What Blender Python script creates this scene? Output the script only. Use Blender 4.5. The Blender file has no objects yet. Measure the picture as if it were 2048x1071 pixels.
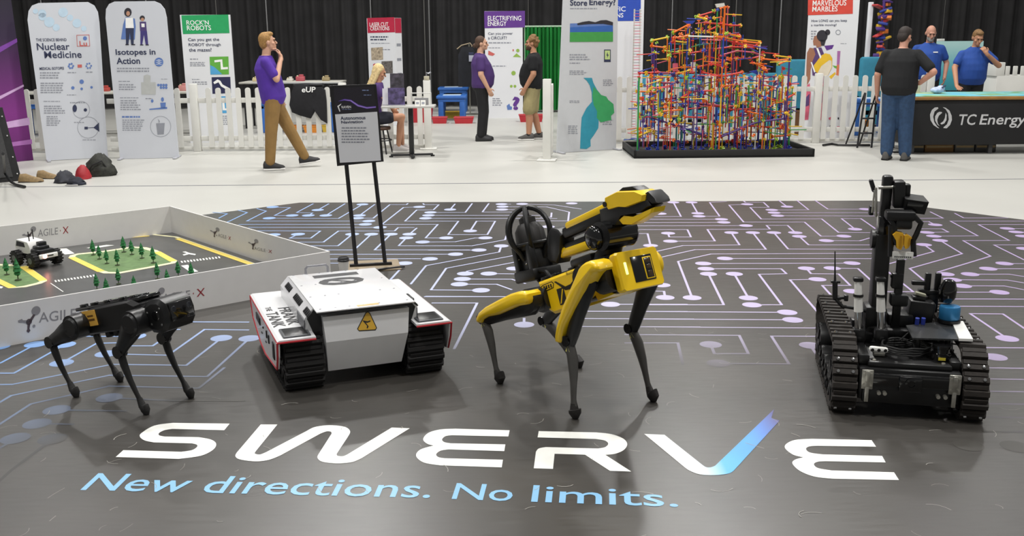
import bpy, bmesh, math, random
from mathutils import Vector, Matrix, Euler
random.seed(7)
SC = bpy.context.scene
COL = SC.collection
# ---------------------------------------------------------------- camera
F_PX, PITCH, ROLL, CAM_H = 1940., math.radians(13.4), math.radians(0.4), 1.70
cd = bpy.data.cameras.new('camera'); cam = bpy.data.objects.new('camera', cd); COL.objects.link(cam)
cd.sensor_fit = 'HORIZONTAL'; cd.sensor_width = 36.0; cd.lens = F_PX / 2048 * 36.0
cd.clip_start = .05; cd.clip_end = 200
cam.matrix_world = Matrix.Translation((0, 0, CAM_H)) @ Matrix.Rotation(math.pi/2 - PITCH, 4, 'X') @ Matrix.Rotation(-ROLL, 4, 'Z')
SC.camera = cam
# ---------------------------------------------------------------- light: bright hall with high-bay lamps
w = bpy.data.worlds.new('hall_light'); SC.world = w; w.use_nodes = True
w.node_tree.nodes['Background'].inputs[0].default_value = (1.0, .995, .98, 1)
w.node_tree.nodes['Background'].inputs[1].default_value = .17
def area(x, y, z, size, power, col=(1, .985, .955)):
    l = bpy.data.lights.new('high_bay_lamp', 'AREA'); l.shape = 'DISK'; l.size = size; l.energy = power; l.color = col
    o = bpy.data.objects.new('high_bay_lamp', l); COL.objects.link(o); o.location = (x, y, z)
    return o
for lx, k in ((-10, .55), (-3.2, 1.4), (3.6, 1.4), (10.5, .55)):
    for ly, pw in ((1.5, 215), (7.5, 270), (13.5, 290), (19.5, 220)):
        area(lx, ly, 9.0, .7, pw*k)
SC.view_settings.view_transform = 'Standard'; SC.view_settings.look = 'None'
SC.view_settings.gamma = 1; SC.view_settings.use_curve_mapping = False
SC.view_settings.exposure = 0.0

# ---------------------------------------------------------------- pixel helpers (photo 2048 x 1071): a pixel gives a ray, the ground or a plane gives the distance
def ray(px, py):
    x = (px-1024)/F_PX; y = -(py-535.5)/F_PX
    c, s = math.cos(ROLL), math.sin(ROLL)
    x, y = c*x+s*y, -s*x+c*y
    cp, sp = math.cos(PITCH), math.sin(PITCH)
    return (x, cp+y*sp, -sp+y*cp)
def G(px, py, z=0.):
    d = ray(px, py); t = (z-CAM_H)/d[2]
    return Vector((d[0]*t, d[1]*t, z))
def AT(px, py, Y):
    d = ray(px, py); t = Y/d[1]
    return Vector((d[0]*t, Y, CAM_H+d[2]*t))

# ---------------------------------------------------------------- materials
def lin(h):
    if not isinstance(h, str): return tuple(h)
    o = []
    for i in (0, 2, 4):
        c = int(h[i:i+2], 16)/255
        o.append(c/12.92 if c <= .04045 else ((c+.055)/1.055)**2.4)
    return tuple(o)
_M = {}
def mat(name, col=None, rough=.5, metal=0., var=.06, scale=12., bump=0., emit=None, es=1., coat=0., alpha=1., trans=0.):
    if name in _M: return _M[name]
    m = bpy.data.materials.new(name); m.use_nodes = True; _M[name] = m
    nt = m.node_tree; b = nt.nodes['Principled BSDF']; c = lin(col)
    b.inputs['Roughness'].default_value = rough; b.inputs['Metallic'].default_value = metal
    b.inputs['Coat Weight'].default_value = coat; b.inputs['Alpha'].default_value = alpha
    b.inputs['Transmission Weight'].default_value = trans
    tc = nt.nodes.new('ShaderNodeTexCoord'); no = nt.nodes.new('ShaderNodeTexNoise')
    no.inputs['Scale'].default_value = scale; no.inputs['Detail'].default_value = 4
    nt.links.new(tc.outputs['Object'], no.inputs['Vector'])
    r = nt.nodes.new('ShaderNodeValToRGB')
    r.color_ramp.elements[0].position = .3; r.color_ramp.elements[1].position = .7
    r.color_ramp.elements[0].color = [max(0, v*(1-var)) for v in c]+[1]
    r.color_ramp.elements[1].color = [min(1, v*(1+var)) for v in c]+[1]
    nt.links.new(no.outputs['Fac'], r.inputs['Fac']); nt.links.new(r.outputs['Color'], b.inputs['Base Color'])
    if bump:
        bp = nt.nodes.new('ShaderNodeBump'); bp.inputs['Strength'].default_value = bump; bp.inputs['Distance'].default_value = .01
        nt.links.new(no.outputs['Fac'], bp.inputs['Height']); nt.links.new(bp.outputs['Normal'], b.inputs['Normal'])
    if emit:
        b.inputs['Emission Color'].default_value = (*lin(emit), 1); b.inputs['Emission Strength'].default_value = es
    return m
# ---------------------------------------------------------------- objects
def link(o, parent=None, loc=None, rot=None):
    COL.objects.link(o)
    if parent is not None: o.parent = parent
    if loc is not None: o.location = loc
    if rot is not None: o.rotation_euler = rot
    return o
def tag(o, label=None, cat=None, group=None, kind=None):
    if label: o['label'] = label
    if cat: o['category'] = cat
    if group: o['group'] = group
    if kind: o['kind'] = kind
    return o
def thing(name, label, cat, loc=(0, 0, 0), rotz=0., group=None):
    o = bpy.data.objects.new(name, None); o.empty_display_size = .05
    link(o, None, loc, (0, 0, rotz)); return tag(o, label, cat, group)
def copy_tree(o, parent=None):
    c = o.copy(); COL.objects.link(c); c.parent = parent
    for ch in o.children: copy_tree(ch, c)
    return c
def I4(loc=(0, 0, 0), rot=(0, 0, 0), sc=(1, 1, 1)):
    return Matrix.Translation(loc) @ Euler(rot).to_matrix().to_4x4() @ Matrix.Diagonal((*sc, 1))
def frame(p0, p1, up=(0, 0, 1)):
    """matrix whose z axis runs p0->p1"""
    z = (Vector(p1)-Vector(p0)).normalized(); u = Vector(up)
    if abs(z.dot(u)) > .98: u = Vector((0, 1, 0))
    x = u.cross(z).normalized(); y = z.cross(x)
    m = Matrix((x, y, z)).transposed().to_4x4(); m.translation = Vector(p0); return m
class MB:
    def __init__(s): s.v = []; s.f = []
    def add(s, vs, fs, M=None):
        n = len(s.v)
        for p in vs:
            p = Vector(p)
            s.v.append(tuple(M @ p) if M is not None else tuple(p))
        s.f += [tuple(i+n for i in f) for f in fs]; return s
    def box(s, c=(0, 0, 0), size=(1, 1, 1), rot=(0, 0, 0), M=None, top=None):
        x, y, z = (v/2 for v in size); t = top or (1, 1)
        vs = [(-x, -y, -z), (x, -y, -z), (x, y, -z), (-x, y, -z), (-x*t[0], -y*t[1], z), (x*t[0], -y*t[1], z), (x*t[0], y*t[1], z), (-x*t[0], y*t[1], z)]
        fs = [(3, 2, 1, 0), (4, 5, 6, 7), (0, 1, 5, 4), (1, 2, 6, 5), (2, 3, 7, 6), (3, 0, 4, 7)]
        m = I4(c, rot)
        return s.add(vs, fs, M @ m if M is not None else m)
    def rbox(s, c, size, r=.01, rot=(0, 0, 0), M=None, seg=2):
        bm = bmesh.new(); bmesh.ops.create_cube(bm, size=1)
        bmesh.ops.scale(bm, vec=size, verts=bm.verts)
        bmesh.ops.bevel(bm, geom=list(bm.edges), offset=min(r, min(size)*.49), segments=seg, profile=.5, affect='EDGES')
        bm.verts.index_update(); m = I4(c, rot)
        s.add([v.co.copy() for v in bm.verts], [[v.index for v in f.verts] for f in bm.faces], M @ m if M is not None else m)
        bm.free(); return s
    def loft(s, rings, M=None, caps=True, closed=False):
        n = len(rings[0]); vs = [p for r in rings for p in r]; fs = []
        k = len(rings)
        for i in range(k if closed else k-1):
            a, b = i*n, ((i+1) % k)*n
            for j in range(n):
                fs.append((a+j, a+(j+1) % n, b+(j+1) % n, b+j))
        if caps and not closed:
            fs.append(tuple(range(n-1, -1, -1))); fs.append(tuple((k-1)*n+j for j in range(n)))
        return s.add(vs, fs, M)
    def tube(s, pts, r, n=8, M=None, closed=False, sq=None):
        pts = [Vector(p) for p in pts]; k = len(pts)
        rs = r if isinstance(r, (list, tuple)) else [r]*k
        rings = []; up = None
        for i in range(k):
            if closed: t = pts[(i+1) % k]-pts[i-1]
            elif i == 0: t = pts[1]-pts[0]
            elif i == k-1: t = pts[-1]-pts[-2]
            else: t = (pts[i+1]-pts[i]).normalized()+(pts[i]-pts[i-1]).normalized()
            if t.length < 1e-9: t = Vector((0, 0, 1))
            t.normalize()
            if up is None: up = Vector((0, 0, 1)) if abs(t.z) < .9 else Vector((0, 1, 0))
            x = up.cross(t)
            if x.length < 1e-6: x = Vector((1, 0, 0)).cross(t)
            x.normalize(); y = t.cross(x); up = y if abs(t.z) >= .9 or up.z < .99 else up
            a = sq or (1, 1)
            rings.append([pts[i]+x*(math.cos(2*math.pi*j/n)*rs[i]*a[0])+y*(math.sin(2*math.pi*j/n)*rs[i]*a[1]) for j in range(n)])
        return s.loft(rings, M, closed=closed)
    def lathe(s, prof, n=16, M=None):
        rings = [[(max(r, 1e-4)*math.cos(2*math.pi*j/n), max(r, 1e-4)*math.sin(2*math.pi*j/n), z) for j in range(n)] for r, z in prof]
        return s.loft(rings, M)
    def cyl(s, p0, p1, r, n=12, r1=None):
        L = (Vector(p1)-Vector(p0)).length
        return s.lathe([(r, 0), (r if r1 is None else r1, L)], n, frame(p0, p1))
    def prism(s, poly, h, M=None, h0=0.):
        n = len(poly)
        vs = [(x, y, h0) for x, y in poly]+[(x, y, h) for x, y in poly]
        fs = [tuple(range(n-1, -1, -1)), tuple(range(n, 2*n))]+[(i, (i+1) % n, n+(i+1) % n, n+i) for i in range(n)]
        return s.add(vs, fs, M)
    def ell(s, c, r, rot=(0, 0, 0), n=14, k=9, M=None):
        rings = []
        for i in range(k+1):
            t = math.pi*i/k; rr = max(math.sin(t), .002); z = -math.cos(t)
            rings.append([(rr*math.cos(2*math.pi*j/n), rr*math.sin(2*math.pi*j/n), z) for j in range(n)])
        m = I4(c, rot, r if isinstance(r, (tuple, list)) else (r, r, r))
        return s.loft(rings, M @ m if M is not None else m)
    def cap(s, p0, p1, r0, r1=None, n=12, flat=(1, 1)):
        """tapered capsule"""
        r1 = r0 if r1 is None else r1; L = (Vector(p1)-Vector(p0)).length
        prof = [(r0*math.cos(a), r0*math.sin(a)) for a in [-math.pi/2*(1-i/4) for i in range(4)]]+[(r0, 0), (r1, L)]+[(r1*math.cos(a), L+r1*math.sin(a)) for a in [math.pi/2*(i+1)/4 for i in range(4)]]
        return s.lathe(prof, n, frame(p0, p1) @ Matrix.Diagonal((flat[0], flat[1], 1, 1)))
    def mesh(s, name, smooth=40):
        me = bpy.data.meshes.new(name); me.from_pydata(s.v, [], s.f); me.validate()
        if smooth:
            me.polygons.foreach_set('use_smooth', [True]*len(me.polygons)); me.update()
            me.set_sharp_from_angle(angle=math.radians(smooth))
        me.update(); return me
    def build(s, name, m, parent=None, smooth=40, loc=None, rot=None, label=None):
        me = s.mesh(name, smooth); me.materials.append(m)
        o = link(bpy.data.objects.new(name, me), parent, loc, rot)
        if label: o['label'] = label
        return o
# fix normals of a finished mesh object (lofts may be wound either way)
def renorm(o):
    bm = bmesh.new(); bm.from_mesh(o.data); bmesh.ops.recalc_face_normals(bm, faces=bm.faces); bm.to_mesh(o.data); bm.free(); return o
# ---------------------------------------------------------------- scratch scene for lettering and remeshing
TMP = bpy.data.scenes.new('scratch')
def evaluated_mesh(o):
    TMP.collection.objects.link(o); TMP.view_layers[0].update()
    me = bpy.data.meshes.new_from_object(o.evaluated_get(TMP.view_layers[0].depsgraph))
    TMP.collection.objects.unlink(o); return me
_T = {}
def glyphs(s, bold=0., shear=0., space=1.):
    k = (s, bold, shear, space)
    if k not in _T:
        c = bpy.data.curves.new('t', 'FONT'); c.body = s; c.offset = bold; c.shear = shear; c.space_character = space; c.resolution_u = 3
        o = bpy.data.objects.new('t', c); me = evaluated_mesh(o)
        vs = [(v.co.x, v.co.y) for v in me.vertices]; fs = [tuple(p.vertices) for p in me.polygons]
        x0 = min(v[0] for v in vs); x1 = max(v[0] for v in vs); y0 = min(v[1] for v in vs); y1 = max(v[1] for v in vs)
        _T[k] = ([((x-x0)/(x1-x0), (y-y0)/(y1-y0)) for x, y in vs], fs, (x1-x0)/(y1-y0))
        bpy.data.objects.remove(o); bpy.data.meshes.remove(me)
    return _T[k]
def text_part(s, name, m, parent, fn, bold=.012, shear=0., space=1.):
    """fn maps (u,v) in 0..1 of the lettering's ink box to a local point"""
    vs, fs, _ = glyphs(s, bold, shear, space)
    b = MB(); b.add([fn(u, v) for u, v in vs], fs); return b.build(name, m, parent, smooth=0)
# ---------------------------------------------------------------- a standing plane through two ground points
class Panel:
    def __init__(s, A, B):
        s.A = Vector(A[:2]).to_3d(); s.B = Vector(B[:2]).to_3d(); d = s.B-s.A; s.L = d.length; s.u = d/s.L
        s.n = Vector((-s.u.y, s.u.x, 0)); s.rot = math.atan2(s.u.y, s.u.x)
    def uv(s, px, py, off=0.):
        d = Vector(ray(px, py)); o = s.A+s.n*off
        t = o.dot(s.n)/d.dot(s.n); p = d*t
        return ((p-s.A).dot(s.u), CAM_H+p.z)
    def loc(s, p):                       # world point -> local
        d = Vector(p)-s.A; return Vector((d.dot(s.u), d.dot(s.n), d.z))
    def thing(s, name, label, cat, group=None): return thing(name, label, cat, s.A, s.rot, group)
    def text(s, parent, txt, box, m, bold=.012, y=-.004, name='lettering', shear=0., off=0.):
        l, t, r, b = box; cx, cy = (l+r)/2, (t+b)/2
        s0, s1 = s.uv(l, cy, off)[0], s.uv(r, cy, off)[0]; z0, z1 = s.uv(cx, b, off)[1], s.uv(cx, t, off)[1]
        return text_part(txt, name, m, parent, lambda u, v: (s0+(s1-s0)*u, y+off, z0+(z1-z0)*v), bold, shear)
    def poly(s, parent, name, pts, m, y=-.003, off=0.):
        b = MB(); q = [s.uv(*p, off) for p in pts]
        b.add([(a, y+off, c) for a, c in q], [tuple(range(len(q)))]); return b.build(name, m, parent, smooth=0)
    def polys(s, parent, name, plist, m, y=-.003, off=0.):
        b = MB()
        for pts in plist:
            q = [s.uv(*p, off) for p in pts]; b.add([(a, y+off, c) for a, c in q], [tuple(range(len(q)))])
        return tag(b.build(name, m, parent, smooth=0), kind='stuff')
    def lines(s, parent, boxes, m, y=-.003, off=0., name='small_print'):
        """unreadably small print: rows of broken strokes.  boxes: (l, t, r, b, rows)"""
        b = MB(); rnd = random.Random(int(boxes[0][0]*7+boxes[0][1]))
        for l, t, r, bt, rows in boxes:
            for i in range(rows):
                yy = t+(bt-t)*(i+.5)/rows; h = (bt-t)/rows*.22; x = l; end = r-(rnd.random()*.25*(r-l) if rows > 1 else 0)
                while x < end:
                    w = min(rnd.uniform(2.5, 8), end-x)
                    q = [s.uv(a, c, off) for a, c in ((x, yy-h), (x+w, yy-h), (x+w, yy+h), (x, yy+h))]
                    b.add([(a, y+off, c) for a, c in q], [(0, 1, 2, 3)]); x += w+1.3
        return tag(b.build(name, m, parent, smooth=0), kind='stuff')
def arc_pts(cx, cy, rx, ry, a0=0, a1=360, n=20):
    return [(cx+rx*math.cos(math.radians(a0+(a1-a0)*i/n)), cy+ry*math.sin(math.radians(a0+(a1-a0)*i/n))) for i in range(n+(0 if abs(a1-a0) >= 360 else 1))]
# ================================================================ setting
M_floor = mat('hall_floor_white', 'b8b7b1', .42, var=.05, scale=.7)
def floor():
    b = MB(); b.box((0, 12, -.05), (64, 44, .1)); o = b.build('floor', M_floor, smooth=0); tag(o, kind='structure')
    # the thin dark taped cable line that crosses the hall floor
    A, B = G(-60, 374.5), G(2110, 357.5); d = (B-A).normalized(); n = Vector((-d.y, d.x, 0))*.011
    c = MB(); c.add([A-n+Vector((0, 0, .001)), B-n+Vector((0, 0, .001)), B+n+Vector((0, 0, .003)), A+n+Vector((0, 0, .003))], [(0, 1, 2, 3)])
    c.build('floor_cable_line', mat('cable_tape', '5c5e66', .6), o, smooth=0)
floor()
def drapes():
    m = mat('black_drape', '1f1e1f', .9, var=.25, scale=3)
    pole = mat('drape_pole', 'a8a8a8', .35, .9)
    Y0 = 24.6
    def strip(x0, x1, seed, h=4.2):
        rnd = random.Random(seed); n = int((x1-x0)/.035); ph = rnd.random()*6
        pts = []
        for i in range(n+1):
            x = x0+(x1-x0)*i/n
            y = .07*math.sin(x*15+ph+.9*math.sin(x*2.1))+.04*math.sin(x*31+ph*2+1.3*math.sin(x*3.3))
            pts.append((x, y))
        b = MB(); zs = (0.03, 1.4, h); k = len(zs)
        vs = [(x, Y0+y*(1.15 if z < 1 else 1 if z < 2 else .8), z) for z in zs for x, y in pts]
        fs = [(j*(n+1)+i, j*(n+1)+i+1, (j+1)*(n+1)+i+1, (j+1)*(n+1)+i) for j in range(k-1) for i in range(n)]
        b.add(vs, fs); return b
    W = 2.55; x = -17.4; i = 0
    while x < 17:
        o = strip(x, x+W-.012, i).build('black_drape_panel', m, smooth=80)
        tag(o, 'floor-length pleated black drape panel hanging behind the booths', 'curtain', 'black pipe-and-drape panels')
        x += W; i += 1
    for x in (-8.85, -5.94, -3.4, -1.98, 3.95, 6.6, -11.4):
        b = MB(); b.tube([(x, Y0-.16, 0), (x, Y0-.16, 4.2)], .018, 8); b.box((x, Y0-.16, .006), (.36, .28, .012))
        o = b.build('drape_upright_pole', pole); tag(o, 'slim bright metal upright pole standing against the black drapes', 'pole', 'drape poles')
drapes()

def hall_wall():
    b = MB(); b.box((0, 33.2, 5), (64, .3, 10)); o = b.build('wall_back', mat('hall_wall', 'a9a7a2', .8, var=.05, scale=.4), smooth=0); tag(o, kind='structure')
hall_wall()
# ================================================================ printed floor mat
def floor_mat():
    TH = .004
    m = bpy.data.materials.new('mat_vinyl'); m.use_nodes = True; nt = m.node_tree; bs = nt.nodes['Principled BSDF']
    tc = nt.nodes.new('ShaderNodeTexCoord')
    def noise(scale, det, sx=1., sy=1.):
        mp = nt.nodes.new('ShaderNodeMapping'); mp.inputs['Scale'].default_value = (sx, sy, 1); nt.links.new(tc.outputs['Object'], mp.inputs[0])
        n = nt.nodes.new('ShaderNodeTexNoise'); n.inputs['Scale'].default_value = scale; n.inputs['Detail'].default_value = det; nt.links.new(mp.outputs[0], n.inputs['Vector']); return n
    n1 = noise(1.1, 5); n2 = noise(30, 3, .25, 1.6)
    r = nt.nodes.new('ShaderNodeValToRGB'); r.color_ramp.elements[0].position = .32; r.color_ramp.elements[1].position = .72
    r.color_ramp.elements[0].color = (*lin('3b3936'), 1); r.color_ramp.elements[1].color = (*lin('494642'), 1)
    nt.links.new(n1.outputs['Fac'], r.inputs['Fac']); nt.links.new(r.outputs['Color'], bs.inputs['Base Color'])
    rr = nt.nodes.new('ShaderNodeMapRange'); rr.inputs['To Min'].default_value = .27; rr.inputs['To Max'].default_value = .42
    nt.links.new(n2.outputs['Fac'], rr.inputs['Value']); nt.links.new(rr.outputs[0], bs.inputs['Roughness'])
    bs.inputs['Specular IOR Level'].default_value = .8
    root = thing('printed_floor_mat', 'large dark grey vinyl floor mat printed with circuit lines and white SWERVE lettering', 'floor mat')
    tl, tr, r2 = G(600, 405.5), G(1745, 401.5), G(2048, 440)
    l2 = G(430, 427); dl = (l2-tl).normalized(); dr = (r2-tr).normalized()
    pts = [tl, tl+dl*4.2, Vector((tl.x+dl.x*4.2, 1.2, 0)), Vector((tr.x+dr.x*4.2, 1.2, 0)), tr+dr*4.2, tr]
    b = MB(); b.prism([(p.x, p.y) for p in reversed(pts)], TH); b.build('mat_sheet', m, root, smooth=0)
    global MAT_Z; MAT_Z = TH
    Z = TH+.0007
    # ---- circuit print: traces given by their corner pixels in crops (x0, y0, scale)
    W = .0165
    tr_mb = MB()
    def gp(p, c): return G(c[0]+p[0]/c[2], c[1]+p[1]/c[2], TH)
    def trace(c, pts, pads=(), w=W):
        q = [gp(p, c) for p in pts]
        for a, b2 in zip(q, q[1:]):
            d = (b2-a); L = d.length
            if L < 1e-4: continue
            d /= L; n = Vector((-d.y, d.x, 0))*(w/2); e = d*(w*.45)
            a2, b3 = a-e, b2+e
            tr_mb.add([a2-n, b3-n, b3+n, a2+n], [(0, 1, 2, 3)], Matrix.Translation((0, 0, .0004+len(tr_mb.v)*1.5e-7)))
    pads = []
    def pad(c, *ps):
        for p in ps:
            q = gp(p, c)
            tr_mb.add([q+Vector((.062*math.cos(a), .062*math.sin(a), .0009)) for a in [2*math.pi*i/20 for i in range(20)]], [tuple(range(20))])
    def T(c, pts, *ends):
        trace(c, pts)
        for e in ends: pad(c, pts[e])
    A = (430, 390, 5.12)
    T(A, [(-20, 175), (125, 190), (40, 235)]); T(A, [(240, 155), (330, 178), (150, 265), (60, 300)]); T(A, [(430, 138), (525, 163), (325, 265), (1575, 265)], 3)
    T(A, [(590, 122), (770, 127), (610, 208), (790, 208)], 0, 3); T(A, [(1005, 88), (835, 178), (1000, 182), (955, 208)], 3)
    T(A, [(1165, 88), (1052, 152)], 1); T(A, [(1330, 88), (1135, 208)], 1); T(A, [(555, 236), (1265, 238), (1510, 95)], 0, 2)
    T(A, [(1635, 95), (1480, 208)], 1); T(A, [(1975, 85), (1960, 97), (1790, 97), (1620, 236), (1460, 236)], 4)
    T(A, [(250, 299), (1540, 299)], 1); T(A, [(350, 330), (1690, 330)], 1); T(A, [(420, 364), (1080, 366), (980, 440), (765, 440), (850, 400)], 4)
    T(A, [(1110, 480), (1265, 366), (1840, 366), (1875, 332), (2035, 332)]); T(A, [(860, 480), (1115, 480)]); T(A, [(980, 518), (1260, 518), (1405, 400)], 2)
    T(A, [(1060, 560), (1425, 560), (1600, 400)], 2); T(A, [(1800, 400), (1635, 560), (2600, 560)], 0); T(A, [(1160, 605), (2350, 605)]); T(A, [(1170, 652), (2100, 650)])
    T(A, [(1180, 695), (1940, 697)], 1); T(A, [(600, 405), (660, 405)], 0)
    B = (760, 390, 5.1)
    T(B, [(20, 298), (240, 125), (400, 120)], 2); T(B, [(440, 85), (450, 97), (600, 97), (545, 150), (375, 150), (255, 265), (800, 265), (695, 402), (1095, 402), (1175, 265), (985, 265), (920, 365)], 11)
    T(B, [(20, 298), (590, 298), (465, 436), (675, 436)], 3); T(B, [(765, 90), (715, 147)], 1); T(B, [(940, 85), (870, 176), (515, 176)], 2); T(B, [(1110, 85), (1045, 172), (1500, 172)])
    T(B, [(495, 206), (1700, 206)], 0); T(B, [(465, 236), (1800, 238)], 0); T(B, [(375, 335), (300, 398)], 1); T(B, [(268, 436), (190, 516), (940, 516), (1275, 455), (1290, 415)], 0)
    T(B, [(435, 478), (770, 475), (970, 436), (1075, 436)], 0, 3); pad(B, (1010, 560), (770, 602), (510, 650))
    T(B, [(500, 602), (770, 602)]); T(B, [(500, 560), (1010, 560)])
    T(B, [(315, 905), (470, 718), (1215, 580), (1237, 518)], 3); T(B, [(520, 966), (675, 745), (1380, 612), (2300, 440)]); T(B, [(870, 800), (890, 775), (1440, 670), (2200, 530)], 0)
    T(B, [(80, 890), (215, 745), (60, 742)]); T(B, [(1110, 800), (1600, 804)], 0); T(B, [(840, 855), (1345, 857), (1480, 900)], 0); T(B, [(810, 908), (1190, 908), (1340, 962)], 0)
    T(B, [(520, 966), (1030, 970)], 1); pad(B, (1370, 748)); T(B, [(460, 1035), (1250, 1035)]); T(B, [(1240, 92), (1330, 92)], 0); T(B, [(1250, 118), (1700, 120), (1930, 172), (1918, 262), (1600, 262)], 0)
    T(B, [(1245, 147), (1500, 150)], 0); T(B, [(1450, 90), (1780, 100), (2050, 142)], 0); pad(B, (1955, 84)); T(B, [(1750, 180), (1745, 225), (1640, 225)]); pad(B, (1715, 322))
    T(B, [(1340, 240), (1320, 330)]); T(B, [(1500, 470), (2000, 470)])
    C = (1260, 390, 4.267)
    T(C, [(225, 55), (258, 158)], 1); T(C, [(370, 62), (435, 182), (100, 184)], 0); T(C, [(525, 62), (578, 155)], 0, 1); T(C, [(820, 55), (680, 62), (765, 180), (590, 180)], 3)
    T(C, [(80, 206), (780, 206)], 1); T(C, [(20, 234), (800, 232)], 1); T(C, [(-100, 262), (990, 260)], 1); T(C, [(-100, 294), (490, 294), (520, 357), (335, 357), (325, 325)], 4)
    T(C, [(-100, 328), (150, 328), (175, 430)], 2); T(C, [(970, 50), (985, 62), (1140, 62), (1185, 104), (1025, 104), (1120, 204), (1635, 202), (1780, 318), (2100, 320)])
    T(C, [(1000, 78), (845, 84), (970, 230), (1490, 230), (1630, 350), (1825, 350)], 0, 5); T(C, [(1270, 45), (1340, 98)], 1); T(C, [(1425, 45), (1525, 125), (1210, 126)], 2)
    T(C, [(1580, 45), (1690, 120), (2010, 120)], 2); T(C, [(1230, 150), (2300, 150)], 0); T(C, [(1260, 175), (2300, 178)], 0); T(C, [(1165, 258), (1195, 290), (660, 292), (725, 392), (345, 393)], 4)
    T(C, [(1165, 258), (1345, 258), (1410, 320)], 2); T(C, [(1920, 290), (1805, 200), (1970, 200), (2100, 290)], 0); T(C, [(1675, 388), (1960, 390), (2100, 350)], 0)
    T(C, [(865, 320), (935, 425), (450, 430), (180, 490)], 0); T(C, [(1048, 320), (1160, 462), (555, 465), (240, 535)], 0); T(C, [(1228, 320), (1350, 460), (2100, 462)], 0); T(C, [(1445, 352), (1525, 425), (2100, 425)], 0)
    T(C, [(2200, 495), (690, 502), (410, 565), (530, 875)], 3); T(C, [(810, 540), (2130, 542)], 0, 1); T(C, [(625, 583), (1895, 580)], 0, 1); T(C, [(648, 628), (1290, 628), (1335, 670), (1100, 675), (1295, 935), (1040, 936)], 0, 5)
    T(C, [(670, 672), (800, 935), (130, 935)], 0); T(C, [(890, 672), (1010, 877)], 0, 1); T(C, [(1505, 625), (1545, 670), (1780, 672), (1880, 770), (1640, 770), (1740, 880)], 0)
    T(C, [(1600, 718), (1365, 722), (1690, 1100)], 0); T(C, [(1725, 623), (1945, 626), (2060, 730)], 0); T(C, [(245, 660), (270, 767)], 1); T(C, [(170, 818), (290, 820), (300, 873)], 2); pad(C, (1900, 820))
    D = (1740, 390, 5.1)
    T(D, [(615, 170), (745, 235), (440, 237)]); T(D, [(865, 185), (955, 232), (1400, 232)]); T(D, [(1570, 265), (820, 265), (1100, 415), (650, 418)], 3); T(D, [(1571, 300), (1105, 300), (1420, 462), (950, 464), (1230, 622), (690, 785), (770, 805)], 6)
    T(D, [(1400, 340), (1580, 342)], 0); T(D, [(1490, 376), (1600, 376)], 0); T(D, [(1560, 418), (1640, 420)], 0); T(D, [(1640, 508), (1265, 508), (1571, 660)]); pad(D, (1575, 545))
    T(D, [(715, 462), (940, 597), (405, 748), (600, 910)], 0); T(D, [(550, 505), (650, 575), (110, 722), (440, 985)], 0); T(D, [(480, 270), (600, 270), (665, 302)], 2); T(D, [(500, 343), (735, 343), (800, 377), (580, 380)], 3)
    T(D, [(1370, 697), (1600, 699)], 0); T(D, [(1205, 750), (1600, 751)], 0); T(D, [(1020, 806), (1420, 806), (1600, 835)], 0); T(D, [(840, 862), (1400, 866), (1600, 900)], 0); T(D, [(940, 925), (1370, 926), (1600, 970)], 0)
    T(D, [(700, 990), (1320, 990)], 1); T(D, [(600, 1058), (1600, 1060)]); T(D, [(0, 985), (440, 985)])
    H_ = (1900, 600, 2.975)
    T(H_, [(340, 228), (120, 80), (315, 82), (460, 180)], 0); T(H_, [(60, 36), (460, 38)]); T(H_, [(130, 225), (195, 282), (460, 284)]); pad(H_, (268, 338), (110, 862), (390, 870))
    for y in (402, 468, 541, 615, 695, 780): T(H_, [(200, y), (470, y+4)])
    E_ = (0, 640, 3.569)
    T(E_, [(-60, 330), (10, 302), (255, 172)], 2); T(E_, [(-60, 378), (100, 378), (460, 175)], 2); T(E_, [(440, 305), (690, 165), (900, 160)], 0); T(E_, [(-60, 460), (90, 458), (800, 315), (1330, 322), (1580, 128)], 4)
    T(E_, [(-60, 620), (80, 538), (780, 393), (1480, 402), (1780, 130)], 4); T(E_, [(-60, 780), (220, 598), (780, 470), (1420, 485), (1600, 340)]); T(E_, [(760, 240), (1200, 250), (1460, 66), (1770, 70)], 0)
    T(E_, [(780, 553), (1250, 575), (1740, 575)], 0); T(E_, [(405, 640), (900, 648)], 0); T(E_, [(265, 738), (520, 742)], 0); T(E_, [(110, 843), (-60, 950)], 0); T(E_, [(375, 848), (80, 1071), (-20, 1160)], 0)
    T(E_, [(965, 115), (900, 160)], 0); T(E_, [(900, 183), (1090, 183), (1170, 130)]); T(E_, [(1280, 12), (1770, 14)]); T(E_, [(1200, 66), (1280, 66)]); T(E_, [(580, 115), (900, 115)]); pad(E_, (-10, 190))
    F_ = (840, 560, 3.938)
    T(F_, [(50, 127), (680, 130)]); T(F_, [(100, 180), (450, 180), (270, 540)]); T(F_, [(820, 300), (820, 350)], 1); T(F_, [(1290, 245), (2100, 247)]); T(F_, [(1250, 302), (2150, 306)]); T(F_, [(1240, 365), (2200, 368)]); T(F_, [(1500, 190), (2100, 190)], 0)
    K = (1300, 600, 4.118)
    T(K, [(-100, 93), (1130, 100)], 1); T(K, [(-100, 155), (1175, 162)], 1); T(K, [(-200, 218), (1450, 230)], 1); T(K, [(-200, 283), (735, 290), (810, 440), (530, 440), (500, 365)], 4); T(K, [(1450, 298), (1000, 296), (1145, 525), (560, 520)], 3)
    T(K, [(-200, 352), (230, 352), (270, 530)]); T(K, [(1320, 372), (1420, 520)], 0)
    mt = bpy.data.materials.new('circuit_print'); mt.use_nodes = True; nt = mt.node_tree; bs = nt.nodes['Principled BSDF']; bs.inputs['Roughness'].default_value = .4
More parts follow.
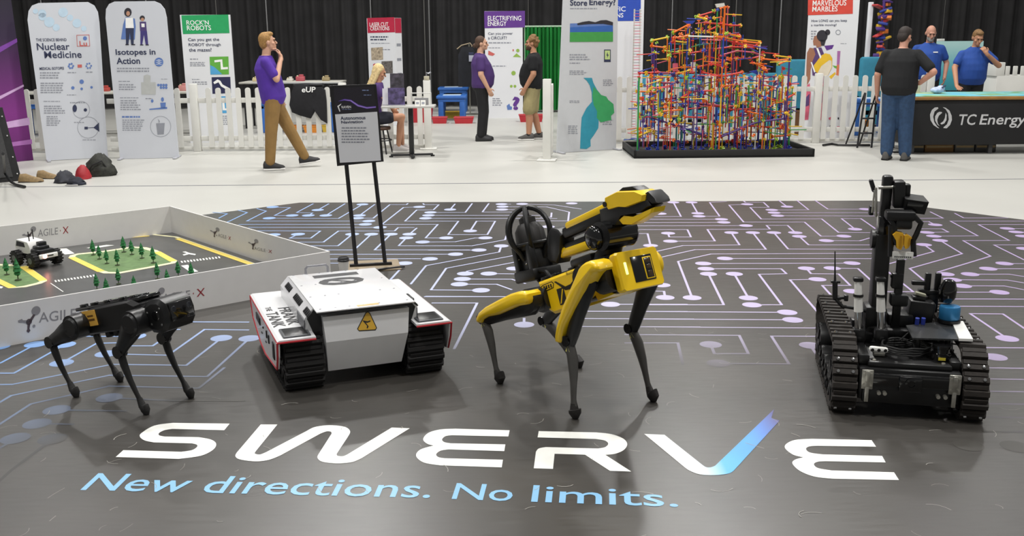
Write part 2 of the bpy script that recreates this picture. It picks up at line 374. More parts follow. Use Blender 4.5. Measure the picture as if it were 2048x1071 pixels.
    tc = nt.nodes.new('ShaderNodeTexCoord'); sp = nt.nodes.new('ShaderNodeSeparateXYZ'); nt.links.new(tc.outputs['Object'], sp.inputs[0])
    mr = nt.nodes.new('ShaderNodeMapRange'); mr.inputs['From Min'].default_value = -3.2; mr.inputs['From Max'].default_value = 3.2; nt.links.new(sp.outputs['X'], mr.inputs['Value'])
    cr = nt.nodes.new('ShaderNodeValToRGB'); e = cr.color_ramp.elements
    e[0].color = (*lin('6f9fd8'), 1); e[1].color = (*lin('a996bd'), 1)
    for p, c in ((.33, 'b0bce0'), (.55, 'bebcd8'), (.75, 'bbb0d0')): x = e.new(p); x.color = (*lin(c), 1)
    nt.links.new(mr.outputs[0], cr.inputs['Fac'])
    # the print itself fades out towards the lettering
    vd = nt.nodes.new('ShaderNodeVectorMath'); vd.operation = 'DISTANCE'; mp = nt.nodes.new('ShaderNodeMapping'); mp.inputs['Scale'].default_value = (.62, 1, 0); nt.links.new(tc.outputs['Object'], mp.inputs[0])
    nt.links.new(mp.outputs[0], vd.inputs[0]); vd.inputs[1].default_value = (.05, 3.6, 0)
    m2 = nt.nodes.new('ShaderNodeMapRange'); m2.inputs['From Min'].default_value = 1.3; m2.inputs['From Max'].default_value = 2.45; nt.links.new(vd.outputs['Value'], m2.inputs['Value'])
    mx = nt.nodes.new('ShaderNodeMix'); mx.data_type = 'RGBA'; mx.inputs['A'].default_value = (*lin('42403c'), 1); nt.links.new(m2.outputs[0], mx.inputs['Factor']); nt.links.new(cr.outputs['Color'], mx.inputs['B'])
    nt.links.new(mx.outputs['Result'], bs.inputs['Base Color'])
    tag(tr_mb.build('circuit_print', mt, root, smooth=0), kind='stuff')
    # ---- lettering
    white = mat('mat_print_white', 'f4f4ee', .38, var=.03, scale=20)
    def sm(pts, n=5, closed=True):
        """Catmull-Rom through points; a point given as (x, y, 1) is a hard corner"""
        out = []; k = len(pts)
        for i in range(k):
            p1, p2 = pts[i], pts[(i+1) % k]; p0 = pts[i-1] if len(p1) == 2 else p1; p3 = pts[(i+2) % k] if len(p2) == 2 else p2
            if len(p1) == 3 and len(p2) == 3: out.append(p1[:2]); continue
            for j in range(n):
                t = j/n
                out.append(tuple(.5*((2*p1[a])+(-p0[a]+p2[a])*t+(2*p0[a]-5*p1[a]+4*p2[a]-p3[a])*t*t+(-p0[a]+3*p1[a]-3*p2[a]+p3[a])*t**3) for a in (0, 1)))
        return out
    def letter(c, pts, m=white, z=Z+.0008):
        q = [gp(p, c) for p in sm(pts)]
        b = MB(); b.add([(v.x, v.y, z) for v in q], [tuple(range(len(q)))]); return b.build('printed_letter', m, root, smooth=0)
    letter((220, 830, 7.877), [(1885, 135, 1), (1800, 238, 1), (980, 218, 1), (860, 238), (775, 280), (775, 318), (860, 338, 1), (1400, 348, 1), (1590, 385), (1672, 450), (1625, 545), (1430, 640), (1080, 690, 1), (90, 660, 1), (210, 552, 1), (1120, 578, 1), (1290, 552), (1372, 500), (1365, 465), (1290, 445, 1), (690, 430, 1), (545, 398), (472, 340), (500, 280), (700, 165), (990, 122, 1)])
    letter((460, 830, 5.535), [(340, 104, 1), (525, 104, 1), (285, 400, 1), (275, 425), (330, 436), (400, 410, 1), (850, 175, 1), (940, 132), (1100, 112), (1270, 130), (1330, 180), (1305, 240, 1), (1180, 430, 1), (1190, 450), (1250, 455), (1300, 435, 1), (1790, 138, 1), (1990, 146, 1), (1460, 475, 1), (1350, 520), (1180, 534), (1020, 515), (968, 470), (985, 425, 1), (1125, 205, 1), (1118, 185), (1070, 180), (1000, 205, 1), (560, 445, 1), (430, 495), (280, 512), (110, 490), (60, 455), (75, 415, 1)])
    letter((820, 840, 9.309), [(1855, 190, 1), (1830, 305, 1), (780, 282, 1), (660, 300), (597, 360), (640, 410), (760, 432, 1), (1775, 452, 1), (1755, 577, 1), (720, 546, 1), (570, 570), (487, 635), (530, 690), (640, 710, 1), (1730, 738, 1), (1708, 880, 1), (560, 842, 1), (260, 790), (115, 670), (190, 550), (440, 474, 1), (320, 440), (245, 355), (340, 240), (560, 175), (850, 160, 1)])
    letter((1040, 840, 8.533), [(320, 188, 1), (1300, 210, 1), (1560, 240), (1760, 315), (1830, 410), (1770, 510), (1620, 575), (1455, 592, 1), (1900, 878, 1), (1535, 865, 1), (1110, 590, 1), (590, 575, 1), (563, 833, 1), (235, 822, 1), (272, 540, 1), (320, 485), (440, 460, 1), (1330, 485, 1), (1450, 462), (1505, 405), (1450, 350), (1290, 322, 1), (300, 295, 1)])
    letter((1550, 860, 7.585), [(1465, 152, 1), (1533, 252, 1), (640, 238, 1), (520, 248), (470, 285), (530, 340), (720, 368, 1), (1625, 392, 1), (1678, 490, 1), (770, 472, 1), (650, 480), (590, 515), (650, 575), (860, 612, 1), (1805, 640, 1), (1880, 757, 1), (870, 737, 1), (600, 705), (380, 620), (265, 510), (300, 450), (430, 412, 1), (280, 375), (160, 285), (165, 215), (300, 150), (560, 132, 1)])
    # gradient swoosh of the V
    mv = bpy.data.materials.new('mat_print_v_gradient'); mv.use_nodes = True; nt = mv.node_tree; bs = nt.nodes['Principled BSDF']; bs.inputs['Roughness'].default_value = .38
    tc = nt.nodes.new('ShaderNodeTexCoord'); sp = nt.nodes.new('ShaderNodeSeparateXYZ'); nt.links.new(tc.outputs['Object'], sp.inputs[0])
    mr = nt.nodes.new('ShaderNodeMapRange'); vc = (1270, 810, 6.606); x0, x1 = gp((120, 380), vc).x, gp((1930, 60), vc).x
    mr.inputs['From Min'].default_value = x0; mr.inputs['From Max'].default_value = x1; nt.links.new(sp.outputs['X'], mr.inputs['Value'])
    cr = nt.nodes.new('ShaderNodeValToRGB'); e = cr.color_ramp.elements; e[0].color = (*lin('f4f4ee'), 1); e[1].color = (*lin('4b4850'), 1)
    for p, c in ((.24, 'eef3f4'), (.42, '55b4ee'), (.62, '52a9ea'), (.78, '5a86d0'), (.92, '5f5f96')): x = e.new(p); x.color = (*lin(c), 1)
    nt.links.new(mr.outputs[0], cr.inputs['Fac']); nt.links.new(cr.outputs['Color'], bs.inputs['Base Color'])
    letter(vc, [(120, 380, 1), (390, 392, 1), (890, 790, 1), (940, 820), (1000, 822), (1060, 800, 1), (1840, 50, 1), (1800, 170, 1), (1840, 185, 1), (1910, 205, 1), (1300, 870, 1), (1230, 905), (1050, 925), (860, 915), (730, 870), (660, 825, 1)], mv)
    # tagline
    blue = mat('mat_print_light_blue', '86b9de', .38, var=.03, scale=20)
    def tagline(txt, c, l, r, capx, capy):
        """l, r baseline pixels; cap = pixel of the top of the first letter"""
        P0, P1 = G(*l, TH), G(*r, TH); up = G(capx, capy, TH)-P0; d = (P1-P0).normalized(); n = Vector((-d.y, d.x, 0)); h = up.dot(n)
        L = (P1-P0).length
        text_part(txt, 'printed_tagline', blue, root, lambda u, v: tuple(P0+d*(u*L)+n*(v*h)+Vector((0, 0, Z+.0008-TH))), .006)
    tagline('New directions.', None, (160, 980), (859, 996), 188, 946)
    tagline('No', None, (903, 998), (1023, 1002.5), 915, 966)
    tagline('limits.', None, (1062, 1003.5), (1357, 1014), 1067, 970)
    # scuffs on the vinyl
    sc = MB(); rnd = random.Random(3)
    for i in range(150):
        c = Vector((rnd.uniform(-2.6, 2.4), rnd.uniform(3.0, 5.6), Z+.0012)); a = rnd.uniform(0, 6.28); L = rnd.uniform(.02, .09); k = rnd.uniform(-1.2, 1.2)
        pts = []
        for j in range(5):
            t = j/4; pts.append(c+Vector((math.cos(a+k*t), math.sin(a+k*t), 0))*L*t)
        wd = rnd.uniform(.0006, .0016)
        for p, q in zip(pts, pts[1:]):
            d = (q-p).normalized(); n = Vector((-d.y, d.x, 0))*wd; sc.add([p-n, q-n, q+n, p+n], [(0, 1, 2, 3)])
    tag(sc.build('scuff_marks', mat('scuff_grey', 'a09d96', .6), root, smooth=0), kind='stuff')
floor_mat()
# ================================================================ white-walled demo arena with the miniature road
def arena():
    h = .243
    C, R, Fp = G(340, 412, h), G(658, 502, h), G(0, 605, h)
    C.z = R.z = Fp.z = 0
    u = (R-C).normalized(); v = (Fp-R).normalized(); v = (v-u*v.dot(u)*.5).normalized()
    LW = 4.6
    white = mat('arena_board_white', 'dedcda', .45, var=.02)
    edge = mat('arena_edge_white', 'f2f0ee', .5)
    root = thing('demo_arena', 'low white-walled demo arena holding a miniature road track with model trees', 'arena', (0, 0, 0))
    P = [C, R, R+v*LW, C+v*LW]
    def wall(a, b):
        d = (b-a).normalized(); n = Vector((-d.y, d.x, 0))*.006
        m = MB(); m.add([a-n, b-n, b+n, a+n]+[q+Vector((0, 0, h)) for q in (a-n, b-n, b+n, a+n)], [(3, 2, 1, 0), (4, 5, 6, 7), (0, 1, 5, 4), (1, 2, 6, 5), (2, 3, 7, 6), (3, 0, 4, 7)])
        return m.build('wall_panel', white, root, smooth=0)
    ws = [wall(P[0], P[1]), wall(P[1], P[2]), wall(P[2], P[3]), wall(P[3], P[0])]
    asphalt = mat('arena_road_grey', '4e4e4d', .32, var=.14, scale=7)
    FZ = .006
    m = MB(); m.prism([(p.x, p.y) for p in (C, C+v*LW, R+v*LW, R)], FZ); m.build('road_sheet', asphalt, root, smooth=0)
    zc = (0, 400, 3.012)
    def gp(p): return G(zc[0]+p[0]/zc[2], zc[1]+p[1]/zc[2], FZ)
    def flat(name, pts, m_, z=.0008):
        q = [gp(p) for p in pts]; b = MB(); b.add([(p.x, p.y, FZ+z) for p in q], [tuple(range(len(q)))]); return b.build(name, m_, root, smooth=0)
    yel = mat('road_yellow', 'e3c95a', .5); cream = mat('road_cream', 'e4dfb4', .5); grn = mat('island_green', '5d7a49', .6, var=.2, scale=20); wht = mat('road_white', 'e2e2dc', .5)
    def band(pts, w, m_, z=.0012, closed=True, name='road_marking'):
        q = [gp(p) for p in pts]; b = MB(); k = len(q); inn = []; out = []
        for i in range(k):
            t = (q[(i+1) % k]-q[i-1]) if closed or 0 < i < k-1 else (q[1]-q[0] if i == 0 else q[-1]-q[-2])
            t.normalize(); n = Vector((-t.y, t.x, 0))*w/2; inn.append(q[i]-n); out.append(q[i]+n)
        vs = [(p.x, p.y, FZ+z) for p in inn+out]
        b.add(vs, [(i, (i+1) % k, k+(i+1) % k, k+i) for i in range(k if closed else k-1)]); return b.build(name, m_, root, smooth=0)
    isl = [(432, 345), (600, 425), (640, 437), (720, 438), (900, 405), (1040, 378), (1052, 368), (930, 305), (870, 288), (800, 283), (620, 310), (470, 325), (440, 333)]
    flat('grass_island', isl, grn); band(isl, .05, cream)
    band([(432, 345), (520, 387), (610, 430)], .055, yel, .002, False); band([(945, 312), (1045, 368)], .055, yel, .002, False)
    isl2 = [(-160, 420), (75, 527), (150, 520), (235, 500), (262, 488), (245, 470), (140, 395), (-100, 385)]
    flat('grass_island', isl2, grn); band(isl2, .05, cream); band([(-60, 462), (75, 527)], .055, yel, .002, False); band([(140, 400), (262, 485)], .055, yel, .002, False)
    band([(640, 218), (900, 205), (1060, 222), (1120, 243), (1530, 385)], .035, cream, .0012, False)
    band([(1070, 232), (1530, 392)], .05, yel, .002, False); band([(350, 280), (620, 240), (900, 215)], .03, yel, .0012, False)
    # dashed stop lines
    def dashes(a, b, n):
        for i in range(n):
            t = i/(n-1); x = a[0]+(b[0]-a[0])*t; y = a[1]+(b[1]-a[1])*t
            flat('dash_mark', [(x-8, y-5), (x+2, y-6), (x+9, y+5), (x-1, y+6)], wht, .0014)
    dashes((335, 488), (565, 455), 13); dashes((1095, 372), (1320, 345), 13)
    flat('zebra_block', [(340, 293), (400, 290), (450, 322), (392, 328)], wht, .0014); flat('zebra_block', [(1090, 395), (1130, 390), (1195, 430), (1150, 436)], wht, .0014)
    flat('arrow_mark', [(1098, 312), (1118, 309), (1140, 318), (1180, 325), (1176, 332), (1138, 326), (1108, 334), (1100, 328), (1126, 321)], wht, .0014)
    flat('zebra_block', [(300, 500), (308, 500), (385, 552), (377, 552)], wht, .0014); flat('zebra_block', [(520, 288), (640, 270), (690, 272), (560, 292)], wht, .0014); flat('zebra_block', [(-20, 515), (20, 522), (10, 532), (-30, 530)], wht, .0014)
    # wall lettering and the three-armed mark
    gr = mat('logo_grey', '8f8d90', .5); dk = mat('logo_dark', '55494d', .5); red = mat('logo_red', '9c2f38', .5); lt = mat('logo_mid_grey', '8d878c', .5)
    def logo(w_, a, b, side, corners, sc, words=True):
        """corners: pixel of mark hub, start & end baseline of lettering; drawn on plane a->b, offset to 'side'"""
        Pn = Panel(a, b)
        def W(px, py, o=0): s_, z_ = Pn.uv(px, py, side*.008); p = Pn.A+Pn.u*s_+Pn.n*(side*(.0072+o)); return Vector((p.x, p.y, z_))
        def pl(pts, m_, o=.0, nm='logo_mark'):
            q = [W(*p, o) for p in pts]; k = MB(); k.add(q, [tuple(range(len(q)))]); k.build(nm, m_, w_, smooth=0)
        for nm, m_, pts in sc: pl(pts, m_, .0006, nm)
        (l, t, r, bt, slope) = corners
        x0 = W(l, bt); x1 = W(r, bt+slope); z1 = W(l, t); up = z1-x0
        split = .80
        text_part('AGILE', 'lettering', gr, w_, lambda uu, vv: tuple(x0+(x1-x0)*(uu*.66)+up*vv), 0)
        k = MB()
        X = lambda fx, fy: x0+(x1-x0)*fx+up*fy
        for p, q in (((.84, 0), (1., 1)), ((.84, 1), (1., 0))):
            k.add([X(p[0]-.018, p[1]), X(p[0]+.018, p[1]), X(q[0]+.018, q[1]), X(q[0]-.018, q[1])], [(0, 1, 2, 3)])
        k.add([X(.73, .4), X(.75, .4), X(.75, .6), X(.73, .6)], [(0, 1, 2, 3)])
        k.build('logo_cross', red, w_, smooth=0)
    def mark(hx, hy, k, sl=0.):
        """three-armed mark with a big dot (up right), a small dot (left) and a stem (down)"""
        f = lambda x, y: (hx+x*k, hy+y*k+sl*x*k)
        ball = [f(x, y) for x, y in arc_pts(14, -20, 9, 9, n=16)]
        return [('logo_mark', gr, ball), ('logo_mark', dk, [f(-3, 0), f(1, -4), f(9, -14), f(13, -12), f(4, 2)]), ('logo_mark', dk, [f(x, y) for x, y in arc_pts(0, 0, 6, 6, n=12)]),
                ('logo_mark', gr, [f(-22, -6), f(-14, -8), f(-12, -5), f(0, -3), f(-2, 3), f(-14, -1), f(-21, -2)]), ('logo_mark', dk, [f(-3, 3), f(3, 3), f(1, 14), f(3, 18), f(-1, 22), f(-5, 18), f(-3, 14)]),
                ('logo_mark', gr, [f(x, y) for x, y in arc_pts(10, 10, 3, 3, n=8)])]
    # outer face of the front wall (towards the camera): wall R -> R+v*LW, camera side
    logo(ws[1], P[2], P[1], -1, (78, 625, 190, 645, -14), mark(58, 643, 1.0, -.16))
    logo(ws[1], P[2], P[1], -1, (325, 588, 408, 604, -13), mark(313, 597, .72, -.16))
    logo(ws[3], P[3], P[0], -1, (76, 459, 136, 473, -7), mark(58, 471, .62, -.1))
    logo(ws[0], P[0], P[1], -1, (436, 466, 461, 473, 7), mark(429, 465, .42, .28))
    logo(ws[0], P[0], P[1], -1, (508, 493, 543, 499, 7), mark(506, 489, .45, .28))
    # model trees: each stands on the road sheet
    leaf = mat('model_tree_green', '1f6a36', .75, var=.3, scale=60, bump=.3); bark = mat('model_tree_stem', '3f4a2c', .8)
    t0 = thing('model_tree', 'miniature dark green conifer standing on the green island in the arena', 'model tree', group='miniature trees in the arena')
    b = MB(); b.lathe([(.006, 0), (.018, .0), (.018, .004), (.003, .006), (.0025, .05)], 10); b.build('stem', bark, t0)
    b = MB(); n = 12
    prof = [(.004, .026), (.017, .034), (.012, .05), (.0225, .052), (.014, .07), (.019, .073), (.010, .092), (.013, .094), (.005, .112), (.001, .126)]
    rnd = random.Random(5)
    b.loft([[(r*(1+.22*rnd.uniform(-1, 1))*math.cos(2*math.pi*j/n), r*(1+.22*rnd.uniform(-1, 1))*math.sin(2*math.pi*j/n), z+rnd.uniform(-.003, .003)) for j in range(n)] for r, z in prof]); b.build('crown', leaf, t0)
    spots = [(563, 330, 0), (600, 355, 0), (645, 382, 0), (708, 392, 0), (747, 313, 0), (795, 328, 0), (856, 350, 0), (925, 378, 0), (715, 505, 1), (585, 540, 1), (645, 575, 1), (950, 475, 1), (1010, 515, 1), (1075, 460, 1), (1155, 475, 1), (812, 555, 1), (42, 450, 2), (110, 482, 2)]
    for i, (x, y, kd) in enumerate(spots):
        t = t0 if i == 0 else copy_tree(t0)
        p = gp((x, y)); t.location = (p.x, p.y, FZ+.001); s = (.92+.16*rnd.random())*(1.25 if (x, y) == (110, 482) else 1); t.scale = (s, s, s); t.rotation_euler.z = rnd.random()*6
        if kd == 1: t['label'] = 'miniature dark green conifer by the road just behind the front arena wall'
        if kd == 2: t['label'] = ('miniature dark green conifer beside the robot car on the yellow-edged island', 'larger bushy miniature green conifer beside the robot car')[x > 100]
    # ------------------------------------------------ the little four-wheeled robot car
    W = .0235
    blk = mat('car_black', '17171a', .35, var=.1); tyre = mat('car_tyre', '1b1a1a', .8, bump=.4, scale=90); wh = mat('car_white', 'e9e7e4', .35)
    c0 = G(75, 529, FZ); car = thing('robot_car', 'small white and black four-wheeled robot car with a glowing red headlight on the arena road', 'robot car', (c0.x, c0.y, FZ+.003), math.radians(-32))
    # local: x forward
    b = MB(); b.rbox((0, 0, .075), (.30, .13, .05), .01); b.rbox((.03, 0, .055), (.2, .1, .03), .008); b.build('chassis', blk, car)
    cab = MB(); poly = [(-.155, .095), (.03, .095), (.03, .145), (.005, .185), (-.135, .195), (-.16, .15)]
    cab.prism(poly, .065, I4((0, 0, 0), (math.pi/2, 0, 0)), -.065); cab_o = renorm(cab.build('cab', wh, car))
    for s in (-1, 1):
        g = MB(); g.prism([(-.145, .145), (-.03, .145), (-.04, .178), (-.13, .185)], .0665*s+.001*s, I4((0, 0, 0), (math.pi/2, 0, 0)), .064*s); renorm(g.build('side_window', blk, cab_o))
    b = MB(); b.rbox((.09, 0, .115), (.13, .125, .045), .012); b.rbox((.075, 0, .145), (.09, .09, .03), .01); b.rbox((.06, .015, .17), (.05, .06, .03), .006); b.build('hood', blk, car)
    b = MB(); b.rbox((.158, 0, .088), (.02, .15, .035), .006); b.build('bumper', wh, car)
    for sx in (-.105, .105):
        for sy in (-1, 1):
            b = MB(); b.lathe([(.018, -.026), (.045, -.024), (.055, -.016), (.056, .016), (.045, .024), (.018, .026)], 20, I4((0, 0, 0), (math.pi/2, 0, 0)))
            for k in range(14): b.box((0, 0, 0), (.012, .05, .008), M=I4((0, 0, 0), (0, 2*math.pi*k/14, 0)) @ I4((0, 0, .056)))
            wo = b.build('wheel', tyre, car, loc=(sx, sy*.095, .06))
            k = MB(); k.lathe([(.004, .026), (.024, .0265), (.024, .02)], 14, I4((0, 0, 0), (-math.pi/2*sy, 0, 0))); k.build('hub', mat('car_hub', '6b6b70', .4, .5), wo)
    for x, y, z in ((-.06, .03, .19), (-.02, -.03, .185)):
        b = MB(); b.tube([(x, y, z-.01), (x-.005, y, z+.075)], .004, 6); b.build('antenna', blk, car)
    b = MB(); b.ell((.17, -.035, .088), (.006, .016, .016)); b.build('headlight', mat('headlight_glow', 'ffb9a0', .3, emit='ff9078', es=14), car, label='glowing pinkish red headlight')
    b = MB(); b.box((.169, .01, .09), (.004, .05, .008)); b.build('grille', blk, car)
arena()
# ================================================================ black four-legged robot
def prof_solid(mb, poly, half, M=None, inset=.0, y0=0.):
    """extrude an x-z outline to +-half in y with a chamfered rim"""
    n = len(poly); cx = sum(p[0] for p in poly)/n; cz = sum(p[1] for p in poly)/n
    def ring(y, k): return [((p[0]-cx)*k+cx, y, (p[1]-cz)*k+cz) for p in poly]
    c = 1-inset
    rings = [ring(y0-half, c), ring(y0-half*.82, 1), ring(y0+half*.82, 1), ring(y0+half, c)] if inset else [ring(y0-half, 1), ring(y0+half, 1)]
    return mb.loft(rings, M)
def limb(mb, pts, rs, flat=1., n=10, M=None, yrad=None):
    """round-ended limb through points (x,y,z); radii rs in the x-z plane, rs*flat across"""
    pts = [Vector(p) for p in pts]; rings = []
    for i, p in enumerate(pts):
        t = (pts[min(i+1, len(pts)-1)]-pts[max(i-1, 0)]).normalized()
        y = Vector((0, 1, 0)); x = y.cross(t).normalized()
        rings.append([p+x*(math.cos(2*math.pi*j/n)*rs[i])+y*(math.sin(2*math.pi*j/n)*rs[i]*flat) for j in range(n)])
    return mb.loft(rings, M)
def robot_dog():
    A, B = G(152, 793, MAT_Z), G(292, 828, MAT_Z)
    d = (B-A).normalized(); rz = math.atan2(d.y, d.x); L = (B-A).length
    root = thing('quadruped_robot', 'all-black four-legged robot dog with a square orange sticker on its flank', 'robot', (A.x, A.y, MAT_Z), rz)
    bk = mat('dog_black', '101011', .38, var=.15, scale=8); gl = mat('dog_gloss', '0e0e0f', .12, var=.1, coat=.6); rub = mat('dog_rubber', '1d1c1b', .7, bump=.2, scale=80); shin = mat('dog_shin', '1b1a19', .5, var=.15)
    # x forward along the near feet, near side plane y=0, body centre at y = yc
    yc = .125; slope = math.atan2(.135, .54)
    bx = lambda s, z, y=0: (s, yc+y, z)
    T = Matrix.Translation((.22, yc, .425)) @ Matrix.Rotation(-slope, 4, 'Y')      # trunk frame
    b = MB(); prof = [(-.245, -.035), (-.20, -.075), (.2, -.08), (.25, -.05), (.25, .03), (.2, .055), (-.1, .05), (-.235, .02)]
    prof_solid(b, prof, .085, T, .14); renorm(b.build('trunk', bk, root, smooth=30))
    b = MB(); b.rbox((-.02, 0, .052), (.46, .1, .018), .006, M=T); b.rbox((.05, 0, .062), (.30, .075, .014), .005, M=T); b.rbox((.2, 0, .052), (.08, .13, .02), .006, M=T)
    for x in (-.2, -.12, -.02, .09, .17): b.rbox((x, -.03, .066), (.03, .03, .014), .003, M=T)
    b.build('back_rail', gl, root)
    for x in (-.03, .03, .21, .255): b2 = MB(); b2.rbox((x-.02, -.03, -.088), (.035, .06, .032), .008, M=T); b2.build('belly_block', bk, root)
    # sticker
    st = MB(); st.box((-.105, -.0865, .005), (.095, .004, .075), M=T); so = st.build('sticker', mat('orange_sticker', 'e6b24e', .5), root, label='square orange sticker with a dark mark')
    st = MB()
    for pts in ([(-.142, .028), (-.128, .03), (-.136, .01), (-.122, -.02), (-.134, -.022), (-.148, .008)], [(-.118, .02), (-.075, .02), (-.075, .012), (-.118, .012)], [(-.118, .002), (-.07, .002), (-.07, -.008), (-.118, -.008)]):
        st.add([(x, -.0892, z) for x, z in pts], [tuple(range(len(pts)))], T)
    st.build('sticker_mark', mat('sticker_brown', '6b4a1d', .5), so, smooth=0)
    # neck and head: head points forward, face plate outward
    T = T @ Matrix.Translation((-.03, 0, -.034))
    b = MB(); b.rbox((.275, 0, -.005), (.09, .15, .12), .025, M=T); b.tube([T @ Vector((.27, -.07, .05)), T @ Vector((.285, -.082, -.01)), T @ Vector((.28, -.07, -.06))], .012, 8); b.build('neck', gl, root)
    b = MB(); hp = [(.30, -.045), (.325, -.075), (.375, -.085), (.42, -.078), (.45, -.045), (.457, .0), (.45, .045), (.42, .07), (.37, .075), (.32, .06), (.30, .03)]
    prof_solid(b, hp, .09, T, .25); ho = renorm(b.build('head', bk, root, smooth=35))
    b = MB(); b.rbox((.456, 0, .0), (.01, .13, .085), .004, M=T); b.build('face_plate', gl, ho)
    for y in (-.045, .045):
        b = MB(); b.lathe([(.001, .004), (.012, .004), (.016, 0)], 14, T @ I4((.460, y, .012), (0, math.pi/2, 0))); b.build('camera_lens', mat('lens_dark', '26282c', .08, coat=1.), ho)
        b = MB(); b.lathe([(.001, .0035), (.022, .003), (.024, 0)], 16, T @ I4((.385, y/.045*.09, .0), (-math.pi/2*(1 if y > 0 else -1), 0, 0))); b.build('side_sensor', gl, ho)
    for x, z in ((.335, .02), (.345, -.035), (.42, .03), (.41, -.045)):
        b = MB(); b.lathe([(.0005, .003), (.005, .002), (.006, 0)], 8, T @ I4((x, -.089, z), (math.pi/2, 0, 0))); b.build('screw', mat('screw_grey', '8b8b8b', .3, .8), ho)
    # legs: (hip s,z), (knee s,z), (foot s), near / far
    def leg(hip, knee, foot, y, near):
        sg = -1 if near else 1
        b = MB(); b.cyl((hip[0], y-sg*.075, hip[1]), (hip[0], y+sg*.025, hip[1]), .06, 20); b.cyl((hip[0], y+sg*.024, hip[1]), (hip[0], y+sg*.034, hip[1]), .05, 20, .042)
        b.build('hip_motor', bk, root)
        hv, kv, fv = Vector((hip[0], y, hip[1])), Vector((knee[0], y, knee[1])), Vector((foot[0], y, foot[1]))
        b = MB(); p = [hv.lerp(kv, t) for t in (-.05, .12, .4, .7, .95, 1.1)]
        limb(b, p, [.035, .058, .05, .037, .032, .02], .62, 12); th = renorm(b.build('thigh', bk, root))
        b = MB(); b.cyl((kv.x, y-.02, kv.z), (kv.x, y+.02, kv.z), .030, 16); b.build('knee_joint', gl, th)
        b = MB(); q = [kv.lerp(fv, t) for t in (-.06, .05, .2, .45, .68, .8)]
        bow = (.0, .0, .008, .010, .004, 0)
        nrm = Vector((0, 1, 0)).cross((fv-kv).normalized())
        q = [a+nrm*k for a, k in zip(q, bow)]
        limb(b, q, [.014, .022, .021, .016, .0125, .014], .75, 10); sh = renorm(b.build('shin', shin, root))
        b = MB(); dn = (fv-kv).normalized(); e = [kv.lerp(fv, t) for t in (.74, .86, .93)]
        f0 = fv+Vector((0, 0, .022))
        limb(b, [e[0], e[1], f0-dn*.015, f0, f0+Vector((0.004, 0, -.0215))], [.014, .02, .0245, .024, .014], .85, 12); renorm(b.build('foot', rub, root))
    leg((.055, .365), (-.135, .262), (0, 0), .0, True)
    leg((.468, .44), (.352, .285), (L, 0), .0, True)
    leg((.055, .365), (-.14, .255), (.014, 0), .25, False)
    leg((.468, .44), (.365, .285), (.512, 0), .25, False)
robot_dog()
# ================================================================ tracked robots: shared track builder
def loop_points(circles, n=14):
    """outer hull of circles [(y, z, r)] given in counter-clockwise order -> closed outline"""
    pts = []; k = len(circles)
    def tang(a, b):
        dy, dz = b[0]-a[0], b[1]-a[1]; D = math.hypot(dy, dz); th = math.atan2(dz, dy); ph = math.acos(max(-1, min(1, (a[2]-b[2])/D)))
        return th-ph
    for i in range(k):
        a0 = tang(circles[i-1], circles[i]); a1 = tang(circles[i], circles[(i+1) % k])
        while a1 < a0: a1 += 2*math.pi
        y, z, r = circles[i]; m = max(2, int(n*(a1-a0)/math.pi)+1)
        pts += [(y+r*math.cos(a0+(a1-a0)*j/m), z+r*math.sin(a0+(a1-a0)*j/m)) for j in range(m+1)]
    return pts
def resample(pts, n):
    q = pts+[pts[0]]; d = [0]
    for a, b in zip(q, q[1:]): d.append(d[-1]+math.hypot(b[0]-a[0], b[1]-a[1]))
    out = []; k = 0
    for i in range(n):
        t = d[-1]*i/n
        while d[k+1] < t: k += 1
        f = (t-d[k])/max(1e-9, d[k+1]-d[k]); a, b = q[k], q[k+1]
        out.append(((a[0]+(b[0]-a[0])*f, a[1]+(b[1]-a[1])*f), math.atan2(b[1]-a[1], b[0]-a[0])))
    return out
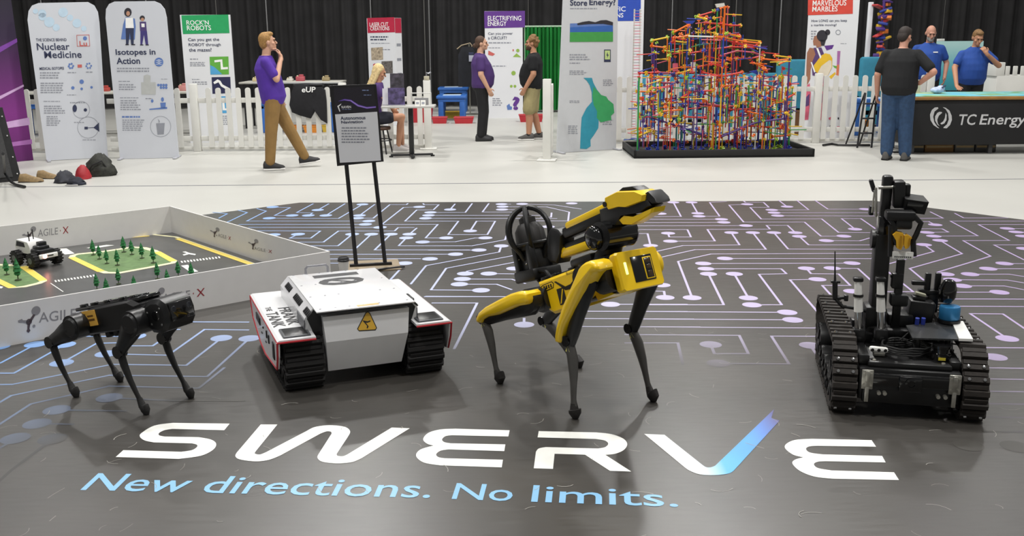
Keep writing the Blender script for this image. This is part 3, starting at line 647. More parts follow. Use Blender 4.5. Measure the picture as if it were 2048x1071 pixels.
def add_track(root, x0, x1, circles, nlug, lug, belt_m, lug_m, wheels, wheel_m, th=.012, bolt_m=None):
    out = loop_points(circles); inn = loop_points([(y, z, r-th) for y, z, r in circles])
    out = [p for p, a in resample(out, 90)]; inn = [p for p, a in resample(inn, 90)]
    b = MB(); rings = [[(x0, *o), (x1, *o), (x1, *i), (x0, *i)] for o, i in zip(out, inn)]
    b.loft(rings, closed=True); t = renorm(b.build('track_belt', belt_m, root))
    L = MB(); w = x1-x0
    L.box((0, 0, lug[1]/2-.003), (w*1.04, lug[0], lug[1]+.004), top=(.96, .6)); L.box((0, lug[0]*.75, lug[1]*.22), (w*.9, lug[0]*.5, lug[1]*.5))
    if bolt_m is None: me = L.mesh('track_lug', 30)
    else: me = L.mesh('track_lug', 30)
    me.materials.append(lug_m)
    bolts = None
    if bolt_m is not None:
        B2 = MB()
        for sx in (-.3, .3): B2.lathe([(.0001, lug[1]+.006), (.007, lug[1]+.005), (.009, lug[1]-.002)], 10, I4((w*sx, 0, 0)))
        bolts = B2.mesh('lug_bolts'); bolts.materials.append(bolt_m)
    pts = [p for p, a in resample(loop_points(circles), nlug)]
    for i, ((y, z), a) in enumerate(resample(loop_points(circles), nlug)):
        o = link(bpy.data.objects.new('track_lug', me), t, ((x0+x1)/2, y, z), (a+math.pi, 0, 0))
        if bolts is not None and i % 3 == 0: link(bpy.data.objects.new('lug_bolts', bolts), t, ((x0+x1)/2, y, z), (a+math.pi, 0, 0))
    for y, z, r in wheels:
        b = MB(); b.lathe([(r*.25, -.5*w*.9), (r*.98, -.5*w*.88), (r, -.4*w), (r, .4*w), (r*.98, .44*w), (r*.25, .45*w)], 24, I4(((x0+x1)/2, y, z), (0, math.pi/2, 0)))
        for k in range(6):
            a = 2*math.pi*k/6
            for sx in (-1, 1): b.box(((x0+x1)/2+sx*w*.452, y+r*.55*math.cos(a), z+r*.55*math.sin(a)), (.012, r*.8, r*.22), (a, 0, 0))
        b.build('road_wheel', wheel_m, root)
    return t
def tank():
    A, B = G(600, 785, MAT_Z), G(850, 750, MAT_Z); P = Panel(A, B)
    root = thing('tracked_robot', 'low white tracked robot with red trim and hand-lettered FRANK THE TANK on its fender', 'robot', (A.x, A.y, MAT_Z), P.rot)
    wh = mat('tank_white', 'dfdfe0', .32, var=.02, coat=.3); wh2 = wh; red = mat('tank_red', 'b3202c', .35); bk = mat('tank_black', '151516', .45, var=.15); rub = mat('tank_rubber', '191818', .75, var=.2, scale=25, bump=.3); ink = mat('tank_ink', '2a2a2c', .5); grey = mat('tank_grey', '8d8d92', .4, .3)
    def hl(px, py, z): q = P.loc(G(px, py, z+MAT_Z)); return (q.x, q.y)
    cx, LEN = .342, .93
    # --- tracks
    circ = [(.115, .115, .115), (.80, .115, .115), (.86, .2, .06), (.10, .19, .08)]
    for x0, x1 in ((-.062, .128), (.556, .746)):
        add_track(root, x0, x1, circ, 44, (.030, .016), rub, rub, [(.115, .115, .095), (.28, .085, .07), (.42, .085, .07), (.56, .085, .07), (.79, .115, .095)], bk)
    # --- hull between the tracks
    def sect(y, pts): return [(x, y, z) for x, z in pts]
    b = MB()
    b.loft([sect(.10, [(.14, .10), (.545, .10), (.545, .365), (.14, .365)]), sect(.92, [(.14, .10), (.545, .10), (.545, .365), (.14, .365)])]); renorm(b.build('hull', wh, root, smooth=0))
    # folded front plate
    b = MB(); fr = [(.13, .568, .0, .372), (.138, .553, -.022, .248), (.150, .528, .03, .082)]
    vs = []
    for xl, xr, y, z in fr: vs += [(xl, y, z), (xr, y, z)]
    bk_ = [(.14, .11, .372), (.56, .11, .372), (.145, .11, .248), (.55, .11, .248), (.155, .11, .082), (.53, .11, .082)]
    b.add(vs+bk_, [(0, 1, 3, 2), (2, 3, 5, 4), (0, 2, 8, 6), (2, 4, 10, 8), (1, 7, 9, 3), (3, 9, 11, 5), (4, 5, 11, 10), (0, 6, 7, 1)]); fp = renorm(b.build('front_plate', wh, root, smooth=0))
    # warning triangle on the upper half of the plate
    n0 = Vector((0, -.124, -.022)).normalized()
    def plate(px, py, e):
        # intersect with the upper plane through (y 0, z .372) and (y -.022, z .248)
        d = Vector(ray(px, py)); o = Vector((0, 0, CAM_H)); p0 = P.A+Vector((0, 0, .372+MAT_Z)); nn = (P.n*(-.124)+Vector((0, 0, .022))).normalized()
        t = (p0-o).dot(nn)/d.dot(nn); q = P.loc(o+d*t); q.z -= MAT_Z; q += Vector((0, nn.dot(P.n), nn.z))*e; return q
    def deco(name, pts, m, e): k = MB(); k.add([plate(*p, e) for p in pts], [tuple(range(len(pts)))]); return k.build(name, m, fp, smooth=0)
    deco('warning_triangle_rim', [(731, 624), (736, 622), (740, 625), (754, 655), (751, 660), (718, 662), (714, 657)], ink, .0012)
    deco('warning_triangle', [(732, 626), (736, 624), (739, 627), (752, 655), (750, 658), (718, 660), (716, 657)], mat('warning_yellow', 'dcae3c', .45), .002)
    deco('warning_zigzag', [(725, 640), (735, 642), (740, 640), (741, 642), (734, 645), (731, 644), (737, 652), (735, 656), (733, 656), (734, 651), (727, 643)], ink, .003)
    # --- bonnet: flat deck, sloped cheeks
    b = MB(); y0, y1 = -.012, .80
    top = [(.098, .400), (.592, .400)]; cheek = [(.055, .352), (.633, .352)]; low = [(.055, .285), (.633, .285)]
    prof = [(low[0]), (low[1]), (cheek[1]), (top[1]), (top[0]), (cheek[0])]
    b.loft([sect(y0+.085, prof), sect(y1, prof)]); bo = renorm(b.build('bonnet', wh, root, smooth=0))
    b = MB(); b.loft([sect(y0+.082, [(x*.96+cx*.04, z) for x, z in [(.09, .26)]+[(.6, .26)]+prof[2:]]), sect(y0+.084, [(x*.96+cx*.04, z) for x, z in [(.09, .26)]+[(.6, .26)]+prof[2:]])]); renorm(b.build('bonnet_recess', bk, bo, smooth=0))
    b = MB(); b.rbox((.346, y0+.39, .403), (.495, .80, .008), .003); deck = b.build('deck_plate', wh, bo)
    b = MB(); b.box((.346, y0+.004, .392), (.47, .03, .01)); b.build('front_seam', bk, bo)
    b = MB(); b.rbox((.36, y0+.02, .4075), (.11, .03, .002), .0008); b.build('tan_label', mat('tan_label', 'cdb27c', .5), deck)
    # slots on the cheeks
    sl = math.atan2(.055, .053)
    for s, xx in ((-1, .0765), (1, .614)):
        for yy, L in ((.10, .13), (.36, .18), (.64, .14)):
            b = MB(); b.rbox((0, 0, 0), (.034, L, .008), .003)
            for k in range(int(L/.03)): b.rbox((0, -L/2+.018+k*.03, .004), (.028, .012, .004), .001)
            b.build('vent_slot', bk, bo, loc=(xx, yy, .3765), rot=(0, s*sl, 0))
    scr = MB(); scr.lathe([(.0001, .002), (.005, .0015), (.006, 0)], 8); sme = scr.mesh('screw'); sme.materials.append(grey)
    for x in (.125, .20, .27, .34, .42, .49, .565):
        for y in (.02, .27, .52, .77):
            if random.random() < .75: link(bpy.data.objects.new('screw', sme), deck, (x, y, .407))
    # "10" stencilled on the deck, read from its left side
    a = hl(672, 578, .407)
    def flat(txt, x0, x1, yr, yf, z, m, par, bold=.01): return text_part(txt, 'lettering', m, par, lambda u, v: (x0+(x1-x0)*v, yr+(yf-yr)*u, z), bold)
    flat('1', .22, .47, .72, .655, .4078, ink, deck, .02); flat('0', .22, .47, .62, .46, .4078, ink, deck, .03)
    b = MB(); b.add([(.25, .595, .408), (.27, .61, .408), (.44, .49, .408), (.42, .475, .408)], [(0, 1, 2, 3)]); b.build('zero_slash', ink, deck, smooth=0)
    b = MB(); b.tube([(.20, .80, .40), (.20, .80, .432), (.212, .80, .445), (.313, .80, .445), (.325, .80, .432), (.325, .80, .40)], .007, 8); b.build('grab_handle', grey, bo)
    b = MB(); b.tube([(.64, .19, .30), (.64, .19, .335), (.65, .22, .35), (.65, .31, .35), (.64, .34, .335), (.64, .34, .30)], .011, 8); b.build('side_handle', bk, bo)
    # --- fenders: top sheet with square lamp, outer skirt with red edge
    for s in (0, 1):
        X = lambda x: x if s == 0 else 2*cx-x
        xo, xi = X(-.098), X(.088)
        b = MB(); zt = .287
        sec = [(xo, zt-.012), (xi, zt-.012), (xi, zt), (xo+(.012 if s == 0 else -.012), zt), (xo, zt-.006)]
        b.loft([sect(-.03, sec), sect(LEN, sec)]); fo = renorm(b.build('fender', wh, root, smooth=0))
        rim = MB(); rim.tube([(xi, -.032, zt-.012), (xo, -.032, zt-.012), (xo, LEN, zt-.012)], .005, 6); rim.build('red_trim', red, fo)
        sk = [(-.03, zt-.01), (-.012, .20), (.03, .125), (.42, .085), (.60, .10), (.86, .17), (LEN, zt-.01)]
        w = .012 if s == 0 else -.012
        b = MB(); b.add([(xo, y, z) for y, z in sk]+[(xo+w, y, z) for y, z in sk], [tuple(range(7)), tuple(range(13, 6, -1))]+[(i, (i+1) % 7, 7+(i+1) % 7, 7+i) for i in range(7)]); so = renorm(b.build('side_skirt', wh, root, smooth=0))
        k = MB(); k.tube([(xo, y, z) for y, z in sk], .005, 6); k.build('red_trim', red, so)
        for yy, zz, sy, sz in ((.10, .20, .05, .085), (.62, .225, .14, .04), (.25, .215, .018, .045), (.32, .222, .018, .04), (.44, .225, .012, .012), (.36, .17, .03, .006), (.5, .18, .03, .006)):
            k = MB(); k.rbox((xo-(.002 if s == 0 else -.002), yy, zz), (.008, sy, sz), .003); k.build('side_slot', bk, so)
        lx = (xo+xi)/2+(.008 if s == 0 else -.008)
        k = MB(); k.rbox((lx, .07, zt+.003), (.135, .15, .012), .014); lo = k.build('lamp_frame', mat('lamp_rim', '4d4f52', .4), fo)
        k = MB(); k.rbox((lx, .07, zt+.0075), (.112, .126, .006), .012); k.build('lamp_glass', mat('lamp_black_glass', '08090a', .35), lo)
        k = MB(); k.box((X(.0555)-(.002 if s == 0 else -.002), .17, .318), (.004, .20, .055)); k.build('mesh_grille', mat('grille_grey', '6f7074', .5, .4, var=.4, scale=140), bo)
    zt = .2885
    flat('FRANK', -.002, .062, .56, .215, zt, ink, root, .02); flat('TANK', -.078, -.016, .49, .20, zt, ink, root, .02); flat('THE', -.065, -.035, .60, .52, zt, ink, root, .01)
    flat('FRANK', .655, .71, .56, .30, zt, ink, root, .01)
tank()
# ================================================================ yellow four-legged robot with arm
def z0_(ox, oy, s): return lambda x, y: (ox+x/s, oy+y/s)
def spot():
    A, B = G(1000, 766, MAT_Z), G(1150, 836, MAT_Z); P = Panel(A, B)
    root = thing('quadruped_robot', 'yellow and black four-legged robot with a folded gripper arm and caged sensor tower', 'robot', (A.x, A.y, MAT_Z), P.rot)
    Y = mat('spot_yellow', 'f6cb12', .34, var=.03, coat=.25); bk = mat('spot_black', '101011', .42, var=.15, scale=8); gl = mat('spot_gloss_black', '0e0e0f', .14, var=.1, coat=.5); gy = mat('spot_leg_grey', '4a4845', .45, var=.12, scale=10); rub = mat('spot_rubber', '23201e', .65, bump=.2, scale=70); dk = mat('spot_dark', '272524', .6, var=.2)
    def uv(px, py, off): s, z = P.uv(px, py, off); return Vector((s, off, z-MAT_Z))
    YC = .215
    sl = math.atan2(.42, 1)
    T = Matrix.Translation((.445, YC, .572)) @ Matrix.Rotation(-sl, 4, 'Y')
    Ti = T.inverted()
    # trunk core
    b = MB(); prof_solid(b, [(-.30, -.045), (-.26, -.078), (.26, -.082), (.315, -.06), (.315, .06), (.28, .078), (-.27, .078), (-.31, .03)], .095, T, .08); renorm(b.build('trunk', bk, root, smooth=30))
    # yellow flanks (thick shells following the trunk)
    for s in (-1, 1):
        b = MB(); pr = [(-.235, .075), (.16, .082), (.20, .03), (.165, -.045), (.05, -.085), (-.17, -.092), (-.225, -.055)]
        n = len(pr); c = (-.03, -.01)
        r0 = [(x, s*.09, z) for x, z in pr]; r1 = [(x, s*.122, z) for x, z in pr]; r2 = [((x-c[0])*.93+c[0], s*.134, (z-c[1])*.86+c[1]) for x, z in pr]
        b.loft([r0, r1, r2], T); fo = renorm(b.build('flank_cover', Y, root, smooth=30))
        def dc(name, pts, m, y=.1352, par=fo):
            k = MB(); k.add([(x, s*y, z) for x, z in pts], [tuple(range(len(pts)))], T); return k.build(name, m, par, smooth=0)
        dc('sticker', [(-.10, .015), (-.045, .015), (-.045, -.062), (-.10, -.062)], dk); dc('sticker_flash', [(-.058, .008), (-.05, .008), (-.085, -.055), (-.094, -.055)], Y, .136)
        dc('dark_wedge', [(-.105, .052), (-.09, .052), (-.03, .015), (.01, .018), (.11, .062), (.11, .052), (.02, -.005), (-.035, -.002)], bk)
        dc('vent_rim', [(-.225, .045), (-.195, .055), (-.12, .058), (-.108, .045), (-.12, .025), (-.195, .02)], bk)
        dc('vent_field', [(-.215, .043), (-.193, .051), (-.122, .054), (-.113, .044), (-.123, .029), (-.193, .025)], Y, .1358)
        for i in range(4): dc('vent_slot', [(-.192+i*.018, .048), (-.18+i*.018, .048), (-.18+i*.018, .03), (-.192+i*.018, .03)], bk, .1364)
        if s < 0:
            f = lambda u, v: tuple(T @ Vector((-.0+.20*u, -.1358, .058+.018*v)))
            text_part('Boston Dynamics', 'lettering', dk, fo, f, .0)
    b = MB(); b.rbox((-.02, 0, .084), (.50, .13, .014), .005, M=T)
    for x in (-.24, -.16, -.02, .06, .14): b.rbox((x, -.075, .088), (.04, .03, .016), .004, M=T); b.rbox((x, .075, .088), (.04, .03, .016), .004, M=T)
    b.rbox((.05, -.02, .108), (.16, .12, .045), .014, M=T); b.build('top_rail', bk, root)
    b = MB(); b.tube([T @ Vector((-.29+.0, -.05, .05)), T @ Vector((-.335, -.05, .10)), T @ Vector((-.30, -.05, .135)), T @ Vector((-.255, -.05, .12)), T @ Vector((-.235, -.05, .085))], .011, 8); b.build('rear_hoop', bk, root)
    # black waist joints and cables
    for x, y in ((-.225, -.1), (-.225, .1), (.24, -.1), (.24, .1)):
        b = MB(); b.cyl(T @ Vector((x-.05, y, -.01)), T @ Vector((x+.05, y, -.01)), .062, 18); b.build('hip_roll_motor', bk, root)
    b = MB(); b.tube([T @ Vector((.20, -.13, .045)), T @ Vector((.215, -.15, .02)), T @ Vector((.2, -.155, -.02)), T @ Vector((.215, -.14, -.05))], .005, 6); b.tube([T @ Vector((.26, -.13, .05)), T @ Vector((.24, -.145, .02)), T @ Vector((.245, -.145, -.02)), T @ Vector((.27, -.13, -.05))], .004, 6); b.build('cables', mat('spot_cable', '6a6a66', .4), root)
    b = MB(); pr = [(.12, -.055), (.20, -.05), (.25, -.08), (.13, -.088)]; prof_solid(b, pr, .10, T); renorm(b.build('belly_cover', Y, root))
    # front face: yellow box frame with dark camera window and status light
    b = MB(); FX = .345
    def ring(x, k, z=0): return [(x, y*k, zz*k+z) for y, zz in [(-.125, -.078), (-.115, -.088), (.115, -.088), (.125, -.078), (.125, .078), (.115, .088), (-.115, .088), (-.125, .078)]]
    b.loft([ring(.298, .97), ring(FX-.012, 1), ring(FX, .955)], T); ff = renorm(b.build('front_cover', Y, root, smooth=30))
    def face(name, c, sz, m, x=FX, r=.004): k = MB(); k.rbox((x, c[0], c[1]), (.006, *sz), r, M=T); return k.build(name, m, ff)
    face('camera_window', (.015, .0), (.125, .115), gl)
    face('status_light', (-.083, .012), (.014, .055), mat('status_green', 'cfe89a', .4, emit='d8ff8c', es=1.6))
    face('camera_rim', (.045, -.002), (.052, .10), Y, FX+.002); face('camera_rim_inner', (.045, -.002), (.042, .09), gl, FX+.0035)
    for z in (.030, .003): face('camera_lens', (.045, z), (.028, .020), mat('spot_lens', '3a2a12', .1, coat=.8), FX+.0055)
    face('camera_lens', (.045, -.029), (.028, .028), mat('spot_lens', '3a2a12', .1), FX+.0055)
    # --- legs
    def leg(hip, knee, foot, outer, cover=None):
        y = foot.y; so = -1 if outer < 0 else 1
        b = MB(); b.cyl((hip.x, hip.y-so*.09, hip.z), (hip.x, hip.y+so*.03, hip.z), .058, 20); b.build('hip_motor', bk, root)
        dirv = (knee-hip); L = dirv.length; d = dirv/L; fwd = Vector((0, 1, 0)).cross(d)
        if fwd.x > 0: fwd = -fwd                    # the yellow cover sits on the rear/top side of the thigh
        b = MB(); p = [hip.lerp(knee, t) for t in (-.12, .0, .25, .55, .85, 1.02, 1.08)]
        limb(b, [q-fwd*.012 for q in p], [.03, .058, .05, .04, .036, .03, .018], .62, 12); th = renorm(b.build('thigh', bk, root))
        # cover: half shell over the outside
        prof = [(-.16, .02), (-.10, .066), (.05, .074), (.3, .056), (.6, .045), (.9, .043), (1.03, .036), (1.08, .02)]
        rings = []
        for t, r in prof:
            c = hip.lerp(knee, t)
            rings.append([c+fwd*(r*math.cos(a)+.006)+Vector((0, so, 0))*(r*.62*math.sin(a)+.006) for a in [math.radians(g) for g in ((-80, -50, -20, 10, 40, 70, 100, 125) if so < 0 else (35, 50, 65, 80, 95, 110, 125, 140))]])
        if cover:
            pts, yo = cover; k = MB(); q = [uv(*p, yo) for p in pts]; n = len(q); c = sum(q, Vector())/n
            def rg(y, f): return [Vector(((p.x-c.x)*f+c.x, y, (p.z-c.z)*f+c.z)) if f != 1 else Vector((p.x, y, p.z)) for p in q]
            def ins(y, e):
                out = []
                for i in range(n):
                    t = (q[(i+1) % n]-q[i-1]); t.y = 0; t.normalize(); out.append(Vector((q[i].x+t.z*e, y, q[i].z-t.x*e)))
                return out
            sg = 1 if sum((q[i].x*q[(i+1) % n].z-q[(i+1) % n].x*q[i].z) for i in range(n)) < 0 else -1
            k.loft([ins(yo+.085, 0), ins(yo+.012, 0), ins(yo, .006*sg), ins(yo-.006, .014*sg)]); renorm(k.build('thigh_cover', Y, th, smooth=50))
        k = MB(); inner = [[q+(c2-q)*.25 for q in r] for r, c2 in zip(rings, [hip.lerp(knee, t) for t, _ in prof])]
        k.loft([r+list(reversed(i)) for r, i in zip(rings, inner)]); (renorm(k.build('thigh_cover', Y, th, smooth=50)) if not cover else None)
        b = MB(); b.cyl((knee.x, knee.y-.026, knee.z), (knee.x, knee.y+.026, knee.z), .025, 16); b.build('knee_joint', gl, th)
        v = foot-knee; dv = v.normalized(); nb = Vector((0, 1, 0)).cross(dv)
        if nb.x < 0: nb = -nb
        fr = (-.05, .06, .22, .42, .6, .75, .86); bow = (0, .004, .016, .014, .006, .0, .0); rs = (.018, .027, .031, .025, .018, .016, .020)
        b = MB(); limb(b, [knee.lerp(foot, t)+nb*k2 for t, k2 in zip(fr, bow)], rs, .7, 12); sh = renorm(b.build('shin', gy, root))
        # yellow warning triangle on the shin
        c = knee.lerp(foot, .10)+nb*.006; q = Vector((0, -1, 0)); e = dv; sx = nb
        k = MB(); k.add([c+q*.0185-e*.016, c+q*.0185+e*.012+sx*.015, c+q*.0185+e*.012-sx*.015], [(0, 1, 2)]); k.build('warning_triangle', mat('warn_pale_yellow', 'e2dd7a', .5), sh, smooth=0)
        k = MB(); f0 = foot+Vector((0, 0, .027))
        limb(k, [knee.lerp(foot, .80), knee.lerp(foot, .88), f0-dv*.016, f0, f0+Vector((.004, 0, -.0255))], [.016, .022, .032, .031, .015], .9, 12); renorm(k.build('foot', rub, root))
    z0 = Vector((0, 0, 0))
    def gl_(px, py): q = P.loc(G(px, py, MAT_Z)); q.z = 0; return q
    cr_ = z0_(840, 560, 3.938); rear = [cr_(*p) for p in ((450, 338), (440, 318), (440, 290), (460, 250), (500, 215), (600, 160), (700, 110), (760, 92), (815, 90), (838, 110), (845, 150), (840, 180), (820, 196), (760, 205), (690, 235), (600, 275), (520, 290), (485, 312), (472, 338))]
    cf_ = z0_(1060, 520, 5.948); front = [cf_(*p) for p in ((640, 30), (700, 8), (760, 20), (800, 65), (812, 110), (790, 140), (735, 152), (695, 190), (640, 280), (560, 440), (480, 610), (400, 780), (380, 830), (368, 900), (362, 975), (345, 988), (315, 985), (292, 962), (290, 900), (305, 800), (330, 700), (380, 540), (450, 380), (520, 220), (570, 100), (600, 60))]
    leg(uv(1064, 600, .03), uv(966, 634, .0), z0, -1, (rear, -.035))
    leg(uv(1172, 556, .03), uv(1138, 680, .0), gl_(1150, 836), -1, (front, -.035))
    fr = gl_(1306, 802); rr = gl_(1158, 734)
    leg(uv(1297, 548, .40), uv(1262, 655, fr.y-.01), fr, 1)
    leg(uv(1140, 575, .40), uv(1088, 640, rr.y), rr, 1)
    k = MB(); k.ell(uv(1302, 524, .44), (.075, .045, .062), (0, .5, 0)); k.build('hip_cover', Y, root)
    # --- arm (plane y = YC)
    sh = uv(1228, 468, YC); el = uv(1120, 488, YC); wr = uv(1222, 428, YC); tip = uv(1303, 409, YC); base = uv(1213, 525, YC)
    b = MB(); b.lathe([(.085, -.06), (.088, .0), (.07, .03), (.055, .06), (.052, .12)], 20, frame(base-Vector((0, 0, .01)), sh)); b.rbox(base+Vector((0, 0, .0)), (.16, .14, .06), .015, rot=(0, -sl, 0)); b.build('arm_base', bk, root)
    b = MB(); b.cyl(sh+Vector((.0, -.085, 0)), sh+Vector((.0, .085, 0)), .066, 24); b.ell(sh+Vector((0, .085, 0)), (.066, .03, .066)); b.build('shoulder_drum', gl, root)
    b = MB(); s2 = uv(1187, 476, YC-.09); b.cyl(s2+Vector((.0, .0, 0)), s2+Vector((0, .1, 0)), .056, 22); b.ell(s2, (.056, .025, .056)); b.build('shoulder_motor', gl, root)
    up0 = uv(1200, 480, YC); 
    # upper arm runs back to the elbow
    def bar(p0, p1, w, h, name, m, par=root, r=.016, up=(0, 1, 0)):
        L = (p1-p0).length; k = MB(); k.rbox((0, 0, L/2), (h, w, L), r, M=frame(p0, p1, (0, 1, 0)) @ Matrix.Rotation(math.pi/2, 4, 'Z') @ Matrix.Rotation(math.pi/2, 4, 'Z')); return k.build(name, m, par)
    e_lo = uv(1126, 506, YC); s_lo = uv(1196, 484, YC)
    bar(e_lo, s_lo, .072, .05, 'upper_arm', Y); bar(e_lo+Vector((.04, 0, .035)), s_lo+Vector((0, 0, .03)), .066, .04, 'upper_arm_back', bk)
    b = MB(); prof_solid(b, [(el.x+x, el.z+z) for x, z in [(-.045, -.075), (-.03, -.088), (.03, -.085), (.055, -.03), (.06, .06), (.03, .082), (-.02, .082), (-.045, .05)]], .045, None, .12, YC); renorm(b.build('elbow', bk, root))
    f0 = uv(1135, 466, YC); f1 = uv(1232, 424, YC)
    bar(f0, f1, .075, .055, 'forearm_core', bk); bar(f0+Vector((.02, 0, .034)), f1+Vector((0, 0, .034)), .074, .046, 'forearm_cover', Y)
    # gripper: wrist block, upper jaw, lower jaw
    d = (tip-wr).normalized(); up = Vector((0, 1, 0)).cross(d); up = -up if up.z < 0 else up
    def gp_(x, z, y=0): return wr+d*x+up*z+Vector((0, y, 0))
    def jaw(name, pts, hw, m, par=root, inset=.1):
        k = MB(); n = len(pts); cx = sum(p[0] for p in pts)/n; cz = sum(p[1] for p in pts)/n
        k.loft([[gp_((x-cx)*f+cx, (z-cz)*f+cz, y) for x, z in pts] for y, f in ((-hw, 1-inset), (-hw*.8, 1), (hw*.8, 1), (hw, 1-inset))]); return renorm(k.build(name, m, par, smooth=35))
    g = jaw('gripper_body', [(-.04, -.05), (.06, -.055), (.11, -.02), (.24, -.025), (.30, -.005), (.28, .03), (.05, .04), (-.03, .03)], .045, bk)
    jaw('gripper_top', [(.02, .045), (.03, .075), (.12, .088), (.24, .07), (.29, .045), (.275, .02), (.16, .01), (.11, .02), (.04, .018)], .055, Y, g)
    jaw('gripper_jaw', [(.08, -.035), (.10, -.058), (.16, -.068), (.30, -.035), (.315, -.015), (.18, -.035), (.12, -.02)], .04, Y, g)
    jaw('gripper_tip', [(.27, .05), (.30, .058), (.335, .02), (.34, .0), (.31, .0), (.29, .02)], .042, bk, g); jaw('gripper_ridge', [(.10, .085), (.14, .1), (.21, .092), (.24, .07)], .035, bk, g)
    k = MB(); k.cyl(gp_(.035, .045, -.06), gp_(.035, .045, .06), .012, 12); k.build('jaw_pivot', bk, g)
    # --- caged sensor tower on the back
    bs = uv(1077, 552, YC); tp = uv(1049, 413, YC); F = frame(bs, tp, (0, 1, 0)); Ht = (tp-bs).length
    b = MB(); b.rbox((0, 0, .012), (.17, .18, .06), .012, M=F)
    for a in range(4):
        x, y = (.058*(1 if a in (0, 3) else -1), .062*(1 if a < 2 else -1)); b.rbox((x, y, .085), (.036, .036, .16), .006, M=F)
    b.rbox((0, 0, .09), (.115, .12, .13), .008, M=F); b.build('tower', bk, root)
    k = MB()
    for a in range(5): k.ell(F @ Vector((.05*math.cos(a*1.3), -.068, .04+.03*a)), (.005, .005, .005), n=8, k=5)
    k.build('tower_screws', mat('screw_bright', 'c8c8c8', .3, .9), root)
    b = MB(); b.lathe([(.03, .12), (.072, .14), (.078, .18), (.074, .235), (.052, .268), (.042, .272), (.042, .297), (.022, .308), (.001, .309)], 18, F); b.build('sensor_bulb', dk, root)
    R = .12; zc = Ht-R*1.05
    ringb = MB(); ringb.tube([F @ Vector((.088*math.cos(t), .088*math.sin(t), .165)) for t in [2*math.pi*i/28 for i in range(28)]], .009, 8, closed=True); ringb.build('cage_ring', bk, root)
    for a in range(6):
        t = a*math.pi/3+.35; pts = [F @ Vector((.058*math.cos(t), .058*math.sin(t), .09)), F @ Vector((.075*math.cos(t), .075*math.sin(t), .13))]
        for i in range(12):
            g_ = math.radians(-42+132*i/11); pts.append(F @ Vector((R*math.cos(g_)*math.cos(t), R*math.cos(g_)*math.sin(t), zc+R*math.sin(g_))))
        k = MB(); k.tube(pts, .0125, 8); k.build('cage_bar', bk, root)
spot()
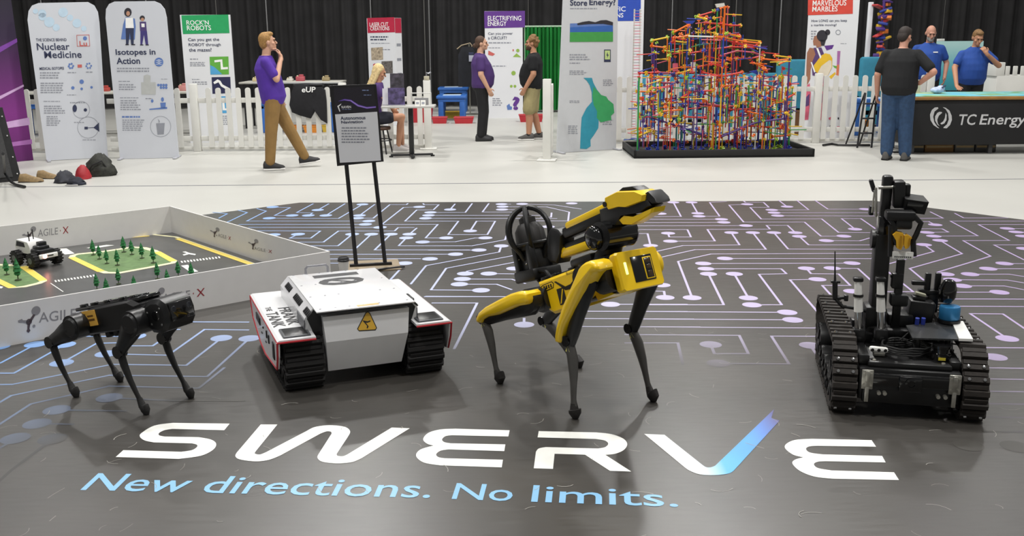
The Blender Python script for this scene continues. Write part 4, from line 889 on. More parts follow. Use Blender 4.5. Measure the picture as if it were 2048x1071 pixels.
# ================================================================ black tracked robot with tall manipulator
def eod():
    A, B = G(1695, 832, MAT_Z), G(1945, 850, MAT_Z); P = Panel(A, B)
    root = thing('tracked_robot', 'black tracked robot with a tall raised arm and small yellow claw', 'robot', (A.x, A.y, MAT_Z), P.rot)
    bk = mat('eod_black', '0d0d0e', .4, var=.2, scale=10); gl = mat('eod_gloss', '0c0c0d', .16, coat=.4); rub = mat('eod_track', '2a2521', .7, var=.25, scale=30, bump=.3); al = mat('eod_alu', 'b9b7ae', .32, .85, var=.25, scale=30); wh = mat('eod_white', 'ecebe6', .4); chrome = mat('eod_chrome', 'd0d0d0', .15, 1.); bl = mat('lidar_blue', '2f79ad', .35, .3); yl = mat('claw_yellow', 'd9a520', .4); cb = mat('carbon_plate', '2a2b2c', .35, var=.6, scale=160); cab = mat('eod_cable', '202020', .5)
    def uv(px, py, off): s, z = P.uv(px, py, off); return Vector((s, off, z-MAT_Z))
    def hl(px, py, z): q = P.loc(G(px, py, z+MAT_Z)); q.z = z; return q
    CX = .255
    circ = [(.125, .125, .125), (.78, .10, .10), (.90, .25, .07), (.16, .235, .085)]
    for x0, x1 in ((-.075, .032), (.478, .585)):
        add_track(root, x0, x1, circ, 40, (.036, .018), rub, rub, [(.125, .125, .10), (.33, .075, .06), (.48, .075, .06), (.63, .075, .06), (.79, .12, .09)], bk, bolt_m=chrome)
    b = MB(); b.rbox((CX, .45, .155), (.435, .86, .15), .012); b.rbox((CX, .04, .115), (.40, .06, .09), .01); b.build('chassis', bk, root)
    b = MB(); b.rbox((CX, .012, .185), (.36, .03, .06), .008); b.rbox((CX, -.006, .175), (.10, .02, .075), .012); fb = b.build('front_bar', gl, root)
    b = MB(); b.lathe([(.02, .0), (.026, .012), (.016, .014), (.014, .006), (.001, .006)], 18, I4((CX, -.014, .182), (math.pi/2, 0, 0))); b.build('front_camera', gl, fb)
    for x in (.072, .44):
        b = MB(); b.rbox((x, -.002, .185), (.05, .012, .09), .003); b.rbox((x, -.009, .20), (.02, .008, .05), .002); b.rbox((x, -.006, .115), (.018, .01, .07), .002)
        for q in (-.016, .016): b.cyl((x+q, -.008, .212), (x+q, -.016, .212), .005, 8); b.cyl((x+q, -.008, .16), (x+q, -.016, .16), .005, 8)
        b.build('corner_bracket', al, root)
    for x in (.125, .15, .375, .405):
        b = MB(); b.cyl((x, .02, .125), (x, -.012, .125), .009, 10); b.build('tow_pin', al, root)
    b = MB(); b.rbox((CX, .24, .24), (.36, .40, .03), .01); b.rbox((.06, .24, .255), (.05, .36, .05), .01); b.rbox((.45, .24, .25), (.05, .36, .04), .01); dk = b.build('front_deck', bk, root)
    for x, y in ((.105, .065), (.40, .07)):
        b = MB(); b.lathe([(.0001, .006), (.008, .005), (.010, 0)], 10, I4((x, y, .2555))); b.build('deck_bolt', al, dk)
    # coiled cable
    k = MB(); pts = []
    for i in range(90):
        a = i*.29; r = 1+.06*math.sin(i*.9); pts.append((CX+.0+.105*r*math.cos(a), .20+.09*r*math.sin(a), .264+.00045*i+.003*math.sin(i*1.7)))
    k.tube(pts, .0045, 6); k.build('coiled_cable', cab, root)
    k = MB()
    for j in range(6):
        x = .2+.035*j; k.tube([(x, .33+.01*j, .27), (x+.04, .25, .30), (x+.09+.01*j, .30, .33-.01*j), (x+.12, .40, .30)], .004, 6)
    k.build('loose_cables', cab, root)
    # white stereo camera on the deck
    k = MB(); c = hl(1757, 698, .29); k.rbox(c, (.085, .03, .026), .012, rot=(0, .06, .05)); wo = k.build('stereo_camera', wh, root)
    k = MB()
    for q in (-.028, .0, .028): k.lathe([(.0001, .002), (.007, .0015), (.008, 0)], 10, I4((c.x+q, c.y-.0155, c.z), (math.pi/2, 0, 0)))
    k.build('camera_lenses', gl, wo)
    k = MB(); k.rbox((c.x+.005, c.y+.02, .268), (.05, .05, .02), .004); k.build('camera_bracket', al, wo)
    # small sensor puck with yellow label
    k = MB(); c = hl(1882, 712, .27); k.lathe([(.042, 0), (.042, .03), (.034, .034), (.034, .055), (.04, .058), (.04, .07), (.001, .072)], 18, I4((c.x, c.y, .255))); so = k.build('laser_scanner', gl, root)
    k = MB(); k.box((c.x-.004, c.y-.0425, .27), (.03, .004, .012)); k.build('yellow_label', mat('label_yellow', 'cdbb3a', .5), so)
    # turret
    tx, ty = .145, .44
    b = MB(); b.lathe([(.11, 0), (.11, .03), (.085, .04), (.085, .09), (.06, .1)], 24, I4((tx+.02, ty, .23))); b.rbox((tx, ty, .36), (.10, .13, .12), .015); b.rbox((tx+.12, ty+.03, .33), (.12, .12, .10), .012); b.rbox((tx+.1, ty-.08, .30), (.18, .06, .05), .01); b.build('turret', bk, root)
    # boom: lower and upper stage
    p0 = uv(1752, 640, ty); p1 = uv(1764, 478, ty); p2 = uv(1776, 350, ty)
    def beam(a, c, w, d, name, m, par=root, r=.012):
        L = (c-a).length; k = MB(); k.rbox((0, 0, L/2), (w, d, L), r, M=frame(a, c, (0, 1, 0)) @ Matrix.Rotation(math.pi, 4, 'Z')); return k.build(name, m, par)
    beam(p0, p1+(p1-p0)*.08, .072, .10, 'lower_boom', bk); beam(p1-(p2-p1)*.05, uv(1770, 430, ty), .062, .085, 'boom_joint', gl); beam(p1, p2, .046, .06, 'upper_boom', bk)
    k = MB(); k.cyl(p1+Vector((-.05, 0, .0)), p1+Vector((.05, 0, 0)), .045, 16); k.build('elbow_drum', bk, root)
    k = MB(); k.cyl(uv(1752, 433, ty-.04), uv(1752, 375, ty-.04), .006, 8); k.cyl(uv(1744, 425, ty-.03), uv(1749, 380, ty-.03), .004, 8); k.build('push_rod', al, root)
    k = MB(); a = uv(1741, 362, ty); c = uv(1749, 380, ty); k.rbox((a+c)/2, (.02, .03, .065), .008, rot=(0, -.35, 0)); k.build('boom_bracket', bk, root); k = MB(); k.rbox(uv(1742, 420, ty), (.02, .04, .045), .005); k.build('boom_bracket', bk, root)
    k = MB(); k.cyl(uv(1757, 375, ty-.035), uv(1786, 374, ty-.035), .008, 10); k.build('cross_rod', al, root)
    # camera head
    h0 = uv(1797, 385, ty-.02); k = MB(); k.rbox(h0+Vector((0, 0, -.005)), (.048, .09, .125), .006, rot=(0, -.05, 0)); k.rbox(uv(1814, 380, ty), (.025, .05, .06), .006); k.build('camera_mast_head', bk, root)
    h1 = uv(1826, 407, ty-.03); k = MB(); k.box(h1, (.095, .11, .062), (.1, .12, .05), top=(1.1, 1.1)); hb = k.build('lamp_hood', bk, root)
    k = MB(); k.rbox(h1+Vector((-.002, -.06, -.004)), (.072, .01, .04), .004, rot=(.1, .12, .05)); k.build('lamp_glass', gl, hb)
    # gripper assembly hanging in front of the boom
    gy = ty-.12
    k = MB(); k.rbox(uv(1800, 430, gy), (.13, .08, .045), .012); k.rbox(uv(1806, 446, gy), (.075, .07, .05), .012); k.build('wrist', bk, root)
    for pts, nm in (([(1776, 432), (1790, 452), (1788, 475), (1793, 488)], 'claw_link'), ([(1826, 430), (1842, 446), (1832, 470), (1822, 488)], 'claw_link'), ([(1782, 450), (1781, 512)], 'claw_side_plate'), ([(1826, 476), (1828, 512)], 'claw_side_plate')):
        k = MB(); q = [uv(*p, gy-.02) for p in pts]; k.tube(q, .0125, 8); k.build(nm, bk, root)
    for pts in ([(1786, 470), (1793, 464), (1807, 467), (1807, 490), (1802, 500), (1794, 496), (1793, 482)], [(1809, 472), (1816, 470), (1824, 475), (1819, 484), (1818, 495), (1811, 498), (1808, 490)]):
        k = MB(); q = [uv(*p, gy-.05) for p in pts]; n = len(q); k.loft([[v+Vector((0, e, 0)) for v in q] for e in (0, .05)]); cl = renorm(k.build('claw', yl, root, smooth=0))
        k = MB(); a = (q[1]+q[2])/2; c = q[4]; k.box((a+c)/2+Vector((0, -.003, 0)), (.006, .008, abs(a.z-c.z)*.7)); k.build('claw_ridge', mat('claw_dark_yellow', 'a87a12', .45), cl)
    a, c = uv(1785, 502, gy-.03), uv(1826, 518, gy-.03)
    k = MB(); k.rbox((a+c)/2, (abs(c.x-a.x), .012, abs(c.z-a.z)), .003); wp = k.build('white_plate', wh, root)
    k = MB()
    for j in range(9): k.box((a.x+.012+j*(c.x-a.x-.024)/8, a.y-.0065, c.z+.010), (.0045, .001, .007))
    k.build('plate_marks', bk, wp, smooth=0)
    m0, m1 = uv(1798, 605, ty-.05), uv(1798, 517, ty-.05); m0.z = .30
    k = MB(); k.rbox((m0+m1)/2, (.036, .036, (m1-m0).length), .006); k.rbox(uv(1794, 560, ty-.05), (.052, .05, .075), .008); k.rbox(uv(1797, 598, ty-.05), (.08, .07, .06), .012); k.cyl(uv(1781, 551, ty-.05), uv(1792, 551, ty-.05), .009, 10); k.build('front_mast', bk, root)
    # twin actuators: white sleeve over chrome rod
    for px, dx in ((1717, 0), (1762, 0)):
        yy = ty-.16; t, m_, lo = uv(px-1, 562, yy), uv(px, 622, yy), uv(px+1, 655, yy)
        k = MB(); k.cyl(m_, lo-Vector((0, 0, .01)), .019, 14); ao = k.build('actuator_rod', chrome, root)
        k = MB(); k.cyl(m_, t, .021, 14, .016); k.build('actuator_sleeve', wh, ao)
        k = MB(); k.rbox(t+Vector((0, 0, .01)), (.045, .04, .02), .006); k.build('actuator_cap', bk, ao); k = MB(); k.cyl(m_.lerp(t, .52)-Vector((0, 0, .004)), m_.lerp(t, .52)+Vector((0, 0, .008)), .0235, 14); k.build('actuator_band', bk, ao)
        k = MB(); k.rbox((lo.x, lo.y, lo.z-.035), (.06, .06, .07), .012); k.rbox((lo.x, lo.y-.032, lo.z-.045), (.02, .008, .02), .002); k.build('actuator_foot', bk, ao)
    # whip aerial on an outrigger
    yy = ty-.05; k = MB(); a = uv(1671, 592, yy); k.tube([uv(1670, 502, yy), uv(1670, 545, yy), uv(1670, 560, yy)], [.0025, .004, .006], 8); k.cyl(uv(1670, 596, yy), uv(1670, 562, yy), .0125, 10); k.rbox(uv(1671, 563, yy), (.045, .02, .012), .004); wa = k.build('whip_aerial', bk, root)
    k = MB(); k.tube([uv(1666, 597, yy), uv(1694, 594, yy)], .008, 8); k.tube([uv(1672, 598, yy), uv(1684, 612, yy), uv(1712, 616, yy), uv(1745, 625, yy)], .009, 8); k.rbox(uv(1692, 595, yy), (.02, .025, .03), .004); k.build('aerial_outrigger', bk, wa)
    # rear equipment: box, twin stub aerials, horn, blue lidar, carbon plate
    c = hl(1838, 630, .33); q = uv(1838, 612, .50); k = MB(); k.rbox((q.x, .50, q.z-.02), (.12, .14, .12), .012, rot=(0, .1, 0)); k.rbox((q.x-.01, .48, q.z+.05), (.06, .06, .02), .006); eb = k.build('electronics_box', bk, root)
    k = MB(); e = uv(1841, 588, .47); k.rbox(e, (.05, .03, .015), .004, rot=(0, .25, 0)); k.build('box_clip', mat('clip_grey', '9b9a86', .5), eb)
    for px in (1855, 1875):
        t, lo = uv(px, 545, .54), uv(px, 585, .54); k = MB(); k.rbox((t+lo)/2, (.028, .028, (t-lo).length), .006); k.build('stub_aerial', bk, root)
    k = MB(); k.rbox(uv(1862, 584, .54), (.12, .05, .03), .008); k.rbox(uv(1838, 565, .54), (.07, .03, .022), .006); k.rbox(uv(1864, 603, .54), (.05, .05, .10), .008); k.build('aerial_bracket', bk, root)
    q0, q1 = uv(1890, 603, .46), uv(1900, 562, .46); k = MB(); k.lathe([(.028, 0), (.042, .03), (.04, .07), (.026, .105), (.012, .112)], 18, frame(q0, q1)); k.build('horn_cover', gl, root)
    l0 = uv(1898, 637, .42); k = MB(); k.lathe([(.044, 0), (.047, .004), (.047, .058), (.044, .064), (.001, .066)], 24, I4((l0.x, l0.y, l0.z))); lo_ = k.build('lidar', bl, root)
    k = MB(); k.lathe([(.052, -.014), (.052, .0), (.001, .0)], 24, I4((l0.x, l0.y, l0.z))); k.build('lidar_base', bk, lo_)
    zp = max(.30, l0.z-.02)
    pl = [hl(1812, 650, zp), hl(1905, 640, zp), hl(1928, 678, zp), hl(1825, 675, zp)]
    k = MB(); k.prism([(p.x, p.y) for p in reversed(pl)], zp, None, zp-.008); po = renorm(k.build('carbon_plate', cb, root, smooth=0))
    pw = [hl(1903, 643, zp+.002), hl(1926, 643, zp+.002), hl(1946, 679, zp+.002), hl(1918, 678, zp+.002)]
    k = MB(); k.prism([(p.x, p.y) for p in reversed(pw)], zp+.006, None, zp-.006); renorm(k.build('white_panel', wh, po, smooth=0))
    for px in (1834, 1846):
        q = hl(px, 644, zp+.01); k = MB(); k.cyl(q-Vector((0, 0, .01)), q+Vector((0, -.004, .022)), .010, 12); k.build('blue_connector', mat('connector_blue', '2c3c9a', .4), po)
    for x, y in ((pl[0].x+.03, pl[0].y-.02), (pl[1].x-.05, pl[1].y-.03), (pl[3].x+.03, pl[3].y+.03), (pl[2].x-.06, pl[2].y+.03)):
        k = MB(); k.cyl((x, y, .225), (x, y, zp-.006), .012, 10); k.build('plate_standoff', bk, po)
    # machinery clutter between the actuators
    rnd = random.Random(11)
    for j in range(14):
        x = rnd.uniform(.05, .42); y = rnd.uniform(.36, .62); s = rnd.uniform(.03, .065)
        k = MB(); k.rbox((x, y, .235+s*.6), (s, s*1.1, s*1.4), .006, rot=(0, 0, rnd.random())); k.build('machine_block', bk if j % 4 else al, root)
eod()
# ================================================================ banners and signs
BW = mat('banner_white', 'c9ccd3', .55, var=.015, scale=3); BW2 = mat('banner_bright_white', 'dcdde0', .55, var=.015, scale=3)
NAVY = mat('print_navy', '2c3350', .6); GREY = mat('print_grey', '8d9099', .6); BLUE = mat('print_blue', '5b78b4', .6); WHITE = mat('print_white', 'f0f0ee', .6); REDP = mat('print_red', 'c4605a', .6); SKIN_P = mat('print_skin', 'b98a70', .6); DKHAIR = mat('print_dark', '2a2830', .6)
def z0(ox, oy, s): return lambda x, y: (ox+x/s, oy+y/s)
def ring_poly(f, cx, cy, r, w=2., n=20):
    o = arc_pts(cx, cy, r, r, n=n); i = arc_pts(cx, cy, r-w, r-w, n=n)
    return [[f(*o[k]), f(*o[(k+1) % n]), f(*i[(k+1) % n]), f(*i[k])] for k in range(n)]
def disc(f, cx, cy, rx, ry=None, n=14): return [f(*p) for p in arc_pts(cx, cy, rx, ry or rx, n=n)]
def slab(P, root, outline, th, m, name='panel'):
    q = [P.uv(*p) for p in outline]; b = MB(); n = len(q)
    b.add([(s, 0, z) for s, z in q]+[(s, th, z) for s, z in q], [tuple(range(n)), tuple(range(2*n-1, n-1, -1))]+[(i, n+i, n+(i+1) % n, (i+1) % n) for i in range(n)])
    return renorm(b.build(name, m, root, smooth=0))
def feet(P, root, xs, w=.05, d=.4):
    for x in xs:
        b = MB(); b.rbox((x, .02, .012), (w, d, .02), .006); b.build('foot', mat('banner_foot', 'b9bac0', .4, .4), root)
def tube_banners():
    # --- Nuclear Medicine
    f = z0(0, 0, 2.677)
    P = Panel(G(93, 322), G(216, 315)); r = P.thing('pull_up_banner', 'tall rounded white banner headed Nuclear Medicine on the hall floor', 'banner')
    slab(P, r, [(93, 321), (216, 314.5), (199, 45), (196, 24), (189, 11), (176, 4), (77, 6), (64, 11), (57, 22), (55, 40)], .03, BW); feet(P, r, (.03, P.L-.03))
    P.text(r, 'THE SCIENCE BEHIND', (72, 76.5, 133, 82.5), NAVY, .01); P.text(r, 'Nuclear', (73.6, 86, 139, 100), NAVY, .012); P.text(r, 'Medicine', (88.5, 102, 163, 116), NAVY, .012)
    P.text(r, 'MEDICAL ISOTOPES', (79, 134, 128, 139.5), NAVY, .02); P.text(r, 'Lu', (159, 82, 174, 92), REDP, .02)
    P.polys(r, 'element_box', [[(153, 70), (178, 69), (178.6, 70), (153.6, 71)], [(154, 92), (180, 91.5), (180, 92.5), (154, 93)], [(153, 70), (154, 70), (155, 93), (154, 93)], [(177.5, 69.5), (178.5, 69.5), (180, 92), (179, 92)]], REDP)
    P.polys(r, 'blue_wash', [disc(f, 190+i*37 % 260, 60+(i*29) % 110, 14+(i*7) % 16) for i in range(9)], mat('print_pale_blue', 'b9cfe0', .6), -.002)
    P.lines(r, [(80, 143, 121, 158, 3), (81, 164, 128, 187, 5), (87, 201, 120, 204, 1), (88, 210, 132, 228, 4), (93, 231, 121, 252, 5), (134, 188, 152, 191, 1), (135, 143, 152, 147, 1), (172, 142, 186, 146, 1), (140, 203, 170, 207, 1), (148, 243, 168, 246, 1), (165, 278, 192, 281, 1)], GREY)
    P.polys(r, 'molecule_icons', [disc(f, 380+12*math.cos(k), 353+12*math.sin(k), 5.5) for k in range(6)]+[disc(f, 475+13*math.cos(k), 352+13*math.sin(k), 5) for k in range(6)]+[disc(f, 455, 205, 11), disc(f, 390, 470, 9), disc(f, 437, 437, 12), disc(f, 490, 467, 7), disc(f, 437, 475, 7)], BLUE)
    P.poly(r, 'arrow_tag', [f(415, 346), f(438, 345), f(439, 361), f(416, 362)], REDP)
    P.polys(r, 'circle_diagrams', ring_poly(f, 435, 587, 46)+ring_poly(f, 472, 682, 58), GREY); P.polys(r, 'diagram_shapes', [disc(f, 400, 580, 12, 20), disc(f, 457, 588, 9), [f(500, 683), f(530, 655), f(532, 705)], [f(452, 678), f(470, 678), f(470, 692), f(452, 692)], [f(470, 683), f(505, 681), f(505, 684), f(470, 686)]], NAVY)
    # --- Isotopes in Action
    P = Panel(G(240, 318), G(358, 315.5)); r = P.thing('pull_up_banner', 'tall rounded white banner headed Isotopes in Action with two printed children', 'banner')
    slab(P, r, [(240, 317.5), (358, 315), (333, 35), (329, 18), (320, 7), (308, 2), (229, 3), (218, 8), (212, 18), (211, 36)], .03, BW); feet(P, r, (.03, P.L-.03))
    P.text(r, 'Isotopes in', (231.5, 98, 311, 113), NAVY, .02); P.text(r, 'Action', (233, 115, 280, 128), NAVY, .02)
    P.poly(r, 'cape', [f(672, 92), f(690, 92), f(722, 100), f(727, 140), f(722, 212), f(648, 210), f(660, 130)], BLUE); 
    P.poly(r, 'shirt', [f(672, 95), f(712, 95), f(717, 150), f(673, 152)], WHITE, -.0035); P.poly(r, 'trousers', [f(673, 150), f(717, 150), f(716, 236), f(702, 236), f(696, 175), f(688, 236), f(675, 236)], NAVY, -.004)
    P.poly(r, 'hair', disc(f, 685, 66, 20, 24), DKHAIR); P.poly(r, 'face', disc(f, 686, 72, 10, 13), SKIN_P, -.0035); P.poly(r, 'hair', disc(f, 762, 97, 14, 14), DKHAIR); P.poly(r, 'face', disc(f, 763, 104, 9, 9), SKIN_P, -.0035)
    P.poly(r, 'boy_shirt', [f(748, 116), f(782, 116), f(786, 165), f(750, 166)], mat('print_plum', '4a3a70', .6)); P.poly(r, 'boy_number', [f(757, 126), f(774, 126), f(775, 145), f(758, 145)], WHITE, -.004)
    P.poly(r, 'trousers', [f(752, 165), f(787, 165), f(794, 238), f(780, 238), f(771, 185), f(762, 238), f(752, 238)], mat('print_violet', '3d3575', .6), -.0035)
    P.polys(r, 'shoes', [[f(672, 236), f(690, 236), f(690, 242), f(672, 242)], [f(703, 236), f(724, 236), f(724, 242), f(703, 242)], [f(750, 238), f(768, 238), f(768, 243), f(750, 243)], [f(780, 238), f(797, 238), f(797, 243), f(780, 243)]], DKHAIR)
    P.poly(r, 'round_icon', disc(f, 851, 332, 24), BLUE); P.polys(r, 'round_icon_waves', [[f(832, y), f(851, y-6), f(870, y), f(851, y-2)] for y in (325, 335, 345)], WHITE, -.004)
    P.lines(r, [(234, 134, 303, 145, 2), (237, 161, 260, 164, 1), (238, 167, 276, 181, 3), (240, 194, 277, 197, 1), (241, 199, 283, 221, 5), (245, 238, 292, 262, 6), (322, 157, 336, 159, 1), (291, 195, 305, 199, 1)], GREY); P.lines(r, [(244, 230, 280, 237, 1)], BLUE)
    P.polys(r, 'tower_icon', [[f(770, 405), f(788, 398), f(806, 405), f(806, 440), f(834, 440), f(834, 505), f(758, 505), f(756, 440), f(770, 440)]], mat('print_pale_grey', 'b4b6b4', .6)); P.polys(r, 'blue_cluster', [disc(f, 848+14*i-(42 if i > 3 else 0), 455+(14 if i > 3 else 0), 7) for i in range(7)], BLUE)
    P.polys(r, 'figures_icon', [disc(f, 870, 532, 8, 12), disc(f, 815, 540, 7, 9), [f(800, 582), f(895, 572), f(895, 582), f(800, 588)], [f(858, 550), f(888, 548), f(886, 578), f(862, 578)]], BLUE); P.polys(r, 'cup_icon', ring_poly(f, 860, 677, 56)+[[f(836, 660), f(882, 658), f(877, 718), f(844, 720)], [f(845, 635), f(856, 648), f(852, 660)]], GREY)
tube_banners()
def booth_banners():
    # each is a thick white board or a square column with a coloured heading
    def board(label, A, B, top, depth, m=BW2):
        P = Panel(G(*A), G(*B)); r = P.thing('booth_banner', label, 'banner')
        q = [P.uv(*A), P.uv(*B), P.uv(*top[1]), P.uv(*top[0])]; s0, s1, z1 = 0, P.L, (q[2][1]+q[3][1])/2
        b = MB(); b.box(((s0+s1)/2, depth/2, z1/2), (s1-s0, depth, z1)); b.build('panel', m, r, smooth=0); return P, r
    # --- Rock'n Robots
    f = z0(0, 0, 2.677); P, r = board('white booth banner with a green ROCK\'N ROBOTS heading behind the picket fence', (381, 286), (478, 284), ((362, 30), (457, 29)), .06)
    P.poly(r, 'green_heading', [f(971, 82), f(1222, 78), f(1229, 177), f(980, 182)], mat('print_green', '1e9b5a', .6)); P.text(r, "ROCK'N", f(998, 108)+f(1118, 133), WHITE, .008, -.005); P.text(r, 'ROBOTS', f(1001, 136)+f(1130, 162), WHITE, .008, -.005)
    P.text(r, 'Can you get the', f(1007, 203)+f(1174, 224), NAVY, .01); P.text(r, 'ROBOT through', f(1010, 231)+f(1182, 251), NAVY, .01); P.text(r, 'the mazes?', f(1012, 257)+f(1133, 276), NAVY, .01)
    P.lines(r, [(380, 116, 396, 120, 1), (380, 123, 415, 133, 3), (384, 157, 400, 160, 1), (385, 162, 416, 170, 2)], GREY)
    G1, LB, DN = mat('print_leaf_green', '5fa83c', .6), mat('print_sky', '4f9fd0', .6), mat('print_midnight', '23244a', .6)
    P.poly(r, 'maze_map', [f(1122, 304), f(1223, 302), f(1226, 398), f(1127, 399)], G1); P.poly(r, 'maze_water', [f(1126, 348), f(1150, 360), f(1190, 397), f(1127, 399)], LB, -.004); P.poly(r, 'maze_path', [f(1148, 322), f(1190, 317), f(1194, 360), f(1220, 358), f(1221, 370), f(1183, 372), f(1180, 330), f(1149, 334)], WHITE, -.005)
    P.poly(r, 'maze_map', [f(1133, 413), f(1233, 411), f(1237, 498), f(1138, 502)], DN); P.poly(r, 'maze_path', [f(1142, 440), f(1165, 424), f(1180, 432), f(1192, 452), f(1222, 468), f(1230, 480), f(1222, 484), f(1184, 462), f(1170, 440), f(1148, 450)], WHITE, -.004)
    P.poly(r, 'maze_map', [f(1158, 516), f(1238, 514), f(1241, 604), f(1164, 606)], LB); P.poly(r, 'maze_path', [f(1165, 540), f(1200, 535), f(1205, 580), f(1238, 580), f(1238, 590), f(1192, 590), f(1190, 548), f(1166, 550)], WHITE, -.004); P.lines(r, [(436, 230, 462, 250, 5)], GREY)
    # --- Laser Cut Creations, a square column
    f = z0(480, 0, 2.976); P, r = board('white square-column banner with a red LASER CUT CREATIONS heading behind the seated woman', (742, 250), (796, 252), ((734, 37), (789, 35)), .25)
    RD = mat('print_crimson', 'b5203f', .6); z1 = P.uv(760, 36)[1]; zh = P.uv(760, 66)[1]
    def side(r, P, m, za, zb, x0=.02, x1=.53, name='side_heading'): b = MB(); b.add([(P.L+.004, x0, za), (P.L+.004, x1, za), (P.L+.004, x1, zb), (P.L+.004, x0, zb)], [(0, 1, 2, 3)]); b.build(name, m, r, smooth=0)
    P.poly(r, 'red_heading', [(734.5, 36), (789, 34.5), (790, 64.5), (735.5, 66)], RD); side(r, P, RD, zh, z1-.005, .01, .24)
    P.text(r, 'LASER CUT', f(772, 133)+f(883, 157), WHITE, .008, -.005); P.text(r, 'CREATIONS', f(776, 158)+f(890, 181), WHITE, .008, -.005); P.lines(r, [(741, 71, 782, 82, 2)], NAVY); P.lines(r, [(742, 85, 780, 88, 1), (765, 97, 780, 101, 1), (746, 150, 756, 153, 1)], GREY)
    P.poly(r, 'photo_print', [f(780, 285), f(850, 280), f(852, 355), f(783, 358)], mat('print_photo_tan', 'a99a84', .6, var=.5, scale=25)); P.poly(r, 'photo_print', [f(842, 365), f(908, 362), f(910, 435), f(845, 437)], mat('print_photo_grey', '66615d', .6, var=.6, scale=25)); P.poly(r, 'small_icon', disc(f, 802, 388, 10), RD)
    for k in range(5): side(r, P, GREY, zh-.25-.28*k, zh-.2-.28*k, .05, .2, 'side_print')
    # --- Electrifying Energy
    f = z0(860, 0, 3.15); P, r = board('white booth banner with a purple ELECTRIFYING ENERGY heading between two standing people', (972, 236.5), (1046, 235.5), ((968, 22.5), (1050, 21.5)), .08)
    PU = mat('print_purple', '5d2f86', .6)
    P.poly(r, 'purple_heading', [f(341, 71), f(598, 68), f(598, 172), f(343, 178)], PU); P.text(r, 'ELECTRIFYING', f(364, 100)+f(575, 130), WHITE, .008, -.005); P.text(r, 'ENERGY', f(364, 134)+f(482, 163), WHITE, .008, -.005)
    P.text(r, 'Can you power', f(366, 203)+f(522, 223), NAVY, .01); P.text(r, 'a CIRCUIT?', f(366, 229)+f(484, 248), NAVY, .01); P.lines(r, [(977, 83, 1022, 88, 1), (977, 94, 1000, 97, 1), (985, 130, 1012, 134, 1), (985, 195, 1005, 212, 4)], GREY)
    P.polys(r, 'bulb_icon', [disc(f, 553, 318, 11), disc(f, 526, 460, 14), disc(f, 512, 543, 9), disc(f, 535, 543, 9), [f(522, 358), f(545, 335), f(575, 360)]], mat('print_lime', '8fb04a', .6)); P.text(r, '?', f(518, 608)+f(565, 693), PU, .05, -.005); P.polys(r, 'plug_icon', [[f(483, 665), f(500, 652), f(505, 668), f(517, 672), f(515, 690), f(488, 692)]], BLUE)
    P.polys(r, 'warm_icon', [[f(368, 318), f(410, 340), f(395, 352), f(366, 345)], [f(520, 310), f(528, 310), f(528, 322), f(520, 322)]], REDP)
    # --- Store Energy
    P = Panel(G(1114, 306), G(1232, 298.5)); r = P.thing('pull_up_banner', 'tall grey-white banner asking about Store Energy with a teal and green map', 'banner'); f = z0(860, 0, 3.15)
    slab(P, r, [(1114, 305.5), (1232, 298), (1237, -70), (1230, -84), (1140, -84), (1130, -70)], .03, mat('banner_grey_white', 'c3c5c8', .55, var=.015)); feet(P, r, (.03, P.L-.03))
    P.text(r, 'Store', f(882, -2)+f(990, 36), NAVY, .02); P.text(r, 'Energy?', f(1003, -6)+f(1168, 44), NAVY, .02)
    P.poly(r, 'landscape_sky', [f(882, 148), f(1150, 140), f(1152, 262), f(880, 264)], BLUE); P.poly(r, 'landscape_hills', [f(930, 158), f(925, 148), f(960, 138), f(1000, 132), f(1040, 140), f(1075, 128), f(1110, 126), f(1152, 140), f(1151, 160), f(1090, 150), f(1000, 152)], DKHAIR, -.005); P.poly(r, 'landscape_sea', [f(882, 172), f(1152, 160), f(1152, 205), f(881, 205)], mat('print_deep_blue', '2f5fa8', .6), -.004); P.poly(r, 'landscape_field', [f(881, 203), f(1152, 200), f(1152, 262), f(880, 264)], mat('print_field_green', '3f9445', .6), -.0045)
    P.lines(r, [(1140, 15, 1194, 19, 1), (1139, 107, 1180, 121, 3), (1139, 124, 1160, 128, 1), (1139, 140, 1177, 150, 3), (1206, 158, 1226, 172, 4), (1139, 200, 1160, 206, 2), (1205, 238, 1226, 250, 3), (1136, 250, 1157, 268, 5)], GREY)
    P.poly(r, 'battery_icon', [f(1096, 312), f(1138, 312), f(1138, 390), f(1096, 390)], NAVY); P.poly(r, 'battery_fill', [f(1101, 318), f(1133, 318), f(1133, 374), f(1101, 374)], mat('print_pale_lime', 'b9cf86', .6), -.004); P.poly(r, 'battery_bolt', [f(1118, 325), f(1110, 350), f(1117, 350), f(1113, 368), f(1126, 344), f(1119, 344)], NAVY, -.005)
    TL, GN = mat('print_teal', '2f8fa6', .6), mat('print_map_green', '3a9e5f', .6)
    P.poly(r, 'map_area', [f(965, 490), f(1020, 490), f(1028, 520), f(1052, 565), f(1078, 598), f(1085, 640), f(1060, 680), f(1062, 770), f(1060, 806), f(1032, 850), f(1010, 880), f(1012, 920), f(985, 938), f(945, 936), f(950, 810), f(955, 740), f(985, 680), f(1020, 640), f(1018, 580), f(1005, 535), f(985, 505)], TL); P.poly(r, 'map_area', [f(1030, 545), f(1078, 598), f(1110, 608), f(1122, 628), f(1155, 655), f(1160, 710), f(1140, 728), f(1142, 755), f(1075, 770), f(1050, 742), f(1052, 700), f(1030, 660), f(1022, 600)], GN, -.004)
    # --- the blue headed column half hidden behind it
    f = z0(1220, 0, 7.14); P, r = board('white booth banner with a royal blue heading, half hidden behind the grey-white map banner', (1200, 276), (1282, 275), ((1196, -40), (1282, -40)), .3)
